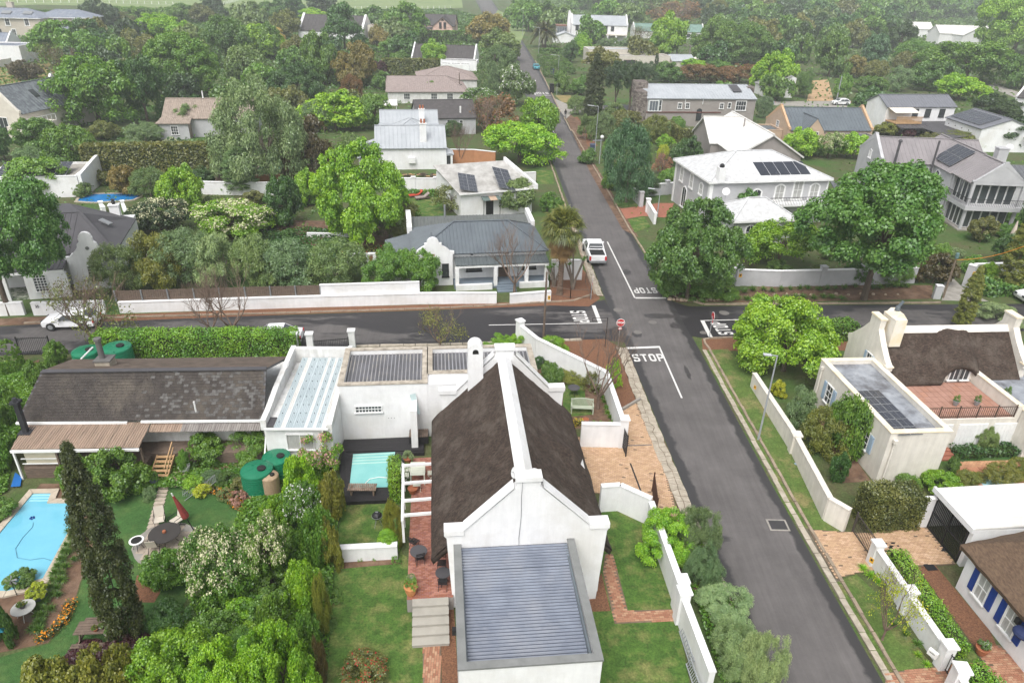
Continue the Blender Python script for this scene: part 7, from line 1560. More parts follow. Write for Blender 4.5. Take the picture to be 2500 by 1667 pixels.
T(747,896,230,335,'broad','lime','lime-yellow tree left of the silver-roofed house')
T(880,958,236,325,'broad','green','green tree between the lime tree and the silver roofs')
T(740,800,250,330,'fine','grey','grey shrub tree left of the lime-yellow tree')
T(706,830,296,460,'cone','bronze','dark bronze conifer in front of the lime tree');T(690,748,345,455,'cone','bronze','smaller dark bronze conifer, left of the big one')
T(836,896,325,390,'sparse','olive','thin olive sapling left of the slatted lean-to')
T(768,1000,356,585,'big','bright','huge bright green tree in the middle of the left gardens',base=(880,590))
T(1130,1262,236,335,'sparse','rust','brown thinly leaved tree right of the dark-roofed house');baretree(1125,1268,238,(1190,345),'bare brown tree right of the dark-roofed house')
baretree(1100,1180,308,(1125,405),'pollarded bare tree before the orange court wall',m=BARE[1])
T(1173,1362,302,418,'umbrella','lime','yellow-green maple leaning over the main road kerb');T(1265,1362,243,345,'broad','bright','pure green tree on the left kerb of the main road')
T(648,740,438,565,'broad','deep','dark green tree left of the huge bright green one');T(660,735,505,560,'broad','green','bright low branches below the dark green tree')
T(722,792,420,512,'broad','lime','yellow-green tree touching the huge bright green tree')
T(905,1022,472,580,'fine','khaki','olive-brown tree with pale trunk left of the white parapet',base=(955,580))
T(1056,1148,452,530,'sparse','khaki','open magnolia with few leaves beside the solar cottage');T(1206,1322,438,528,'broad','olive','small olive-green round tree before the solar cottage')
T(884,1010,598,722,'fine','green','feathery green tree left of the curved street gable');T(975,1078,612,735,'umbrella','green','feathery tree with drooping sprays over the white street wall')
baretree(1158,1322,568,(1256,716),'bare twisting tree before the verandah of the gabled street house')
baretree(1015,1140,762,(1075,852),'yellowish half-leafed shrub on the near kerb of the side street',lc='gold');
S_(1320,1370,472,525,'broad','green','green shrub beside the palm crown and driveway')
S_(520,560,520,560,'broad','deep','small dark shrub by the shaded lawn');S_(680,730,560,590,'broad','deep','low dark bush on the bare soil behind the olives')
hedge('low green border behind the red and grey sun loungers',[Zm(1,1,1360,285),Zm(1,1,1700,285)],.8,.7,'green',dens=60,ls=.22)
hedge('flowering border along the shaded lawn',[Zm(1,1,790,790),Zm(1,1,1150,790)],1.6,.5,'khaki',dens=60,ls=.2,mats=[leaf,flred],flower=.08,cat='flower bed',name='flower_bed')
# ---- right of the main road
T(1240,1324,2,70,'broad','green','soft green tree beyond the date palm')
T(1399,1453,86,142,'broad','bright','bright tree in front of the white chimney house');T(1372,1414,104,158,'broad','deep','dark leafy tree right of the date palm')
for i in range(4):T(1458+i*26,1492+i*26,94,122,'fine','grey',['first','second','third','fourth'][i]+' grey olive from the left in the row below the white chimney house',group='olives below the white chimney house')
T(1586,1676,40,145,'broad','bright','light green tree before the green-roofed house');baretree(1530,1600,66,(1565,125),'brown bare tree before the green-roofed house',lc='khaki')
T(1560,1712,6,68,'sparse','rust','wide red-brown leafless-looking crown behind the green-roofed house');baretree(1560,1712,4,(1640,70),'wide bare crown behind the green-roofed house')
T(1688,1808,50,160,'big','green','large green tree right of the green-roofed house');T(1762,1885,62,165,'big','mid','large blue-green tree, right neighbour of the large green one')
T(1722,1778,4,60,'willowy','gold','weeping yellow willow near the top');T(1770,1850,0,60,'broad','mid','hazy mid-green crown near the top, right of the willow')
T(1402,1512,120,196,'broad','khaki','brown-olive tree left of the cream flat villa');
for i,(a,b_)in enumerate(((1470,1530),(1512,1560))):T(a,b_,158,278,'umbrella','dark',['left','right'][i]+' umbrella pine with bare trunks before the stone chimney',name='pine_tree',lift=.5)
T(1552,1610,154,208,'fine','dark','dark pine mass left below the cream villa');T(1596,1662,155,205,'broad','mid','green hedge trees below the cream villa')
T(1596,1606,134,172,'cypress','dark','slim dark cypress before the cream villa wall')
T(1655,1760,158,210,'umbrella','rust','left half of the rusty orange canopy above the silver long roof');T(1745,1860,160,212,'umbrella','rust','right half of the rusty orange canopy above the silver long roof');
T(1650,1720,145,175,'broad','lime','yellow-green bushes beside the cream parasols');T(1720,1780,148,178,'broad','green','green bushes right of the cream parasols')
T(1822,1932,130,240,'broad','bright','bright green tree before the plain white outbuilding')
T(1840,1885,238,292,'fine','grey','grey shrub beside the parked pale car')
T(1428,1480,140,312,'cypress','cypress','dark Italian cypress on the right of the main road',base=(1446,306))
T(1350,1398,174,234,'broad','mid','green bush left of the parallel green bush, by the far stop line');T(1392,1446,190,238,'broad','mid','green bush touching the Italian cypress')
T(1386,1434,236,284,'fine','olive','round olive behind the walking person');T(1404,1452,284,348,'fine','olive','olive bush at the foot of the Italian cypress');T(1446,1500,278,350,'fine','grey','grey olive bush behind the tall street lamp')
T(1490,1565,272,332,'broad','khaki','yellow-olive shrub tree before the stone chimney');T(1564,1630,283,355,'fine','gold','golden olive shrub tree before the taupe wall')
T(1474,1600,302,498,'fine','blue','tall grey-green eucalyptus with twin pale trunks on the right kerb',base=(1528,494))
T(1600,1646,330,372,'broad','bright','lime bush in front of the clipped round hedge');S_(1632,1670,286,320,'broad','green','small green bush against the taupe wall')
T(1592,1638,376,432,'sparse','pinkish','pinkish-brown shrub before the pale grey villa');baretree(1592,1640,372,(1612,434),'thin pinkish bare shrub before the pale grey villa')
T(1543,1618,428,478,'fine','dark','low flat-topped dark tree at the villa gate');S_(1610,1670,412,458,'broad','green','round green shrub behind the villa gate wall')
S_(1472,1520,395,470,'broad','green','bright green shrub at the kerb under the eucalyptus');S_(1500,1550,430,480,'broad','deep','dark green shrub behind the eucalyptus trunks');S_(1600,1635,355,395,'broad','yellow','small yellow bush near the pinkish shrub');S_(1468,1495,345,385,'broad','green','green shrub behind the blue bin')
hedge('curved clipped hedge with yellow top round a dining nook',[Zm(2,0,1430,1190),Zm(2,0,1530,1275),Zm(2,0,1720,1260)],.9,2.3,'khaki',dens=60,ls=.2);S_(1712,1728,305,352,'cypress','green','upright green shrub at the end of the curved hedge')
S_(1640,1710,340,415,'broad','deep','dark shrubs below the curved clipped hedge');S_(1655,1700,395,425,'broad','mid','mid-green shrubs left of the pale grey villa corner')
# clipped balls by the palm
for i,(x,y,r)in enumerate(((1327,141,15),(1333,152,16),(1339,163,16),(1342,178,17),(1358,148,17),(1372,157,17),(1380,164,16),(1388,172,15))):
    S_(x-r,x+r,y-r*.85,y+r*.8,'ball','mid',('left' if i<4 else 'right')+' row of clipped balls by the kerb, '+['farthest','second farthest','second nearest','nearest'][i%4],name='topiary_ball',cat='topiary',group='clipped topiary balls')
hedge('clipped hedge behind the topiary balls',[Zm(2,0,285,480),Zm(2,0,480,480)],2,1.6,'mid',dens=12,ls=.5)
# big street oaks
T(1582,1828,492,712,'big','oak','broad street oak before the pale grey villa, right of the north stop line',base=(1677,732));T(1740,1845,462,560,'broad','oak','upper right limb cluster of leaves beside the hipped annex')
T(1798,1990,540,672,'umbrella','bright','feathery bright green tree behind the grey corner wall',lift=.2)
T(1962,2325,402,655,'big','oak','largest street oak in front of the glazed house, right',base=(2108,731));T(2140,2255,365,440,'broad','oak','leafy top bough before the black flue of the glazed house')
T(2220,2326,622,706,'broad','bronze','dark bronze bush beside the concrete drive');T(2050,2120,640,700,'broad','oak','low oak shoots by the corner wall');S_(2130,2215,640,705,'fine','green','light green shrub against the grey corner wall')
T(2350,2426,530,602,'broad','khaki','yellow-green tree below the glazed pavilion');T(2424,2474,545,585,'broad','green','round green shrub right below the glazed pavilion');T(2462,2540,462,605,'broad','deep','dark green hedge tree at the right edge')
T(2418,2500,575,660,'broad','deep','dark shrubs behind the folded parasol');S_(2330,2395,620,672,'broad','green','green shrubs beyond the drive gate');S_(2380,2430,640,690,'broad','bright','bright shrub right behind the drive gate wall');S_(2315,2350,606,630,'ball','silver','pale clipped ball by the wooden pole')
G1=T(2425,2580,540,712,'cypress','gold','golden cypress at the right edge of the street',base=(2463,706));G2=T(2290,2408,662,800,'cypress','gold','narrow leaning golden cypress behind the cream thatched house',base=(2345,798))
for t_,w_ in ((G1,.62),(G2,.5)):c_=t_.children[0];c_.location=(0,0,.2);c_.scale=(c_.scale.x*w_*.8,c_.scale.y*w_*.8,c_.scale.z*1.1+.3)
S_(2366,2476,742,800,'fine','silver','grey-green clipped shrub right of the golden cypress');hedge('green hedge behind the entrance pier at the right edge',[Zm(3,1,1900,1130),Zm(3,1,2400,1130)],3,1.0,'mid',dens=50,ls=.25)
S_(2405,2445,690,715,'ball','green','light clipped ball in the hedge bed by the entrance pier')
# right background
for a,b_,y0,y1,sp,c,l in ((1983,2060,86,195,'broad','mid','green tree above the sandy terraces'),(2088,2166,90,170,'broad','blue','grey-green tree centre right, below the dark woods'),(1900,1984,64,155,'broad','dark','dark tree left of the green tree above the terraces'),(2156,2228,58,140,'broad','dark','dark tree in front of the far white cottage'),
    (2022,2070,184,248,'broad','green','shrubby tree beside the sandy terraces pole'),(2082,2152,188,232,'broad','mid','rounded shrub tree behind the tan gabled house'),(2184,2274,102,170,'fine','green','pale green tree below the far white cottage'),(2252,2454,105,210,'umbrella','green','widest umbrella-shaped green tree, right background'),(2214,2296,158,226,'broad','mid','blue-green tree left below the umbrella-shaped one'),
    (2280,2394,184,250,'broad','lime','lime tree behind the deck house roof'),(2384,2560,-20,140,'big','lime','large lime-green tree in the upper right corner'),(2452,2530,122,225,'broad','mid','green street tree near the right edge'),(2372,2498,234,296,'broad','dark','dark shrub mass above the solar wing'),(2396,2540,288,378,'broad','dark','dark tree right of the solar wing'),
    (2064,2174,218,302,'broad','deep','green tree between the tan gabled house and the pine deck'),(2132,2188,300,334,'broad','gold','yellow-green shrub under the pine deck'),(2184,2232,314,340,'broad','purple','purple-leaved shrub under the lean-to'),(2290,2392,320,366,'fine','gold','yellowish shrub before the solar wing'),
    (1905,1990,315,392,'broad','lime','lime-flowered tree behind the white roof gable'),(1975,2060,325,396,'flowery','green','cream-flowered tree in the hedge behind the villa'),(2040,2120,326,394,'broad','lime','right-hand lime tree of the hedge behind the villa'),
    (2055,2110,140,195,'broad','autumn','orange-brown shrub above the sandy terraces'),(2110,2165,150,200,'broad','khaki','khaki shrub tree behind the tan gabled house'),(2150,2215,165,228,'fine','grey','grey shrub tree left of the blue-green one'),(2180,2240,130,185,'broad','khaki','brown-green tree below the dark far tree'),
    (1940,1990,176,245,'fine','mid','tall grassy shrub left of the sandy terraces')):T(a,b_,y0,y1,sp,c,l)
# filler crowns of the upper woodland; nothing in the haze tells these apart
wl_=0
for x in range(1420,2560,46):
    for k,(y0,hh)in enumerate(((-38,62),(-14,62),(12,60),(40,58))):
        X=x+rng.uniform(-14,14)+k*20;Y=y0+rng.uniform(-7,7)
        if X<1560 and k>0:continue
        if X<1720 and k>1:continue
        if 2190<X<2400 and k>1:continue
        c=rng.choice(['mid','deep','khaki','dark','olive','green','deep','green','mid']);T(X-34,X+34,Y,Y+hh,'far',c,'hazy crown among the far woodland along the top of the view',group='far woodland crowns',name='woodland_tree');wl_+=1
for x in range(240,640,44):
    X=x+rng.uniform(-10,10);T(X-26,X+26,18,46,'far',rng.choice(['mid','green','olive']),'low hazy tree of the hedgerow below the far pasture',group='hedgerow below the far pasture',name='hedgerow_tree')
for x in range(830,960,30):T(x-16,x+16,24,48,'far','mid','small hazy tree in the row below the middle paddock fence',group='row below the middle paddock fence',name='hedgerow_tree')
fl=[(1290,20),(1330,15),(1360,25),(1280,-6),(1740,110),(1900,110),(1950,95),(2030,70),(2080,60),(1870,60),(1930,50),(1990,30),(2300,165),(1760,210),(1890,190),(1560,100),(1530,20),(1480,10),(1440,50)]
for x,y in fl:c=rng.choice(['green','mid','khaki','deep','olive']);T(x-34,x+34,y-6,y+62,'far',c,near_label(x,y,c,'crown'),group='filler trees of the upper right',name='garden_tree')
fl=[(270,130),(300,110),(250,95),(330,160),(470,75),(560,60),(600,50),(640,170),(680,230),(720,130),(610,20),(570,210),(480,250),(450,190),(880,235),(840,240),(720,225),(820,150),(870,130),(990,90),(960,60),(900,30),(180,130),(240,60),(340,60)]
for x,y in fl:c=rng.choice(['green','mid','khaki','deep','olive','dark']);T(x-38,x+38,y-10,y+60,'far',c,near_label(x,y,c,'crown'),group='filler trees of the upper left',name='garden_tree')
fl=[(60,430),(250,420),(300,370),(200,450),(450,460),(520,480),(590,500),(640,520),(700,480),(560,560),(620,470),(760,470),(850,350),(700,370),(600,330),(500,410),(1000,500),(1060,330),(1100,300),(1180,270)]
for x,y in fl:c=rng.choice(['green','mid','khaki','deep','olive']);S_(x-28,x+28,y-5,y+36,'broad',c,near_label(x,y,c,'shrub'),group='filler shrubs of the left gardens')
fl=[(1620,300),(1660,350),(1570,370),(1560,340),(1500,260),(1440,370),(1740,330),(1860,340),(2160,345),(2260,330),(2200,650),(2300,600),(1900,640),(2000,650),(2400,560),(2250,560),(2480,520),(2020,600),(2420,400)]
for x,y in fl:c=rng.choice(['green','mid','khaki','deep','olive']);S_(x-26,x+26,y-5,y+36,'broad',c,near_label(x,y,c,'shrub'),group='filler shrubs of the right gardens')
# ---- near right
T(1778,2028,742,952,'maple','lime','brilliant lime round tree at the head of the grass verge',lift=.1)
hedge('bright clipped hedge behind the lime tree',[(1985,830),(2075,822)],1.5,1.5,'green',dens=90,ls=.16);S_(2020,2062,868,898,'broad','mid','low shrubs by the cream wall behind the lime tree')
S_(1888,1980,942,1044,'fine','grey','grey-brown rounded shrub behind the verge wall');S_(1948,2066,998,1128,'fine','gold','olive-gold shrub behind the verge wall');T(1998,2102,968,1136,'citrus','green','upright orange tree with small fruits by the cream wing',lift=.06)
S_(1876,1915,930,975,'broad','yellow','small yellow-green shrub under the lime tree');S_(2010,2060,1105,1190,'broad','deep','dark trailing shrub inside the verge wall')
hedge('tall olive-brown clipped hedge block beside the sliding gate',[P(*Zm(3,3,830,205))[:2]and Zm(3,3,845,170),Zm(3,3,1290,150)],1.6,2.3,'khaki',dens=260,ls=.1)
S_(2362,2424,1040,1108,'fine','olive','small olive shrub before the white garage doors');S_(2165,2250,1120,1180,'sparse','green','loose climber against the cream wing end');S_(2222,2268,1108,1160,'fine','mid','upright blue-green shrub by the cream wing');S_(2225,2335,1150,1222,'broad','bright','bright green shrub behind the clipped hedge block');S_(2306,2342,1115,1158,'broad','mid','round dark shrub at the cream wing corner')
S_(2180,2240,1160,1210,'broad','green','leafy shrub left above the clipped hedge block')
for i,(a,b_,y0,y1)in enumerate(((2325,2400,1150,1205),(2385,2470,1130,1195),(2440,2530,1120,1190))):S_(a,b_,y0,y1,'fine','gold',['left','middle','right'][i]+' part of the spreading golden juniper over the small pool')
hedge('low green border before the garage terrace steps',[Zm(3,2,1700,1140),Zm(3,2,2334,1110)],.9,.5,'deep',dens=120,ls=.14)
hedge('clipped green hedge inside the white pier wall, lower right',[Zm(3,3,1150,500),Zm(3,3,1700,1350)],.85,.8,'bright',dens=330,ls=.075)
hedge('clipped green hedge beyond the letterbox pier at the lower edge',[Zm(3,3,1780,1500),Zm(3,3,2000,1700)],1.0,.8,'bright',dens=300,ls=.08)
baretree(2120,2270,1410,(2153,1562),'pollarded young tree with knobbly stubs on the lower right verge',lc='yellow',wide=.9)
strap('lime strap-leaved plant along the drive wall',row(Zm(3,3,880,580),Zm(3,3,1080,740),4),.45,.5,'lime',n=70,group='strap-leaved plants along the drive wall, bright end')
strap('dark strap-leaved plant along the drive wall near the letterbox',row(Zm(3,3,1150,1080),Zm(3,3,1360,1230),3),.42,.5,'mid',n=70,group='strap-leaved plants along the drive wall, dark middle');strap('lime strap-leaved plant below the letterbox pier',row(Zm(3,3,1370,1330),Zm(3,3,1440,1420),2),.36,.42,'lime',n=70,group='strap-leaved plants below the letterbox')
strap('tufted strap plant in the bed under the corner wall',row(Zm(3,1,-400,1150),Zm(3,1,820,1110),16)+row(Zm(3,1,980,1110),Zm(3,1,1300,1110),6)+row(Zm(3,1,-700,1210),Zm(3,1,700,1200),18),.75,.8,'mid',n=70,group='tufted plants along the corner bed')
S_(1650,1790,655,740,'fine','green','grassy green ground shrub beneath the broad street oak');S_(1590,1660,660,730,'broad','green','leafy green undergrowth left of the oak trunk')
# ---- foreground left
CYP=T(112,232,1060,1590,'cypress','cypress','very tall dark cypress standing across the pool garden',base=(318,1560))
CYP.children[0].location.x=0;CYP.children[0].location.z=.3;CYP.children[0].scale.x*=.9;CYP.children[0].scale.y*=.9
T(366,480,1338,1455,'broad','green','dense glossy green shrub tree beside the tiled patio circle');T(472,645,1290,1495,'flowery','green','left cream-flowering shrub tree behind the glossy one');T(596,748,1260,1470,'flowery','green','right cream-flowering shrub tree next to the mixed hedge')
for a,b_,y0,y1,sp,c,l in ((712,842,1052,1180,'pinkflower','bright','pink-flowering climber against the striped-roof annex'),(700,790,1120,1255,'broad','lime','lime shrub of the mixed hedge beside the green tanks'),(645,725,1210,1305,'broad','bright','fresh green shrub in front of the beige tank'),(690,800,1170,1310,'whiteflower','green','white-dotted green shrub in the mixed hedge'),
    (772,852,1150,1290,'broad','gold','golden clipped shrub left of the plunge pool'),(735,830,1240,1400,'broad','green','dark shrub of the mixed hedge facing the grill lawn'),(790,846,1270,1400,'broad','gold','golden-brown strip of hedge beside the grill lawn'),(700,800,1370,1510,'broad','bright','fresh green hedge shrub beside the low cross wall'),(775,830,1400,1560,'fine','gold','olive-gold hedge strip along the back lawn'),
    (640,740,1450,1590,'broad','green','rounded green shrub right of the cream-flowering pair'),(705,795,1490,1640,'broad','green','leafy green hedge shrub near the lower edge'),(760,812,1560,1700,'fine','bronze','brown-tinged hedge end at the lower edge'),(480,600,1490,1600,'broad','mid','mid-green shrub below the cream flowers'),(560,680,1540,1640,'fine','green','soft green shrub above the foreground maple'),
    (375,480,1470,1570,'fine','deep','dark ground shrub right of the tall cypress')):T(a,b_,y0,y1,sp,c,l,trunk=False,name='shrub',cat='shrub')
T(330,560,1548,1790,'maple','bright','left crown of the vivid foreground maple at the lower edge');T(500,690,1560,1800,'maple','lime','middle crown of the vivid foreground maple');T(620,802,1530,1790,'maple','bright','right crown of the vivid foreground maple beside the lawn')
T(85,240,1610,1790,'broad','gold','yellow-olive shrub tree at the lower left edge');T(220,370,1575,1780,'broad','gold','olive-green tree at the lower edge before the purple shrub')
S_(163,260,1578,1640,'broad','purple','dark purple shrub left below the tall cypress');S_(250,362,1545,1625,'broad','purple','dark purple shrub at the foot of the tall cypress')
S_(806,958,1612,1720,'redflower','khaki','red-tipped shrub on the back lawn at the lower edge')
S_(-40,58,1420,1590,'broad','deep','dark green shrub at the left edge by the pool garden table');S_(-40,62,932,1060,'broad','green','bright climber at the left edge beside the slate roof');S_(-60,50,1040,1170,'broad','green','green bank of creepers at the left edge below the flue')
S_(0,62,832,920,'ball','green','round-headed clipped tree at the left edge');T(120,178,835,905,'broad','green','green shrubs left of the green water tanks');S_(60,130,880,960,'broad','green','creeper strip along the slate roof gable')
S_(232,372,1098,1228,'broad','green','rounded dark green shrub between cypress and wooden steps');S_(160,250,1110,1230,'broad','green','shrub behind the cypress below the verandah');S_(448,560,1050,1145,'broad','green','left green tree before the verandah, right of the wooden steps');S_(540,668,1048,1148,'fine','green','right feathery tree before the verandah beside the downpipe')
S_(350,388,1190,1225,'fine','grey','grey shrub by the blue urn');
for i,(x,y,c,sp)in enumerate(((480,1175,'lime','broad'),(520,1165,'grey','fine'),(560,1170,'mid','fine'),(600,1180,'khaki','broad'),(500,1200,'yellow','broad'),(560,1210,'olive','redflower'),(590,1215,'pinkish','pinkflower'),(620,1160,'green','broad'))):S_(x-26,x+26,y-18,y+24,sp,c,['lime','silvery','bluish','bronze','yellow','red-dotted','pink-dotted','plain green'][i]+' low perennial in the bed before the green tanks',name='perennial',cat='plant')
hedge('orange and yellow flower edging round the upper lawn',[Zm(0,2,1690,1400),Zm(0,2,2000,1490),Zm(0,3,2180,100)],.5,.25,'khaki',dens=220,ls=.09,mats=[leaf,florange],flower=.3,name='flower_bed',cat='flower bed')
hedge('orange-flowered edging along the curved soil path',[Z3(640,860),Z3(560,1040),Z3(420,1170),Z3(320,1200)],.4,.22,'khaki',dens=220,ls=.09,mats=[leaf,florange],flower=.35,name='flower_bed',cat='flower bed')
strap('dark strap-leaved clump in the band beside the large pool',[(Z3(720+rng.uniform(-70,40)-i*26,190+i*62)[0]+rng.uniform(-9,9),Z3(0,190+i*62)[1])for i in range(16)for _ in (0,1,2)],.42,.6,'mid',n=70,group='strap-leaved band beside the large pool')
hedge('tall clipped hedge between the side street and the slate-roofed house',[P(0,0)and Zm(0,2,900,265),Zm(1,2,400,250)],1.6,2.1,'bright',dens=170,ls=.12)
S_(628,705,852,885,'flowery','lime','pale-flowering low shrub beside the left white gate pier')
for i,(a,b_)in enumerate(((1163,1260),(1235,1320),(1305,1382))):S_(a,b_,812+i*4,872+i*2,'fine','bright',['left','middle','right'][i]+' bright juniper mound on the near side of the side street',name='juniper_mound',group='juniper mounds by the side street')
S_(1306,1378,885,948,'broad','mid','rounded green shrub inside the bench garden wall');S_(1300,1340,870,905,'fine','deep','dark upright shrub in the bench garden corner');S_(1360,1440,905,940,'fine','gold','low yellow-green border in the bench garden')
baretree(1362,1545,806,(1459,998),'bare fine-twigged tree in the bench garden',k=1);S_(1420,1475,910,965,'sparse','khaki','brownish twiggy shrub left of the bare garden tree');S_(1470,1515,880,960,'sparse','lime','sparse green shrub outside the bench garden wall')
strap('glossy strap-leaved clump along the inside of the bench garden wall',row(Zm(2,2,840,640),Zm(2,2,920,850),6)+row(Zm(2,2,760,860),Zm(2,2,900,870),3),.4,.6,'green',n=70,group='strap-leaved clumps in the bench garden')
hedge('tall narrow climber over the pergola beam beside the brick patio',[Zm(1,2,1265,1260+80),Zm(1,2,1262,1568)],.55,1.7,'bright',dens=300,ls=.09,name='climber',cat='climbing plant')
S_(940,990,1225,1345,'fine','gold','yellow-green trailing climber at the patio corner',name='climber',cat='climbing plant');S_(925,975,1290,1360,'cypress','bright','bright upright conifer at the end of the low cross wall');S_(985,1012,1130,1190,'fine','green','leafy climber behind the pergola post',name='climber',cat='climbing plant')
T(1538,1682,1258,1395,'maple','lime','bright lime lemon tree leaning over the side lawn wall',trunk=False)
for i,(a,b_,y0,y1,c)in enumerate(((1628,1750,1240,1385,'grey'),(1662,1754,1335,1450,'grey'),(1694,1834,1435,1540,'silver'),(1712,1850,1515,1660,'silver'),(1780,1900,1550,1720,'silver'))):T(a,b_,y0,y1,'olivefg',c,['first','second','third','fourth','fifth, nearest'][i]+' street olive counted down the near kerb',trunk=False,name='olive_tree',group='street olives beside the near kerb')
for q,lb in ((Zm(1,3,935,475),'small weed left on the soil under the cross wall'),(Zm(1,3,1040,475),'small weed right on the soil under the cross wall'),(Zm(1,3,1250,500),'leafy weed beside the patio wall corner')):S_(q[0]-14,q[0]+14,q[1]-14,q[1]+8,'sparse','green',lb,name='weed',cat='plant')
for i,(x,y,w_)in enumerate(((560,1510,60),(620,1490,50),(680,1440,60),(660,1350,45),(700,1320,40),(760,1450,45),(740,1600,50),(560,1600,60),(455,1520,45),(420,1560,50),(20,1240,40),(60,1420,35),(820,1350,22),(818,1460,20),(812,1530,20),(640,1560,50))):c=('bright','green','mid')[i%3];S_(x-w_,x+w_,y-w_*.8,y+w_*.7,'broad',c,near_label(x,y,c,'leafy filler shrub')+f", {['low', 'taller', 'dense', 'open'][i % 4]}")
# undergrowth between the gardens, nobody could count it
def undergrowth(name,polys,n,label,cols_,ls=.35,hmax=1.2):
    C=[];
    for poly,k in polys:
        q=[P(*v)for v in poly];xs=[v.x for v in q];ys=[v.y for v in q];c=0
        X=rs.uniform(min(xs),max(xs),k*4);Y=rs.uniform(min(ys),max(ys),k*4);ins=np.zeros(k*4,bool)
        for i in range(len(q)):
            a,b_=q[i],q[i-1];cond=((a.y>Y)!=(b_.y>Y))&(X<(b_.x-a.x)*(Y-a.y)/((b_.y-a.y)or 1e-9)+a.x);ins^=cond
        X,Y=X[ins][:k],Y[ins][:k];m=np.sin(X*.9+np.sin(Y*.5)*2)*np.sin(Y*.8+X*.23);Z=np.clip(.35+.45*m,.03,1)*hmax*rs.uniform(.5,1,len(X));C.append(np.stack([X,Y,Z],1))
    C=np.concatenate(C);n=len(C);N=unit(n)*.8;N[:,2]+=.7;rnd=np.clip(rs.rand(n)*.5+.25+.25*np.sin(C[:,0]*.7)*np.sin(C[:,1]*.5),0,1);d=np.sqrt((C**2).sum(1));L=ls*np.maximum(1,d/90)
    o=bpy.data.objects.new(name,leafmesh(name,C,N,L,L*.7,rnd,[leaf]));COL.objects.link(o);o.color=leafcol(cols_);o['kind']='stuff';tag(o,label,'ground cover');return o
undergrowth('ground_cover',[([(-300,430),(740,600),(860,480),(880,330),(1180,250),(1240,60),(1100,25),(-300,30)],60000)],0,'mixed low ground cover filling the gardens left of the main road','mid')
undergrowth('ground_cover',[([(1420,300),(1560,580),(1640,680),(2500,660),(2900,500),(2900,0),(1290,0),(1320,130)],60000)],0,'mixed low ground cover filling the gardens right of the main road','mid')
undergrowth('ground_cover',[([(230,660),(800,660),(880,560),(640,560),(300,600)],12000)],0,'low ground cover under the olive row','deep',.25,.6)
undergrowth('ground_cover',[([(-60,900),(60,880),(90,960),(30,1100),(20,1200),(-60,1250)],16000),([(600,1230),(760,1100),(830,1200),(800,1620),(560,1667),(300,1667),(480,1500)],26000),([(1640,1300),(1700,1300),(1880,1667),(1760,1667)],3000),([(160,1110),(640,1120),(600,1200),(330,1200)],8000)],0,'low leafy ground cover between the foreground shrubs','green',.16,.7)

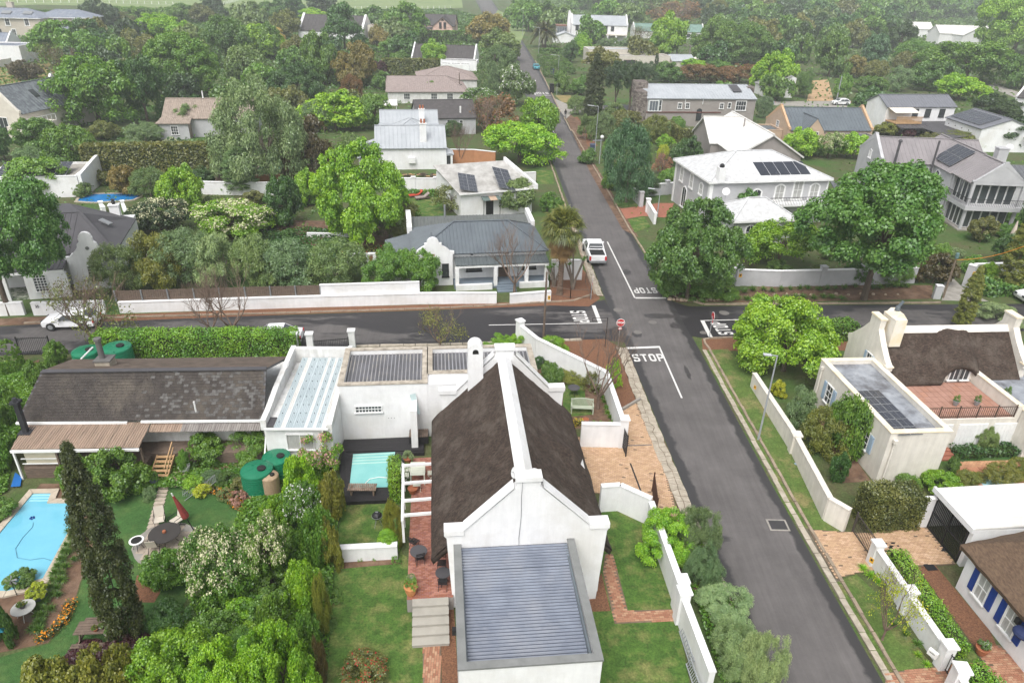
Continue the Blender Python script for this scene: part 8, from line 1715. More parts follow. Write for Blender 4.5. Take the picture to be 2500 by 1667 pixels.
# ================================================================ vehicles
def car(name,label,cat,loc_,rz,paintm,kind='hatch',L=4.2,W=1.75):
    t=thing(name,label,cat,loc_,rz);h0=.28
    if kind=='pickup':prof=[(0,.95),(.05,1.05),(1.25,1.15),(1.95,1.75),(3.35,1.8),(3.65,1.2),(5.3,1.15),(5.35,.6),(5.3,.45),(.1,.42),(0,.6)];L=5.35
    elif kind=='sedan':prof=[(0,.6),(.08,.78),(1.15,.92),(1.85,1.38),(3.0,1.42),(3.75,.98),(4.4,.92),(4.45,.6),(4.4,.32),(.1,.3)];L=4.45
    else:prof=[(0,.6),(.08,.8),(1.0,.95),(1.7,1.45),(3.2,1.48),(3.95,1.0),(4.05,.6),(4.0,.32),(.1,.3)];L=4.05
    belt=1.18 if kind=='pickup' else .95
    b=MB();w2=W/2
    def sec(x,z,s=1):   # tumblehome above the belt line, slight taper at both ends
        k=w2*(1-.04*abs(2*x/L-1)**3*2);k-=max(0,z-belt)*.28;return s*k
    n=len(prof);Lf=[(x,-sec(x,z),z)for x,z in prof];Rt=[(x,sec(x,z),z)for x,z in prof]
    b.prism(Rt,Lf,0);body=b.build('body',paintm,t)
    if len(b.v):
        bv=body.modifiers.new('b','BEVEL');bv.width=.06;bv.segments=2;bv.limit_method='ANGLE';bv.angle_limit=R(25)
    g=MB()
    cab=[(p[0],p[1])for p in prof]
    def pan(a,c,inset=.12):  # windscreen / rear window lying on the body between two profile points
        (x0,z0),(x1,z1)=a,c;d=Vector((x1-x0,0,z1-z0));nn=Vector((-d.z,0,d.x)).normalized()*.012;nn=nn if nn.z>0 else -nn
        p0=Vector((x0,0,z0))+d*.1+nn;p1=Vector((x0,0,z0))+d*.9+nn;y0=sec(p0.x,p0.z)-inset;y1=sec(p1.x,p1.z)-inset
        g.prism([Vector((p0.x,-y0,p0.z))-nn*2,Vector((p0.x,y0,p0.z))-nn*2,Vector((p1.x,y1,p1.z))-nn*2,Vector((p1.x,-y1,p1.z))-nn*2],[(p0.x,-y0,p0.z),(p0.x,y0,p0.z),(p1.x,y1,p1.z),(p1.x,-y1,p1.z)])
    pan(prof[2],prof[3]);pan(prof[4],prof[5]);ws=g.build('windscreen',glass,t)
    for s in (1,-1):
        g=MB();xa,xb,xc,xd=prof[2][0]+.35,prof[3][0]+.15,prof[4][0]-.1,prof[5][0]-.2;zt=prof[3][1]-.1
        for (x0,x1,u0,u1)in ((xa,(xb+xc)/2-.05,xb,(xb+xc)/2-.05),((xb+xc)/2+.03,xd,(xb+xc)/2+.03,xc)):
            q=[(x0,belt+.02),(x1,belt+.02),(u1,zt),(u0,zt)];A=[Vector((x,s*(sec(x,z)+.012),z))for x,z in q];B=[Vector((v.x,v.y-s*.03,v.z))for v in A];g.prism(A,B)
        g.build('side_window',glass,t)
    for x in (L*.18,L*.8):
        for s in (1,-1):
            w=MB();w.lathe([(.2,-.1),(.33,-.1),(.36,-.06),(.36,.06),(.33,.1),(.2,.1)],n=16);o=w.build('wheel',rubber,t,loc=(x,s*(w2-.1),.36));o.rotation_euler.x=R(90)
            w=MB();w.lathe([(.2,-.105),(.19,.112),(.02,.108)],n=12);w.build('rim',galv,o)
    for s in (1,-1):
        q=MB();q.box(-.015,.05,s*(w2-.35)-.16,s*(w2-.35)+.16,.62,.8);q.build('headlight',glass,t);q=MB();q.box(L-.06,L+.015,s*(w2-.14)-.09,s*(w2-.14)+.09,.65,1.05 if kind=='pickup' else .9);q.build('tail_light',redp,t)
        q=MB();q.box(prof[2][0]+.4,prof[2][0]+.55,s*(w2+.12)-.1,s*(w2+.12)+.1,belt-.02,belt+.16);q.build('mirror',paintm,t)
    if kind=='pickup':
        q=MB();q.box(3.72,5.2,-.72,.72,1.165,1.2);q.build('load_cover',rubber,t);q=MB();q.box(5.3,5.5,-.85,.85,.42,.62);q.build('rear_bumper',galv,t);q=MB();q.box(5.355,5.37,-.26,.26,.72,.84);q.build('number_plate',whitep,t)
        q=MB();q.tube([(3.75,-.72,1.2),(3.68,-.62,1.5),(3.68,.62,1.5),(3.75,.72,1.2)],.035,6);q.build('roll_bar',paintm,t)
    else:q=MB();q.box(L,L+.012,-.24,.24,.5,.62);q.build('number_plate',whitep,t)
    return t
cw=mat('white_car_paint',(.75,.75,.76),.3,spec=.5);cs=mat('silver_car_paint',(.42,.46,.5),.3,metallic=.4);ctq=mat('teal_car_paint',(.06,.3,.36),.35,spec=.5)
def carat(name,label,cat,q,head,pm,kind,side=0):
    p=P(*q);t=car(name,label,cat,p,head,pm,kind);return t
p=P(1459,650);a_=R(-86.5);car('pickup_truck','white double-cab pickup with black load cover parked below the palm','pickup truck',p+Vector((0,5.3,0))+Vector((-.35,0,0)),a_,cw,'pickup',W=1.86)
p=P(1311,172);car('parked_car','teal sedan parked facing the camera by the topiary balls','car',p,R(96),ctq,'sedan')
p=P(*Zm(0,1,420,1450));car('parked_car','white hatchback half hidden by the twiggy tree on the side street','car',p,R(6),cw,'hatch')
p=P(600,838);car('parked_car','white car peeping over the clipped hedge on the side street','car',p,R(6),cw,'sedan')
p=P(*Zm(3,1,2270,1225));car('parked_car','white car cut by the right edge at the entrance hedge','car',p,R(4),cw,'hatch')
p=P(*Zm(3,0,-70,935));car('parked_car','pale silver car beside the plain white outbuilding','car',p,R(4),cs,'sedan')
p=P(*Zm(3,0,620,935));car('parked_car','white car behind the tan gabled house roof','car',p,R(4),cw,'hatch')
# ================================================================ people
def person(label,p,rz,shirt,trousers,h=1.75,step=.16):
    t=thing('person',label,'person',p,rz);me=bpy.data.meshes.new('body');k=h/1.75
    V=[(0,0,.96),(0,.01,1.18),(0,.01,1.42),(0,.0,1.53),(0,-.02,1.66),(.1,0,.9),(.11,-step*.5,.5),(.11,-step*.35+.04,.07),(.11,-step*.35-.13,.035),(-.1,0,.9),(-.11,step*.6,.49),(-.11,step*1.35,.1),(-.11,step*1.35-.12,.035),(.19,.01,1.4),(.24,.06,1.15),(.23,-.08,.92),(.22,-.12,.84),(-.19,.01,1.4),(-.24,-.02,1.15),(-.22,-.14,.93),(-.21,-.19,.86)]
    E_=[(0,1),(1,2),(2,3),(3,4),(0,5),(5,6),(6,7),(7,8),(0,9),(9,10),(10,11),(11,12),(2,13),(13,14),(14,15),(15,16),(2,17),(17,18),(18,19),(19,20)]
    Rr=[.15,.14,.15,.06,.1,.1,.07,.045,.04,.1,.07,.045,.04,.07,.05,.035,.03,.07,.05,.035,.03]
    me.from_pydata([(x*k,y*k,z*k)for x,y,z in V],E_,[]);o=bpy.data.objects.new('body',me);COL.objects.link(o);o.modifiers.new('s','SKIN').use_smooth_shade=True
    for i,r in enumerate(Rr):me.skin_vertices[0].data[i].radius=(r*k,r*k*.85)
    me.skin_vertices[0].data[0].use_root=True;sb=o.modifiers.new('u','SUBSURF');sb.levels=1;sb.render_levels=1
    dg=bpy.context.evaluated_depsgraph_get();m2=bpy.data.meshes.new_from_object(o.evaluated_get(dg));bpy.data.objects.remove(o);m2.materials.clear()
    for q in (skin,shirt,trousers,rubber):m2.materials.append(q)
    for f in m2.polygons:z=f.center.z/k;x=abs(f.center.x)/k;f.material_index=3 if z<.09 else 2 if z<.97 and x<.2 else 0 if (z>1.5 or (z<.93 and x>=.2))else 1
    ob=bpy.data.objects.new('body',m2);COL.objects.link(ob);ob.parent=t
    b=MB();b.ball((0,.0,1.69*k),.105*k,6);b.build('hair',rubber,t);return t
blk=mat('black_cloth',(.02,.02,.022),.9);nav=mat('navy_cloth',(.03,.035,.05),.9);gry=mat('dark_grey_cloth',(.05,.05,.055),.9)
person('person in black clothes walking on the paved corner beside the dark cypress',P(1380,289),R(-10),blk,nav);person('person in dark clothes with light trim walking along the left kerb under the yellow-green maple',P(1351,397),R(175),gry,blk)
# ================================================================ street furniture
def lamp(label,base,h,arm=1.0,ang=180,m=None):
    t=thing('street_lamp',label,'street lamp',P(*base),0);b=MB();b.tube([(0,0,0),(0,0,.9),(0,0,h)],[.075,.065,.045],8);b.build('pole',m or galv,t)
    a=R(ang);d=Vector((math.cos(a),math.sin(a),.08));b=MB();b.tube([(0,0,h-.03),d*arm*.5+Vector((0,0,h)),d*arm*.6+Vector((0,0,h))],.035,6);b.build('arm',m or galv,t)
    q=MB();s=d*arm*.5+Vector((0,0,h));e=d*arm*1.15+Vector((0,0,h));q.beam(s,e,.22,.07);q.build('lamp_head',mat('lamp_head',(.5,.52,.54),.4),t);return t
g_=mat('pale_galvanised',(.36,.38,.4),.4,metallic=.2)
lamp('grey street lamp on the grass verge beside the cream thatched house',(1851,1073),height_at(*P(1851,1073)[:2],868),.75,180,g_)
lamp('tall grey street lamp on the right kerb before the Italian cypress',(1452,376),height_at(*P(1452,376)[:2],260),1.5,180,g_)
lamp('grey street lamp beside the date palm',(1315,133),height_at(*P(1315,133)[:2],68),2,180,g_);lamp('farthest grey street lamp left of the date palm',(1276,88),height_at(*P(1276,88)[:2],26),2,180,g_)
lamp('grey street lamp between the topiary rows',(1363,176),height_at(*P(1363,176)[:2],136),2,180,g_);lamp('street lamp by the pale grey villa gate',(1604,530),height_at(*P(1604,530)[:2],463),1.3,180,g_)
t=thing('service_pole','grey pole with a round white disc and cross arm below the eucalyptus','pole',P(1463,400));hh=height_at(t.location.x,t.location.y,336);b=MB();b.tube([(0,0,0),(0,0,hh)],.07,7);b.build('shaft',g_,t);b=MB();b.ball((.1,-.1,hh+.1),.28,6);b.build('disc',whitep,t);MB().beam((-1.3,0,hh-.5),(.3,0,hh-.4),.08,.1).build('cross_arm',g_,t)
def pole(label,base,top_py,r=.11,m=None,lean=0,name='utility_pole'):
    t=thing(name,label,'pole',P(*base));h=height_at(t.location.x,t.location.y,top_py);b=MB();b.tube([(0,0,0),(lean*.5,0,h*.5),(lean,0,h)],[r,r*.9,r*.75],9);b.build('shaft',m or wood,t);return t,h
t,hh=pole('dark timber pole standing in the side street kerb left of the crossing',(1327,822),664,.1)
t,hh=pole('leaning timber pole at the concrete drive with orange cable',(2302,727),630,.1,mat('weathered_pole',(.2,.155,.115),.9));b=MB();b.lathe([(.16,hh),(.16,hh+.45),(.1,hh+.5)],0,0,10);b.build('lamp_head',mat('teal_fitting',(.12,.2,.2),.6),t)
b=MB();A=Vector((0,0,hh-.2));E2=P(2530,590,7)-t.location;b.tube([A.lerp(E2,k/8)-Vector((0,0,math.sin(k/8*math.pi)*.45))for k in range(9)],.03,5);b.build('cable',mat('orange_cable',(.6,.25,.03),.6),t)
pole('thin grey pole beside the sandy terraces',(2042,246),186,.14,g_);t,hh=pole('dark utility pole before the tiled bungalow',(1122,243),178,.12);MB().box(-.5,.5,-.25,.25,hh-3.2,hh-2.4).build('transformer',iron,t)
pole('thin pale post with small plate beside the far stop line',(1359,232),204,.06,g_,name='sign_post')
def disc(r,n,m,th=.02):b=MB();b.lathe([(r,-th/2),(r,th/2)],n=n);return b
def signpost(name,label,base,h,rz,parts,lean=(0,0)):
    t=thing(name,label,'road sign',P(*base),rz);t.rotation_euler=(lean[0],lean[1],rz);b=MB();b.tube([(0,.03,0),(0,.03,h)],.032,7);b.build('post',g_,t);return t
def upright(b,nm,m,t,z,y=0,rot=0):o=b.build(nm,m,t,loc=(0,y,z));o.rotation_euler=(R(90),R(rot),0);return o
def txt(s,size,m,t,x,y,z,bold=.01,rx=90,rz=0,nm='lettering'):o=bpy.data.objects.new(nm,text_mesh(s,size,m,.004,bold));COL.objects.link(o);o.parent=t;o.location=(x,y,z);o.rotation_euler=(R(rx),0,R(rz));return o
for base,h,rz,lab,ls in (((1509,846),2.15,R(2),'red octagonal stop sign with small plate at the near left corner of the crossing',1),((1443,731),2.1,R(84),'red stop sign seen edge-on by the pole fence',1),((1732,824),2.0,R(95),'stop sign seen edge-on by the right side street line',1)):
    t=signpost('stop_sign',lab,base,h,rz,None);b=MB();b.lathe([(.36,-.012),(.36,.012)],n=8);o=upright(b,'rim',whitep,t,h);b=MB();b.lathe([(.325,-.016),(.325,.016)],n=8);o2=upright(b,'face',redp,t,h);txt('STOP',.24,whitep,t,0,-.025,h,.012)
    b=MB();b.box(-.14,.14,-.012,.012,h-.62,h-.4);b.build('plate',redp if ls else whitep,t);b=MB();b.box(-.11,.11,-.016,-.012,h-.59,h-.43);b.build('plate_face',whitep,t)
t=signpost('weight_limit_sign','tilted round white sign with red rim reading 3.5 t above a small white plate',(1730,729),2.15,R(8),None,(0,R(14)));b=MB();b.lathe([(.42,-.012),(.42,.012)],n=26);upright(b,'rim',redp,t,2.25);b=MB();b.lathe([(.33,-.017),(.33,.017)],n=26);upright(b,'face',whitep,t,2.25);txt('3.5t',.28,rubber,t,0,-.028,2.25,.012);b=MB();b.box(-.27,.27,-.013,.013,1.42,1.78);b.build('plate',whitep,t);b=MB()
for k in range(2):b.box(-.2,.2-.1*k,-.018,-.013,1.52+k*.11,1.56+k*.11)
b.build('plate_lines',rubber,t)
t=thing('street_name_sign','black steel post with empty rectangular name frame at the near corner','street sign',P(1477,846),R(4));b=MB();b.tube([(0,0,0),(0,0,2.6)],.035,7);b.build('post',iron,t);b=MB();b.beam((0,0,2.58),(-1.2,0,2.58),.03,.03);b.beam((0,0,2.28),(-1.2,0,2.28),.03,.03);b.beam((-1.2,0,2.28),(-1.2,0,2.58),.03,.03);b.build('name_frame',iron,t)
def bin_(label,q,m,s=1.):t=thing('wheelie_bin',label,'bin',P(*q));b=MB();b.prism([(-.25*s,-.28*s,.05),(.25*s,-.28*s,.05),(.25*s,.28*s,.05),(-.25*s,.28*s,.05)],[(-.3*s,-.35*s,.95*s),(.3*s,-.35*s,.95*s),(.3*s,.35*s,.95*s),(-.3*s,.35*s,.95*s)]);b.build('tub',m,t);b=MB();b.box(-.32*s,.32*s,-.38*s,.36*s,.955*s,1.03*s);b.build('lid',m,t)
bb_=mat('blue_bin',(.06,.08,.13),.6);bin_('dark blue bin at the kerb under the tall street lamp',Zm(2,0,750,1362),bb_,1.4);bin_('dark blue bin beside the clipped topiary balls',Zm(2,0,393,672),bb_,1.6);bin_('black bins at the kerb beside the far stop line',Zm(2,0,390,828),rubber,2.0)
def rock(b,x,y,r,z=0):
    rg=random;v=[];n=7
    for k in range(n):a=6.28*k/n;v.append((x+r*math.cos(a)*rg.uniform(.8,1.1),y+r*math.sin(a)*rg.uniform(.7,1)))
    b.prism([(p[0],p[1],z-.03)for p in v],[(x+(p[0]-x)*.72,y+(p[1]-y)*.72,z+r*.75)for p in v])
pr=mat('pale_rock',(.42,.33,.24),.9,(.3,.24,.18),3,.4)
RK=thing('edging_rocks','row of pale rocks edging the bed at the foot of the broad street oak','rocks',P(*Zm(2,1,1500,1225)))
for k in range(26):
    a=Zm(2,1,1440+k*36,1215+rng.uniform(-5,5)+(-25 if k>12 else 0))if k<14 else Zm(3,1,(k-14)*110,1165+rng.uniform(-6,6));v=P(*a)-RK.location;b=MB();rock(b,0,0,rng.uniform(.14,.28));b.build('rock',pr,RK,loc=(v.x,v.y,0))
RK=thing('rock_pile','pile of pinkish rocks right of the wooden steps','rocks',P(*Zm(0,2,1610,1360)))
for k in range(34):v=P(*Zm(0,2,rng.uniform(1545,1690),rng.uniform(1300,1420)))-RK.location;b=MB();rock(b,0,0,rng.uniform(.1,.2));b.build('rock',pr,RK,loc=(v.x,v.y,rng.uniform(0,.12)))
# ================================================================ palms and yuccas
def fan_palm():
    p=P(1366,718);t=thing('fan_palm','tall fan palm with brown skirt of dead fronds above the white pickup','palm',p,.4);b=MB();ht=height_at(p.x,p.y,556)
    b.tube([(0,0,0),(0,0,.3),(.03,0,ht*.5),(0,0,ht)],[.36,.27,.23,.2],12);
    for k in range(26):z=.25+k*ht/27;b.lathe([(.27-.004*k*.5,z),(.3-.004*k*.5,z+.05),(.26-.004*k*.5,z+.1)],n=12)
    b.build('trunk',mat('palm_trunk',(.17,.12,.09),.95,(.1,.07,.05),6,.5),t)
    for grp,n,m,lo,hi,rr in (('frond',110,leaf,-.5,1.35,1.35),('dead_frond',60,dryleaf,-1.3,-.5,1.05)):
        mb=MB()
        for i in range(n):
            a=rng.uniform(0,6.28);e=rng.uniform(lo,hi);z0=ht-(.0 if grp=='frond' else rng.uniform(.1,1.5));o=Vector((0,0,z0));d=Vector((math.cos(a)*math.cos(e),math.sin(a)*math.cos(e),math.sin(e)));l=rng.uniform(.65,.95)*rr;c=o+d*l;sd=d.cross(Vector((0,0,1))).normalized();u=sd.cross(d)
            mb.beam(o,c,.03,.02);
            for j in range(15):
                f=(j-7)/7*1.35;dd=(d*math.cos(f)+sd*math.sin(f));L=rng.uniform(.7,.95)*rr;p1=c+dd*L*.6+u*.03;p2=c+dd*L+Vector((0,0,-.32*rng.uniform(.6,1.4)));w_=sd*math.cos(f)*.05-d*math.sin(f)*.05
                mb.add([c,p1-w_,p2,p1+w_],[(0,1,2,3)])
        o=mb.build(grp+'s',m,t);o['kind']='stuff';o.color=(.15,.17,.03,1)
        me=o.data;at=me.attributes.new('rnd','FLOAT','FACE');at.data.foreach_set('value',rs.rand(len(me.polygons)).astype(np.float32))
fan_palm()
def feather_palm():
    p=P(1328,116);t=thing('date_palm','big date palm with arching fronds and orange heart beside the far road','palm',p);ht=height_at(p.x,p.y,76);b=MB();b.tube([(0,0,0),(0,0,ht)],[.9,.75],10);b.build('trunk',bark,t);mb=MB()
    for i in range(80):
        a=rng.uniform(0,6.28);e=rng.uniform(-.3,1.4);l=rng.uniform(5,6.8);pts=[]
        for k in range(6):s=k/5;pts.append(Vector((math.cos(a)*math.cos(e)*s*l,math.sin(a)*math.cos(e)*s*l,ht+math.sin(e)*s*l*.9-2.6*s*s*s*math.cos(e)-.8*s*s)))
        sd=Vector((-math.sin(a),math.cos(a),0))
        for q0,q1,ww in zip(pts[:-1],pts[1:],(.35,.7,.75,.6,.3)):
            dn=Vector((0,0,-.3*ww));mb.add([q0,q0+sd*ww+dn,q1+sd*ww*.8+dn,q1],[(0,1,2,3)]);mb.add([q0,q1,q1-sd*ww*.8+dn,q0-sd*ww+dn],[(0,1,2,3)])
    o=mb.build('fronds',leaf,t);o['kind']='stuff';o.color=(.085,.09,.025,1);at=o.data.attributes.new('rnd','FLOAT','FACE');at.data.foreach_set('value',rs.rand(len(o.data.polygons)).astype(np.float32))
    b=MB();b.ball((0,0,ht+.4),1.1,6);b.build('heart',mat('orange_heart',(.35,.16,.06),.9),t)
feather_palm()
def yucca(label,q,top):
    p=P(*q);t=thing('yucca',label,'yucca',p);h=height_at(p.x,p.y,top);b=MB();hs=[]
    for k in range(5):
        a=6.28*k/5+.4;e=(math.cos(a)*h*.28,math.sin(a)*h*.28,h*rng.uniform(.72,.95));b.tube([(0,0,0),(e[0]*.25,e[1]*.25,h*.3),e],[.16,.1,.07],7);hs.append(e)
    b.build('stems',barkg,t)
    for e in hs:
        if ('strap',60)not in WIN:strap('x',[],.1,.1)
        o=inst('leaf_head',WIN[('strap',70)],t,e,rng.uniform(0,6),(.55,.55,.5));o.color=leafcol('green')
yucca('branching yucca with several leafy heads right of the fan palm',(1398,706),615);yucca('lower yucca left of the fan palm trunk',(1352,700),640)
# ================================================================ water tanks
def tank(label,top_c,r,h,z0=0.,m=None,group=None):
    p=P(*top_c,h+z0);t=thing('water_tank',label,'water tank',(p.x,p.y,z0),0,group);pr_=[(r,0)]
    n=9
    for k in range(n):z=h*.86*(k+.15)/n;pr_+=[(r,z),(r*.985,z+.03),(r*.985,z+.06),(r,z+.09)]
    pr_+=[(r,h*.88),(r*.97,h*.92),(r*.7,h*.97),(r*.3,h)];b=MB();b.lathe(pr_,n=28);b.build('barrel',m or greenp,t,smooth=False)
    b=MB()
    for k in range(5):a=6.28*k/5;b.beam((r*.25*math.cos(a),r*.25*math.sin(a),h+.0),(r*.9*math.cos(a),r*.9*math.sin(a),h*.935),.12,.05)
    b.build('top_ribs',m or greenp,t);b=MB();b.lathe([(r*.27,h*.99),(r*.27,h+.06),(r*.1,h+.08)],r*.35,-r*.1,16);b.build('lid',rubber,t);return t
tank('rear left green water tank with white pipe behind the slate roof',Zm(0,2,757,185),.95,1.9);tank('rear right green water tank behind the slate roof',Zm(0,2,1030,150),1.0,2.2)
tank('upper green water tank of the pair beside the annex downpipe',Zm(1,2,195,1130),.82,1.5);tank('lower green water tank of the pair, nearest to the flower bed',Zm(1,2,20,1240),.9,1.6);tank('beige slim tank beside the lower green tank',Zm(1,2,135,1300),.5,1.4,m=beigep)
a=P(*Zm(0,2,825,175),2.3);c=P(*Zm(0,2,720,280),2.4);b=MB();b.tube([a,c],.06,7);o=b.build('rain_pipe',wframe);tag(o,'slanting white rain pipe running from the slate roof to the rear left tank','pipe')
# ================================================================ garden furniture
def pot(label,q,r,h,m=None,z=0,plant='sparse',pc_='green',ph=.5,pr_=1.2,name='plant_pot'):
    p=P(*q,z);t=thing(name,label,'plant pot',(p.x,p.y,z));b=MB();b.lathe([(r*.6,0),(r*.8,h*.3),(r,h*.85),(r*1.08,h*.9),(r*1.08,h),(r*.85,h),(r*.8,h*.9)],n=18);b.build('pot',m or terra,t)
    if plant:o=inst('foliage',CR[plant][0],t,(0,0,h*.8),0,(r*pr_,r*pr_,ph));o.color=leafcol(pc_)
    return t
potm=mat('pot_orange',(.55,.25,.1),.8,(.48,.2,.08),4)
pot('large ochre-orange pot at the corner of the brick patio',Zm(1,3,1376,790),.3,.55,potm,.85);pot('grey succulent in a pot behind the large orange pot',Zm(1,3,1380,700),.18,.3,m=concrete,z=.85,plant='ball',pc_='silver',ph=.35);pot('wide low terracotta bowl on the grill lawn',Zm(1,3,1132,362),.28,.32,terra,0);pot('terracotta pot with grey bush beside the pale green table',Zm(1,2,1370,1205),.24,.4,terra,.85,'fine','silver',.5,1.5)
pot('terracotta pot at the patio edge below the pergola',Zm(1,2,1415,1470),.26,.36,terra,.85,None);pot('terracotta urn beside yellow flowers in the bench garden',Zm(2,2,690,860),.2,.45,terra,0,None)
pot('white square planter with leafy citrus beside the wooden steps',Zm(0,2,1650,1285),.32,.5,whitep,0,'citrus','green',1.1,1.4);pot('slate-blue urn beside the wooden steps',Zm(0,2,1380,1395),.26,.55,mat('slate_blue_glaze',(.15,.18,.23),.35),0,'broad','green',.4);pot('large blue-grey pot with yellow flowers at the pool end',Zm(0,3,350,840),.38,.5,MATS['slate_blue_glaze'],0,'broad','yellow',.5)
pot('terracotta pot with white-flowered shrub by the front path of the blue-shuttered cottage',Zm(3,3,1910,1310),.27,.42,terra,0,'whiteflower','mid',.5,1.1)
for i,(x,y)in enumerate(((1718,690),(1905,690))):pot(['left','right'][i]+' galvanised pot behind the terrace railing of the cream house',Zm(3,2,x,y),.18,.35,galv,2.35,'sparse','green',.5)
pot('stone trough with pale flowers on the tiled terrace',Zm(3,2,1960,525),.3,.25,tan,2.35,'flowery','olive',.3);pot('dark pot with climber at the terrace corner',Zm(3,2,2160,640),.2,.4,iron,2.35,'sparse','green',.7)
pot('terracotta pot on the low wall beside the feathery tree',Zm(1,1,1043,868),.2,.45,terra,.8,'sparse','rust',.3)
yb_=hedge('small clump of yellow flowers beside the terracotta urn',[Zm(2,2,590,870),Zm(2,2,660,860)],.3,.4,'khaki',dens=300,ls=.08,mats=[leaf,flyel],flower=.5,name='flower_clump',cat='flowers')
def rtable(label,q,r,h,z,m,leg=None):p=P(*q,z+h);t=thing('bistro_table',label,'table',(p.x,p.y,z));b=MB();b.lathe([(r,h-.03),(r,h),(.01,h+.001)],n=26);b.build('tabletop',m,t);return t
def legs(t,r,h,m,n=3):
    for k in range(n):a=6.28*k/n+.3;b=MB();b.tube([(r*.2*math.cos(a),r*.2*math.sin(a),h-.03),(r*.75*math.cos(a),r*.75*math.sin(a),0)],.014,5);b.build('leg',m,t)
def fchair(label,p,rz,m,slat=True,name='folding_chair',sc=1.,group=None):
    t=thing(name,label,'chair',p,rz,group);w,h=.2*sc,.45*sc
    b=MB()
    for k in range(5):b.box(-w,w,-w+k*.085*sc,-w+k*.085*sc+.06*sc,h,h+.02)
    b.build('seat',m,t);b=MB()
    for k in range(3):b.beam((-w,w+.02+k*.012,h+.2+k*.1),(w,w+.02+k*.012,h+.2+k*.1),.015,.05)
    b.build('backrest',m,t)
    for s in (-1,1):
        b=MB();b.tube([(s*w,-w,0),(s*w,w*.6,h),(s*w,w+.06,h+.45)],.013,5);b.build('leg',m,t);b=MB();b.tube([(s*w,w,0),(s*w,-w,h)],.013,5);b.build('leg',m,t)
    return t
t=rtable('round dark bistro table on the brick patio, near the climber',Zm(1,3,1442,410),.42,.72,.85,charc);legs(t,.42,.72,iron);fchair('black folding chair above the left bistro table',P(*Zm(1,3,1405,385),.85),R(150),iron);fchair('black folding chair below the left bistro table',P(*Zm(1,3,1455,520),.85),R(200),iron)
t=rtable('round dark bistro table tucked against the thatched house wall',Zm(1,3,1655,598),.36,.72,.85,charc);legs(t,.36,.72,iron);fchair('black folding chair above the wall-side bistro table',P(*Zm(1,3,1645,575),.85),R(0),iron);fchair('black folding chair below the wall-side bistro table',P(*Zm(1,3,1655,740),.85),R(180),iron)
p=P(*Zm(1,2,1455,1310),1.6);t=thing('patio_table','pale green rectangular table under the pergola','table',(p.x,p.y,.85),R(6));pg_=mat('pale_green_paint',(.56,.58,.48),.6)
for k in range(6):MB().box(-.42,.42,.0+k*.2,.19+k*.2,.72,.75).build('top_slat',pg_,t)
for x in (-.38,.38):
    for y in (.05,1.1):MB().box(x-.035,x+.035,y-.035,y+.035,0,.72).build('leg',pg_,t)
for i,(dx,dy,a)in enumerate(((-.75,.35,90),(-.75,.85,90),(.7,.6,-90),(0,-.4,180))):v=Vector((p.x+dx,p.y+dy,.85));fchair(['lower left','upper left','right','near'][i]+' pale slatted chair at the pale green patio table',v,R(a+6),pg_)
p=P(*Zm(2,2,560,768));t=thing('garden_bench','pale sage slatted bench in the bench garden','bench',p,R(-1));bm_=mat('sage_paint',(.42,.46,.36),.7);q2=P(*Zm(2,2,758,768));W=(q2-p).length
for k in range(4):MB().box(0,W,.05+k*.11,.14+k*.11,.42,.45).build('seat_slat',bm_,t)
for k in range(17):zt=.88+.09*math.sin(math.pi*(k+.5)/17);MB().box(.08+k*(W-.16)/17,.13+k*(W-.16)/17,.5,.53,.46,zt).build('back_slat',bm_,t)
b=MB();prv=None
for k in range(9):v=(W*k/8,.52,.88+.1*math.sin(math.pi*k/8));(b.beam(prv,v,.06,.06)if prv else None);prv=v
b.build('top_rail',bm_,t)
for x in (.03,W-.03):
    MB().box(x-.035,x+.035,.0,.07,0,.62).build('leg',bm_,t);MB().box(x-.035,x+.035,.48,.55,0,.95).build('leg',bm_,t);MB().box(x-.04,x+.04,-.02,.55,.62,.66).build('armrest',bm_,t)
t=rtable('dark folding table in the bench garden lawn',Zm(2,2,588,530),.42,.7,0,charc);legs(t,.42,.7,iron,4)
p=P(*Zm(1,3,1085,195));t=thing('kettle_grill','black kettle barbecue on the upper lawn','barbecue',p);b=MB();b.ball((0,0,.75),.28,8,sz=.8);b.build('bowl',mat('grill_black',(.012,.012,.013),.2,spec=.6),t);b=MB();b.lathe([(.285,.73),(.285,.77)],n=20);b.build('rim',galv,t);MB().box(-.07,.07,-.03,.03,.98,1.02).build('handle',galv,t)
for k in range(3):a=6.28*k/3;b=MB();b.tube([(.1*math.cos(a),.1*math.sin(a),.55),(.26*math.cos(a),.26*math.sin(a),.03)],.014,5);b.build('leg',galv,t)
p=P(*Zm(1,2,835,1500),.3);t=thing('deck_bench','slatted timber bench at the near end of the pool deck','bench',(p.x,p.y,.3),R(2));nb_=mat('teak_stripe',(.3,.22,.17),.8,(.12,.085,.06),3)
for k in range(15):MB().box(k*.107,.085+k*.107,0,.62,.4,.44).build('slat',nb_,t)
for x in (.15,1.4):MB().box(x,x+.08,.05,.57,.0,.4).build('leg',nb_,t)
p=P(*Zm(1,2,1380,1000),.6);t=thing('pump_box','slatted dark timber pump box against the white buttress wall','box',(p.x,p.y,.3),R(5))
for k in range(9):MB().box(.02+k*.13,.13+k*.13,.0,.85,.5,.54).build('lid_slat',wood,t)
MB().box(0,1.2,.03,.83,0,.5).build('case',deck,t)
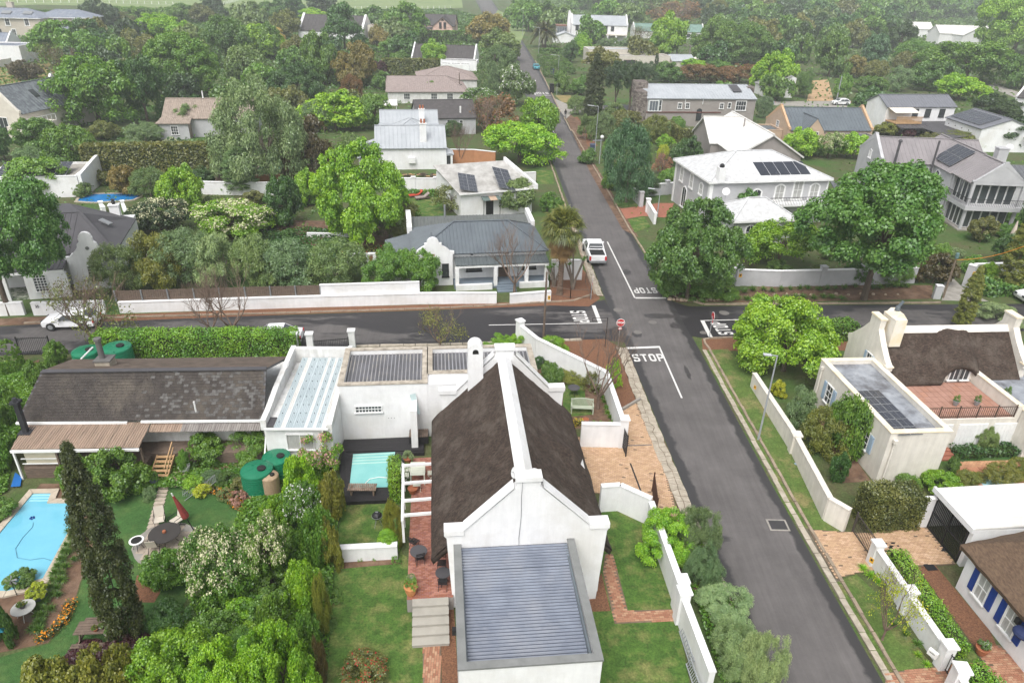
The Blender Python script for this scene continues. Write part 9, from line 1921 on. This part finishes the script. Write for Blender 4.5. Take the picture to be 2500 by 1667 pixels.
# circle patio in the pool garden
CP=thing('tiled_patio_circle','','',P(*Z3(1450,330)));del CP['label'];del CP['category'];CP['kind']='structure';pe=[Z3(1150,400),Z3(1215,285),Z3(1320,215),Z3(1480,172),Z3(1620,172),Z3(1720,215),Z3(1800,300),Z3(1740,400),Z3(1500,560),Z3(1240,545),Z3(1180,480)]
q=[P(*v)-CP.location for v in pe][::-1];MB().xy([(v.x,v.y)for v in q],0,.05).build('mortar_bed',concrete,CP)
pv_=mat('patio_stone',(.42,.35,.28),.85,(.33,.28,.23),2.5);xs=[v.x for v in q];ys=[v.y for v in q]
def inside(x,y,q):
    c=False
    for i in range(len(q)):
        a,b_=q[i],q[i-1]
        if ((a.y>y)!=(b_.y>y))and x<(b_.x-a.x)*(y-a.y)/(b_.y-a.y)+a.x:c=not c
    return c
s=.42;x=min(xs)
while x<max(xs):
    y=min(ys)
    while y<max(ys):
        if all(inside(x+dx,y+dy,q)for dx,dy in ((0,0),(s,0),(s,s),(0,s))):MB().box(x+.012,x+s-.012,y+.012,y+s-.012,.04,.065+rng.uniform(0,.008)).build('paving_stone',pv_,CP)
        y+=s
    x+=s
t=rtable('oval black mesh table on the tiled patio circle',Z3(1440,250),.78,.7,.06,mat('mesh_black',(.05,.045,.042),.6));legs(t,.75,.7,iron,4);b=MB();b.lathe([(.06,.7),(.1,.74),(.08,.84),(.03,.86)],n=10);o=b.build('fruit_bowl',terra,None,loc=(t.location.x,t.location.y,.06));tag(o,'small terracotta jar standing on the oval mesh table','jar')
t=rtable('small round fire bowl table with white rim at the left of the patio circle',Z3(1195,320),.32,.55,.06,charc);legs(t,.34,.55,iron,4);b=MB();b.lathe([(.27,.55),(.36,.55),(.36,.58),(.27,.58)],n=20);b.build('rim',whitep,t);b=MB();b.lathe([(.26,.575),(.26,.59)],n=20);b.build('bowl',rubber,t)
cvs=mat('canvas_beige',(.55,.5,.42),.85)
for i,(x,y,a)in enumerate(((1410,185,20),(1555,190,-30),(1360,400,190))):
    p=P(*Z3(x,y),.06);t=thing('canvas_chair',['left far','right far','near'][i]+' beige canvas chair at the oval table','chair',p,R(a));b=MB();b.slab([(-.25,-.25,.42),(.25,-.25,.42),(.25,.25,.4),(-.25,.25,.4)],.02);b.build('seat',cvs,t);b=MB();b.slab([(-.25,.25,.42),(.25,.25,.42),(.25,.42,.95),(-.25,.42,.95)],.02);b.build('backrest',cvs,t)
    for s_ in (-1,1):b=MB();b.tube([(s_*.26,-.28,0),(s_*.26,.25,.42),(s_*.26,.43,.97)],.016,5);b.build('leg',iron,t);b=MB();b.tube([(s_*.26,.3,0),(s_*.26,-.26,.43),(s_*.26,-.26,.6),(s_*.26,.3,.62)],.016,5);b.build('leg',iron,t)
p=P(*Z3(1695,225),.06);t=thing('folded_parasol','folded brick-red parasol leaning over the patio circle','parasol',p);t.rotation_euler=(R(8),R(-9),0);b=MB();b.tube([(0,0,0),(0,0,2.75)],.028,7);b.build('pole',iron,t);b=MB();b.lathe([(.19,1.05),(.2,1.2),(.13,1.9),(.05,2.65)],n=9);b.build('canopy',mat('brick_red_cloth',(.3,.055,.045),.85,(.2,.04,.035),8),t);b=MB();b.lathe([(.035,2.6),(.035,2.85)],n=8);b.build('finial',whitep,t)
p=P(*Zm(0,2,1640,1540),0);t=thing('wire_lounger','grey wire-frame sun lounger on the upper lawn behind the parasol','lounger',p,R(28));b=MB()
for k in range(22):s_=k/21;z=.3+(.0 if s_<.55 else (s_-.55)*1.1)-.06*math.sin(s_*6);b.tube([(s_*1.8,0,z),(s_*1.8,.6,z)],.012,4)
b.build('wire_seat',galv,t)
for y in (0,.6):b=MB();b.tube([(0,y,.0),(.5,y,.28),(1.0,y,.24),(1.8,y,.78)],.018,5);b.tube([(1.4,y,0),(.9,y,.26)],.018,5);b.build('frame',galv,t)
for i in range(12):q_=Zm(0,2,1455-i*6,1470+i*0);yy=1190+i*9.5;v=P(400-i*2.6,yy);MB().box(-.28,.28,-.13,.13,0,.04).build('stepping_stone',pv_,loc=(v.x,v.y,.01),rz=R(rng.uniform(-6,6)),kind='structure')
for k in range(20):
    a=pe[k%11]
p=P(*Z3(880,1180));t=thing('picnic_table','weathered timber picnic table with plant pots left of the tall cypress','picnic table',p,R(6))
for k in range(5):MB().box(-.85,.85,-.35+k*.15,-.22+k*.15,.72,.75).build('top_plank',wood,t)
for y in (-.8,.62):
    for k in range(2):MB().box(-.85,.85,y+k*.12,y+.1+k*.12,.42,.45).build('bench_plank',wood,t)
for x in (-.6,.6):
    MB().beam((x,-.7,.40),(x,.7,.40),.06,.09).build('cross_beam',wood,t)
    for s_ in (-1,1):MB().beam((x,s_*.6,0),(x,s_*.25,.71),.06,.09).build('leg',wood,t)
for i,(x,y)in enumerate(((840,1110),(890,1090),(960,1110),(940,1150))):pot(['left orange-flowered','middle grey','right orange-flowered','green leafy'][i]+' plant pot on the picnic table',Z3(x,y),.1,.14,terra if i%2==0 else concrete,.75,'redflower' if i%2==0 else 'sparse','green',.2,1.5)
t=rtable('white oval garden table with flower pots at the left pool end',Z3(200,905),.5,.6,0,mat('weathered_white',(.5,.5,.47),.8));legs(t,.5,.6,whitep,4);pot('pot of orange flowers on the white oval table',Z3(200,905),.14,.15,charc,.6,'redflower','green',.2,1.6)
wd=[Z3(410,745),Z3(290,1040),Z3(190,1020),Z3(330,740)];sheet('weathered_deck',wd,wood,.03)
p=P(*Z3(150,800));t=thing('wind_spinner','small grey metal garden spinner at the end of the pool','garden ornament',p);b=MB();b.tube([(0,0,0),(0,0,1.0)],.02,5);b.build('stake',iron,t);b=MB()
for k in range(6):a=k*1.05;b.slab([(0,-.02,1.0),(.3*math.cos(a),-.02,1.0+.3*math.sin(a)),(.3*math.cos(a+.35),.03,1.0+.3*math.sin(a+.35))],.008)
b.build('vanes',galv,t)
p=P(*Z3(120,1230));t=thing('bird_box','blue-roofed bird box on a leaning stake at the left edge','bird box',p);t.rotation_euler.y=R(-14);MB().box(-.03,.03,-.03,.03,0,.9).build('stake',wood,t);MB().box(-.1,.1,-.1,.1,.9,1.1).build('box',mat('cyan_paint',(.05,.35,.5),.6),t)
sheet('blue_tarpaulin',[Zm(0,2,135,1285),Zm(0,2,195,1330),Zm(0,2,180,1410),Zm(0,2,95,1415)],mat('blue_tarp',(.02,.13,.4),.5),.12)
# ladders against the wall
def ladder(label,a,b_,w,m,n=12):
    A,B=P(*a[0],a[1]),P(*b_[0],b_[1]);t=thing('ladder',label,'ladder',A);d=B-A;s=Vector((.0,0,1)).cross(d).normalized();u=Vector((.35,0,1)).normalized()*w
    for k in (0,1):MB().beam(u*k,d+u*k,.04,.05).build('rail',m,t)
    for k in range(n):v=d*((k+.5)/n);MB().beam(v,v+u,.025,.03).build('rung',m,t)
ladder('long aluminium ladder lying on its side against the white lawn wall',(Zm(2,3,1560,1275+120),.15),(Zm(2,3,1660,1700),.15),.42,g_,13);ladder('second aluminium ladder leaning beyond the first on the lawn wall',(Zm(2,3,1500,1110),.15),(Zm(2,3,1600,1420),.2),.34,g_,9)
# loungers in the neighbour's garden
for x,y,m,l in ((1385,310,mat('red_cushion',(.5,.07,.04),.8),'red-cushioned sun lounger on the left-gardens lawn'),(1445,330,mat('taupe_cushion',(.3,.25,.23),.8),'taupe-cushioned sun lounger beside the red one')):
    p=P(*Zm(1,1,x,y));t=thing('sun_lounger',l,'lounger',p,R(28));b=MB();b.box(0,1.25,0,.65,.28,.38);b.build('cushion',m,t);b=MB();b.slab([(1.25,0,.38),(1.85,0,.85),(1.85,.65,.85),(1.25,.65,.38)],.09);b.build('back_cushion',m,t);MB().box(0,1.9,-.03,.68,.2,.27).build('frame',wood,t)
    for lx in (.15,1.6):
        for ly in (.02,.6):MB().box(lx,lx+.06,ly,ly+.06,0,.2).build('leg',wood,t)
p=P(*Zm(1,1,922,860),.6);t=thing('chiminea','black garden smoker with pointed hood at the low white wall','smoker',(p.x,p.y,0));b=MB();b.lathe([(.25,0),(.3,.5),(.34,.95),(.08,1.5),(.1,1.9)],n=8);b.build('body',iron,t)
p=P(*Zm(3,1,2205,712));t=thing('folded_parasol','folded cream parasol before the dark hedge at the right edge','parasol',p);b=MB();b.tube([(0,0,0),(0,0,2.6)],.03,6);b.build('pole',wframe,t);b=MB();b.lathe([(.38,.55),(.3,1.2),(.06,2.7)],n=8);b.build('canopy',mat('cream_cloth',(.55,.47,.4),.85),t)
p=P(*Zm(2,0,1600,1200));fchair('white chair inside the curved clipped hedge',p,R(160),whitep,name='garden_chair',sc=1.8)
FW=thing('firewood_pile','heap of split firewood behind the white wall beside the solar cottage','firewood',P(*Zm(1,1,1480,130)),R(8))
for k in range(60):x,y=rng.uniform(-3.2,3.2),rng.uniform(-1,1);v=Vector((x,y,.1+rng.uniform(0,.9)*(1-y*y)*(1-abs(x)/4)));a=rng.uniform(-.9,.9);MB().beam((0,0,0),(.55*math.cos(a),.55*math.sin(a),rng.uniform(-.1,.1)),.13,.12).build('log',bark if k%3 else woodn,FW,loc=v)
# plates, numbers and small fittings
def plate(label,q,z,w,h,m,rz,off=0.0,extra=None,cat='sign',name='wall_plate'):
    p=P(*q,z);t=thing(name,label,cat,p,rz);MB().box(-w/2,w/2,-.02-off,-.005-off,-h/2,h/2).build('board',m,t)
    if extra:txt(extra,h*.5,rubber,t,0,-.03-off,0)
    else:MB().box(-w*.25,w*.25,-.024-off,-.02-off,-h*.1,h*.3).build('emblem',rubber,t)
    return t
plate('orange security plate on the end of the short white wall',Zm(2,1,365,1188),.6,.25,.4,yellp,R(8),.1);plate('orange security plate on the grey corner wall pier',Zm(2,1,2062,985),1.5,.3,.35,yellp,R(4),.25);plate('orange security plate on the capped pier of the drive wall',Zm(3,3,985,480),1.1,.22,.3,yellp,R(-60),.2);plate('orange security plate at the start of the cream verge wall',Zm(2,2,2215,525),.75,.2,.28,yellp,R(-60),.16);plate('orange plate above the black number on the grey entrance pier',Zm(3,1,1872,965),1.9,.35,.35,yellp,R(8),.3)
t=thing('house_number','black house number reading 38 on the grey entrance pier','number',P(*Zm(3,1,1865,1010),1.3),R(8));txt('38',.5,rubber,t,0,-.3,0,.01)
t=thing('house_number','small dark house number reading 35 on the low white oak wall','number',P(*Zm(0,1,340,1262),.85),R(6));txt('35',.35,rubber,t,0,-.2,0,.004)
a=P(*Zm(3,3,1062,605),1.0);c=P(*Zm(3,3,1140,700),1.0);dd=c-a;t=thing('house_name','black lettering on the drive wall starting MALLOW','lettering',(a+c)/2,math.atan2(dd.y,dd.x));txt('MALLOW CO',.2,rubber,t,.1,-.19,-.12,.002)
p=P(*Zm(3,3,1510,1300),.75);t=thing('letterbox','white letterbox on the street side of the drive wall pier','letterbox',p,R(-60));MB().box(-.2,.2,-.18,.0,-.15,.15).build('box',whitep,t);MB().box(-.12,.12,-.185,-.18,.04,.07).build('slot',rubber,t)
p=P(*Zm(3,3,2265,1020),2.0);t=thing('wall_lantern','black wall lantern beside the blue door canopy','lamp',p,R(-85));MB().box(-.1,.1,-.2,0,-.15,.15).build('cage',iron,t)
p=P(*Zm(3,3,2290,1130),1.9);t=thing('door_canopy','round-fronted blue door canopy at the lower right edge','canopy',p,R(-85));b=MB();b.ball((0,0,0),.42,6,sz=.55);b.build('canopy_shell',mat('navy_canvas',(.02,.03,.09),.7),t)
for i,(x,y)in enumerate(((310,1212),)):p=P(*Zm(3,2,x,y));t=thing('litter','small blue and white litter on the grass verge','litter',p,.5);MB().box(-.15,.15,-.08,.08,.02,.06).build('wrapper',pblue,t)
p=P(*Zm(3,1,1925,1080));pot('dark bowl with yellow ball plant at the entrance pier',Zm(3,1,1925,1100),.35,.35,charc,0,'ball','yellow',.5)
t=thing('retaining_board','low timber drain board across the brick verge outside the garden wall','board',P(*Zm(2,2,1000,750)));v=P(*Zm(2,2,1175,645))-t.location;MB().beam((0,0,.12),(v.x,v.y,.12),.14,.22).build('beam',concrete,t)
for a,c,l in ((Zm(2,2,1090,1210),Zm(2,2,1190,1475),'long'),(Zm(2,2,850,1060),Zm(2,2,1280,1045),'cross')):A,C=P(*a),P(*c);MB().beam((A.x,A.y,.03),(C.x,C.y,.03),.09,.03).build('drain_slot',MATS['cast_iron_dusty']if l=='cross' else iron,kind='structure')
# ================================================================ haze
hz=bpy.data.materials.new('haze');hz.use_nodes=True;n=hz.node_tree.nodes;n.clear();o=n.new('ShaderNodeOutputMaterial');v=n.new('ShaderNodeVolumePrincipled');v.inputs['Color'].default_value=(.93,.96,1,1);v.inputs['Density'].default_value=HAZE;v.inputs['Anisotropy'].default_value=.2;hz.node_tree.links.new(v.outputs[0],o.inputs['Volume'])
b=MB();b.box(-2520,2520,-520,4020,-1,29);o=b.build('haze',hz,kind='stuff')
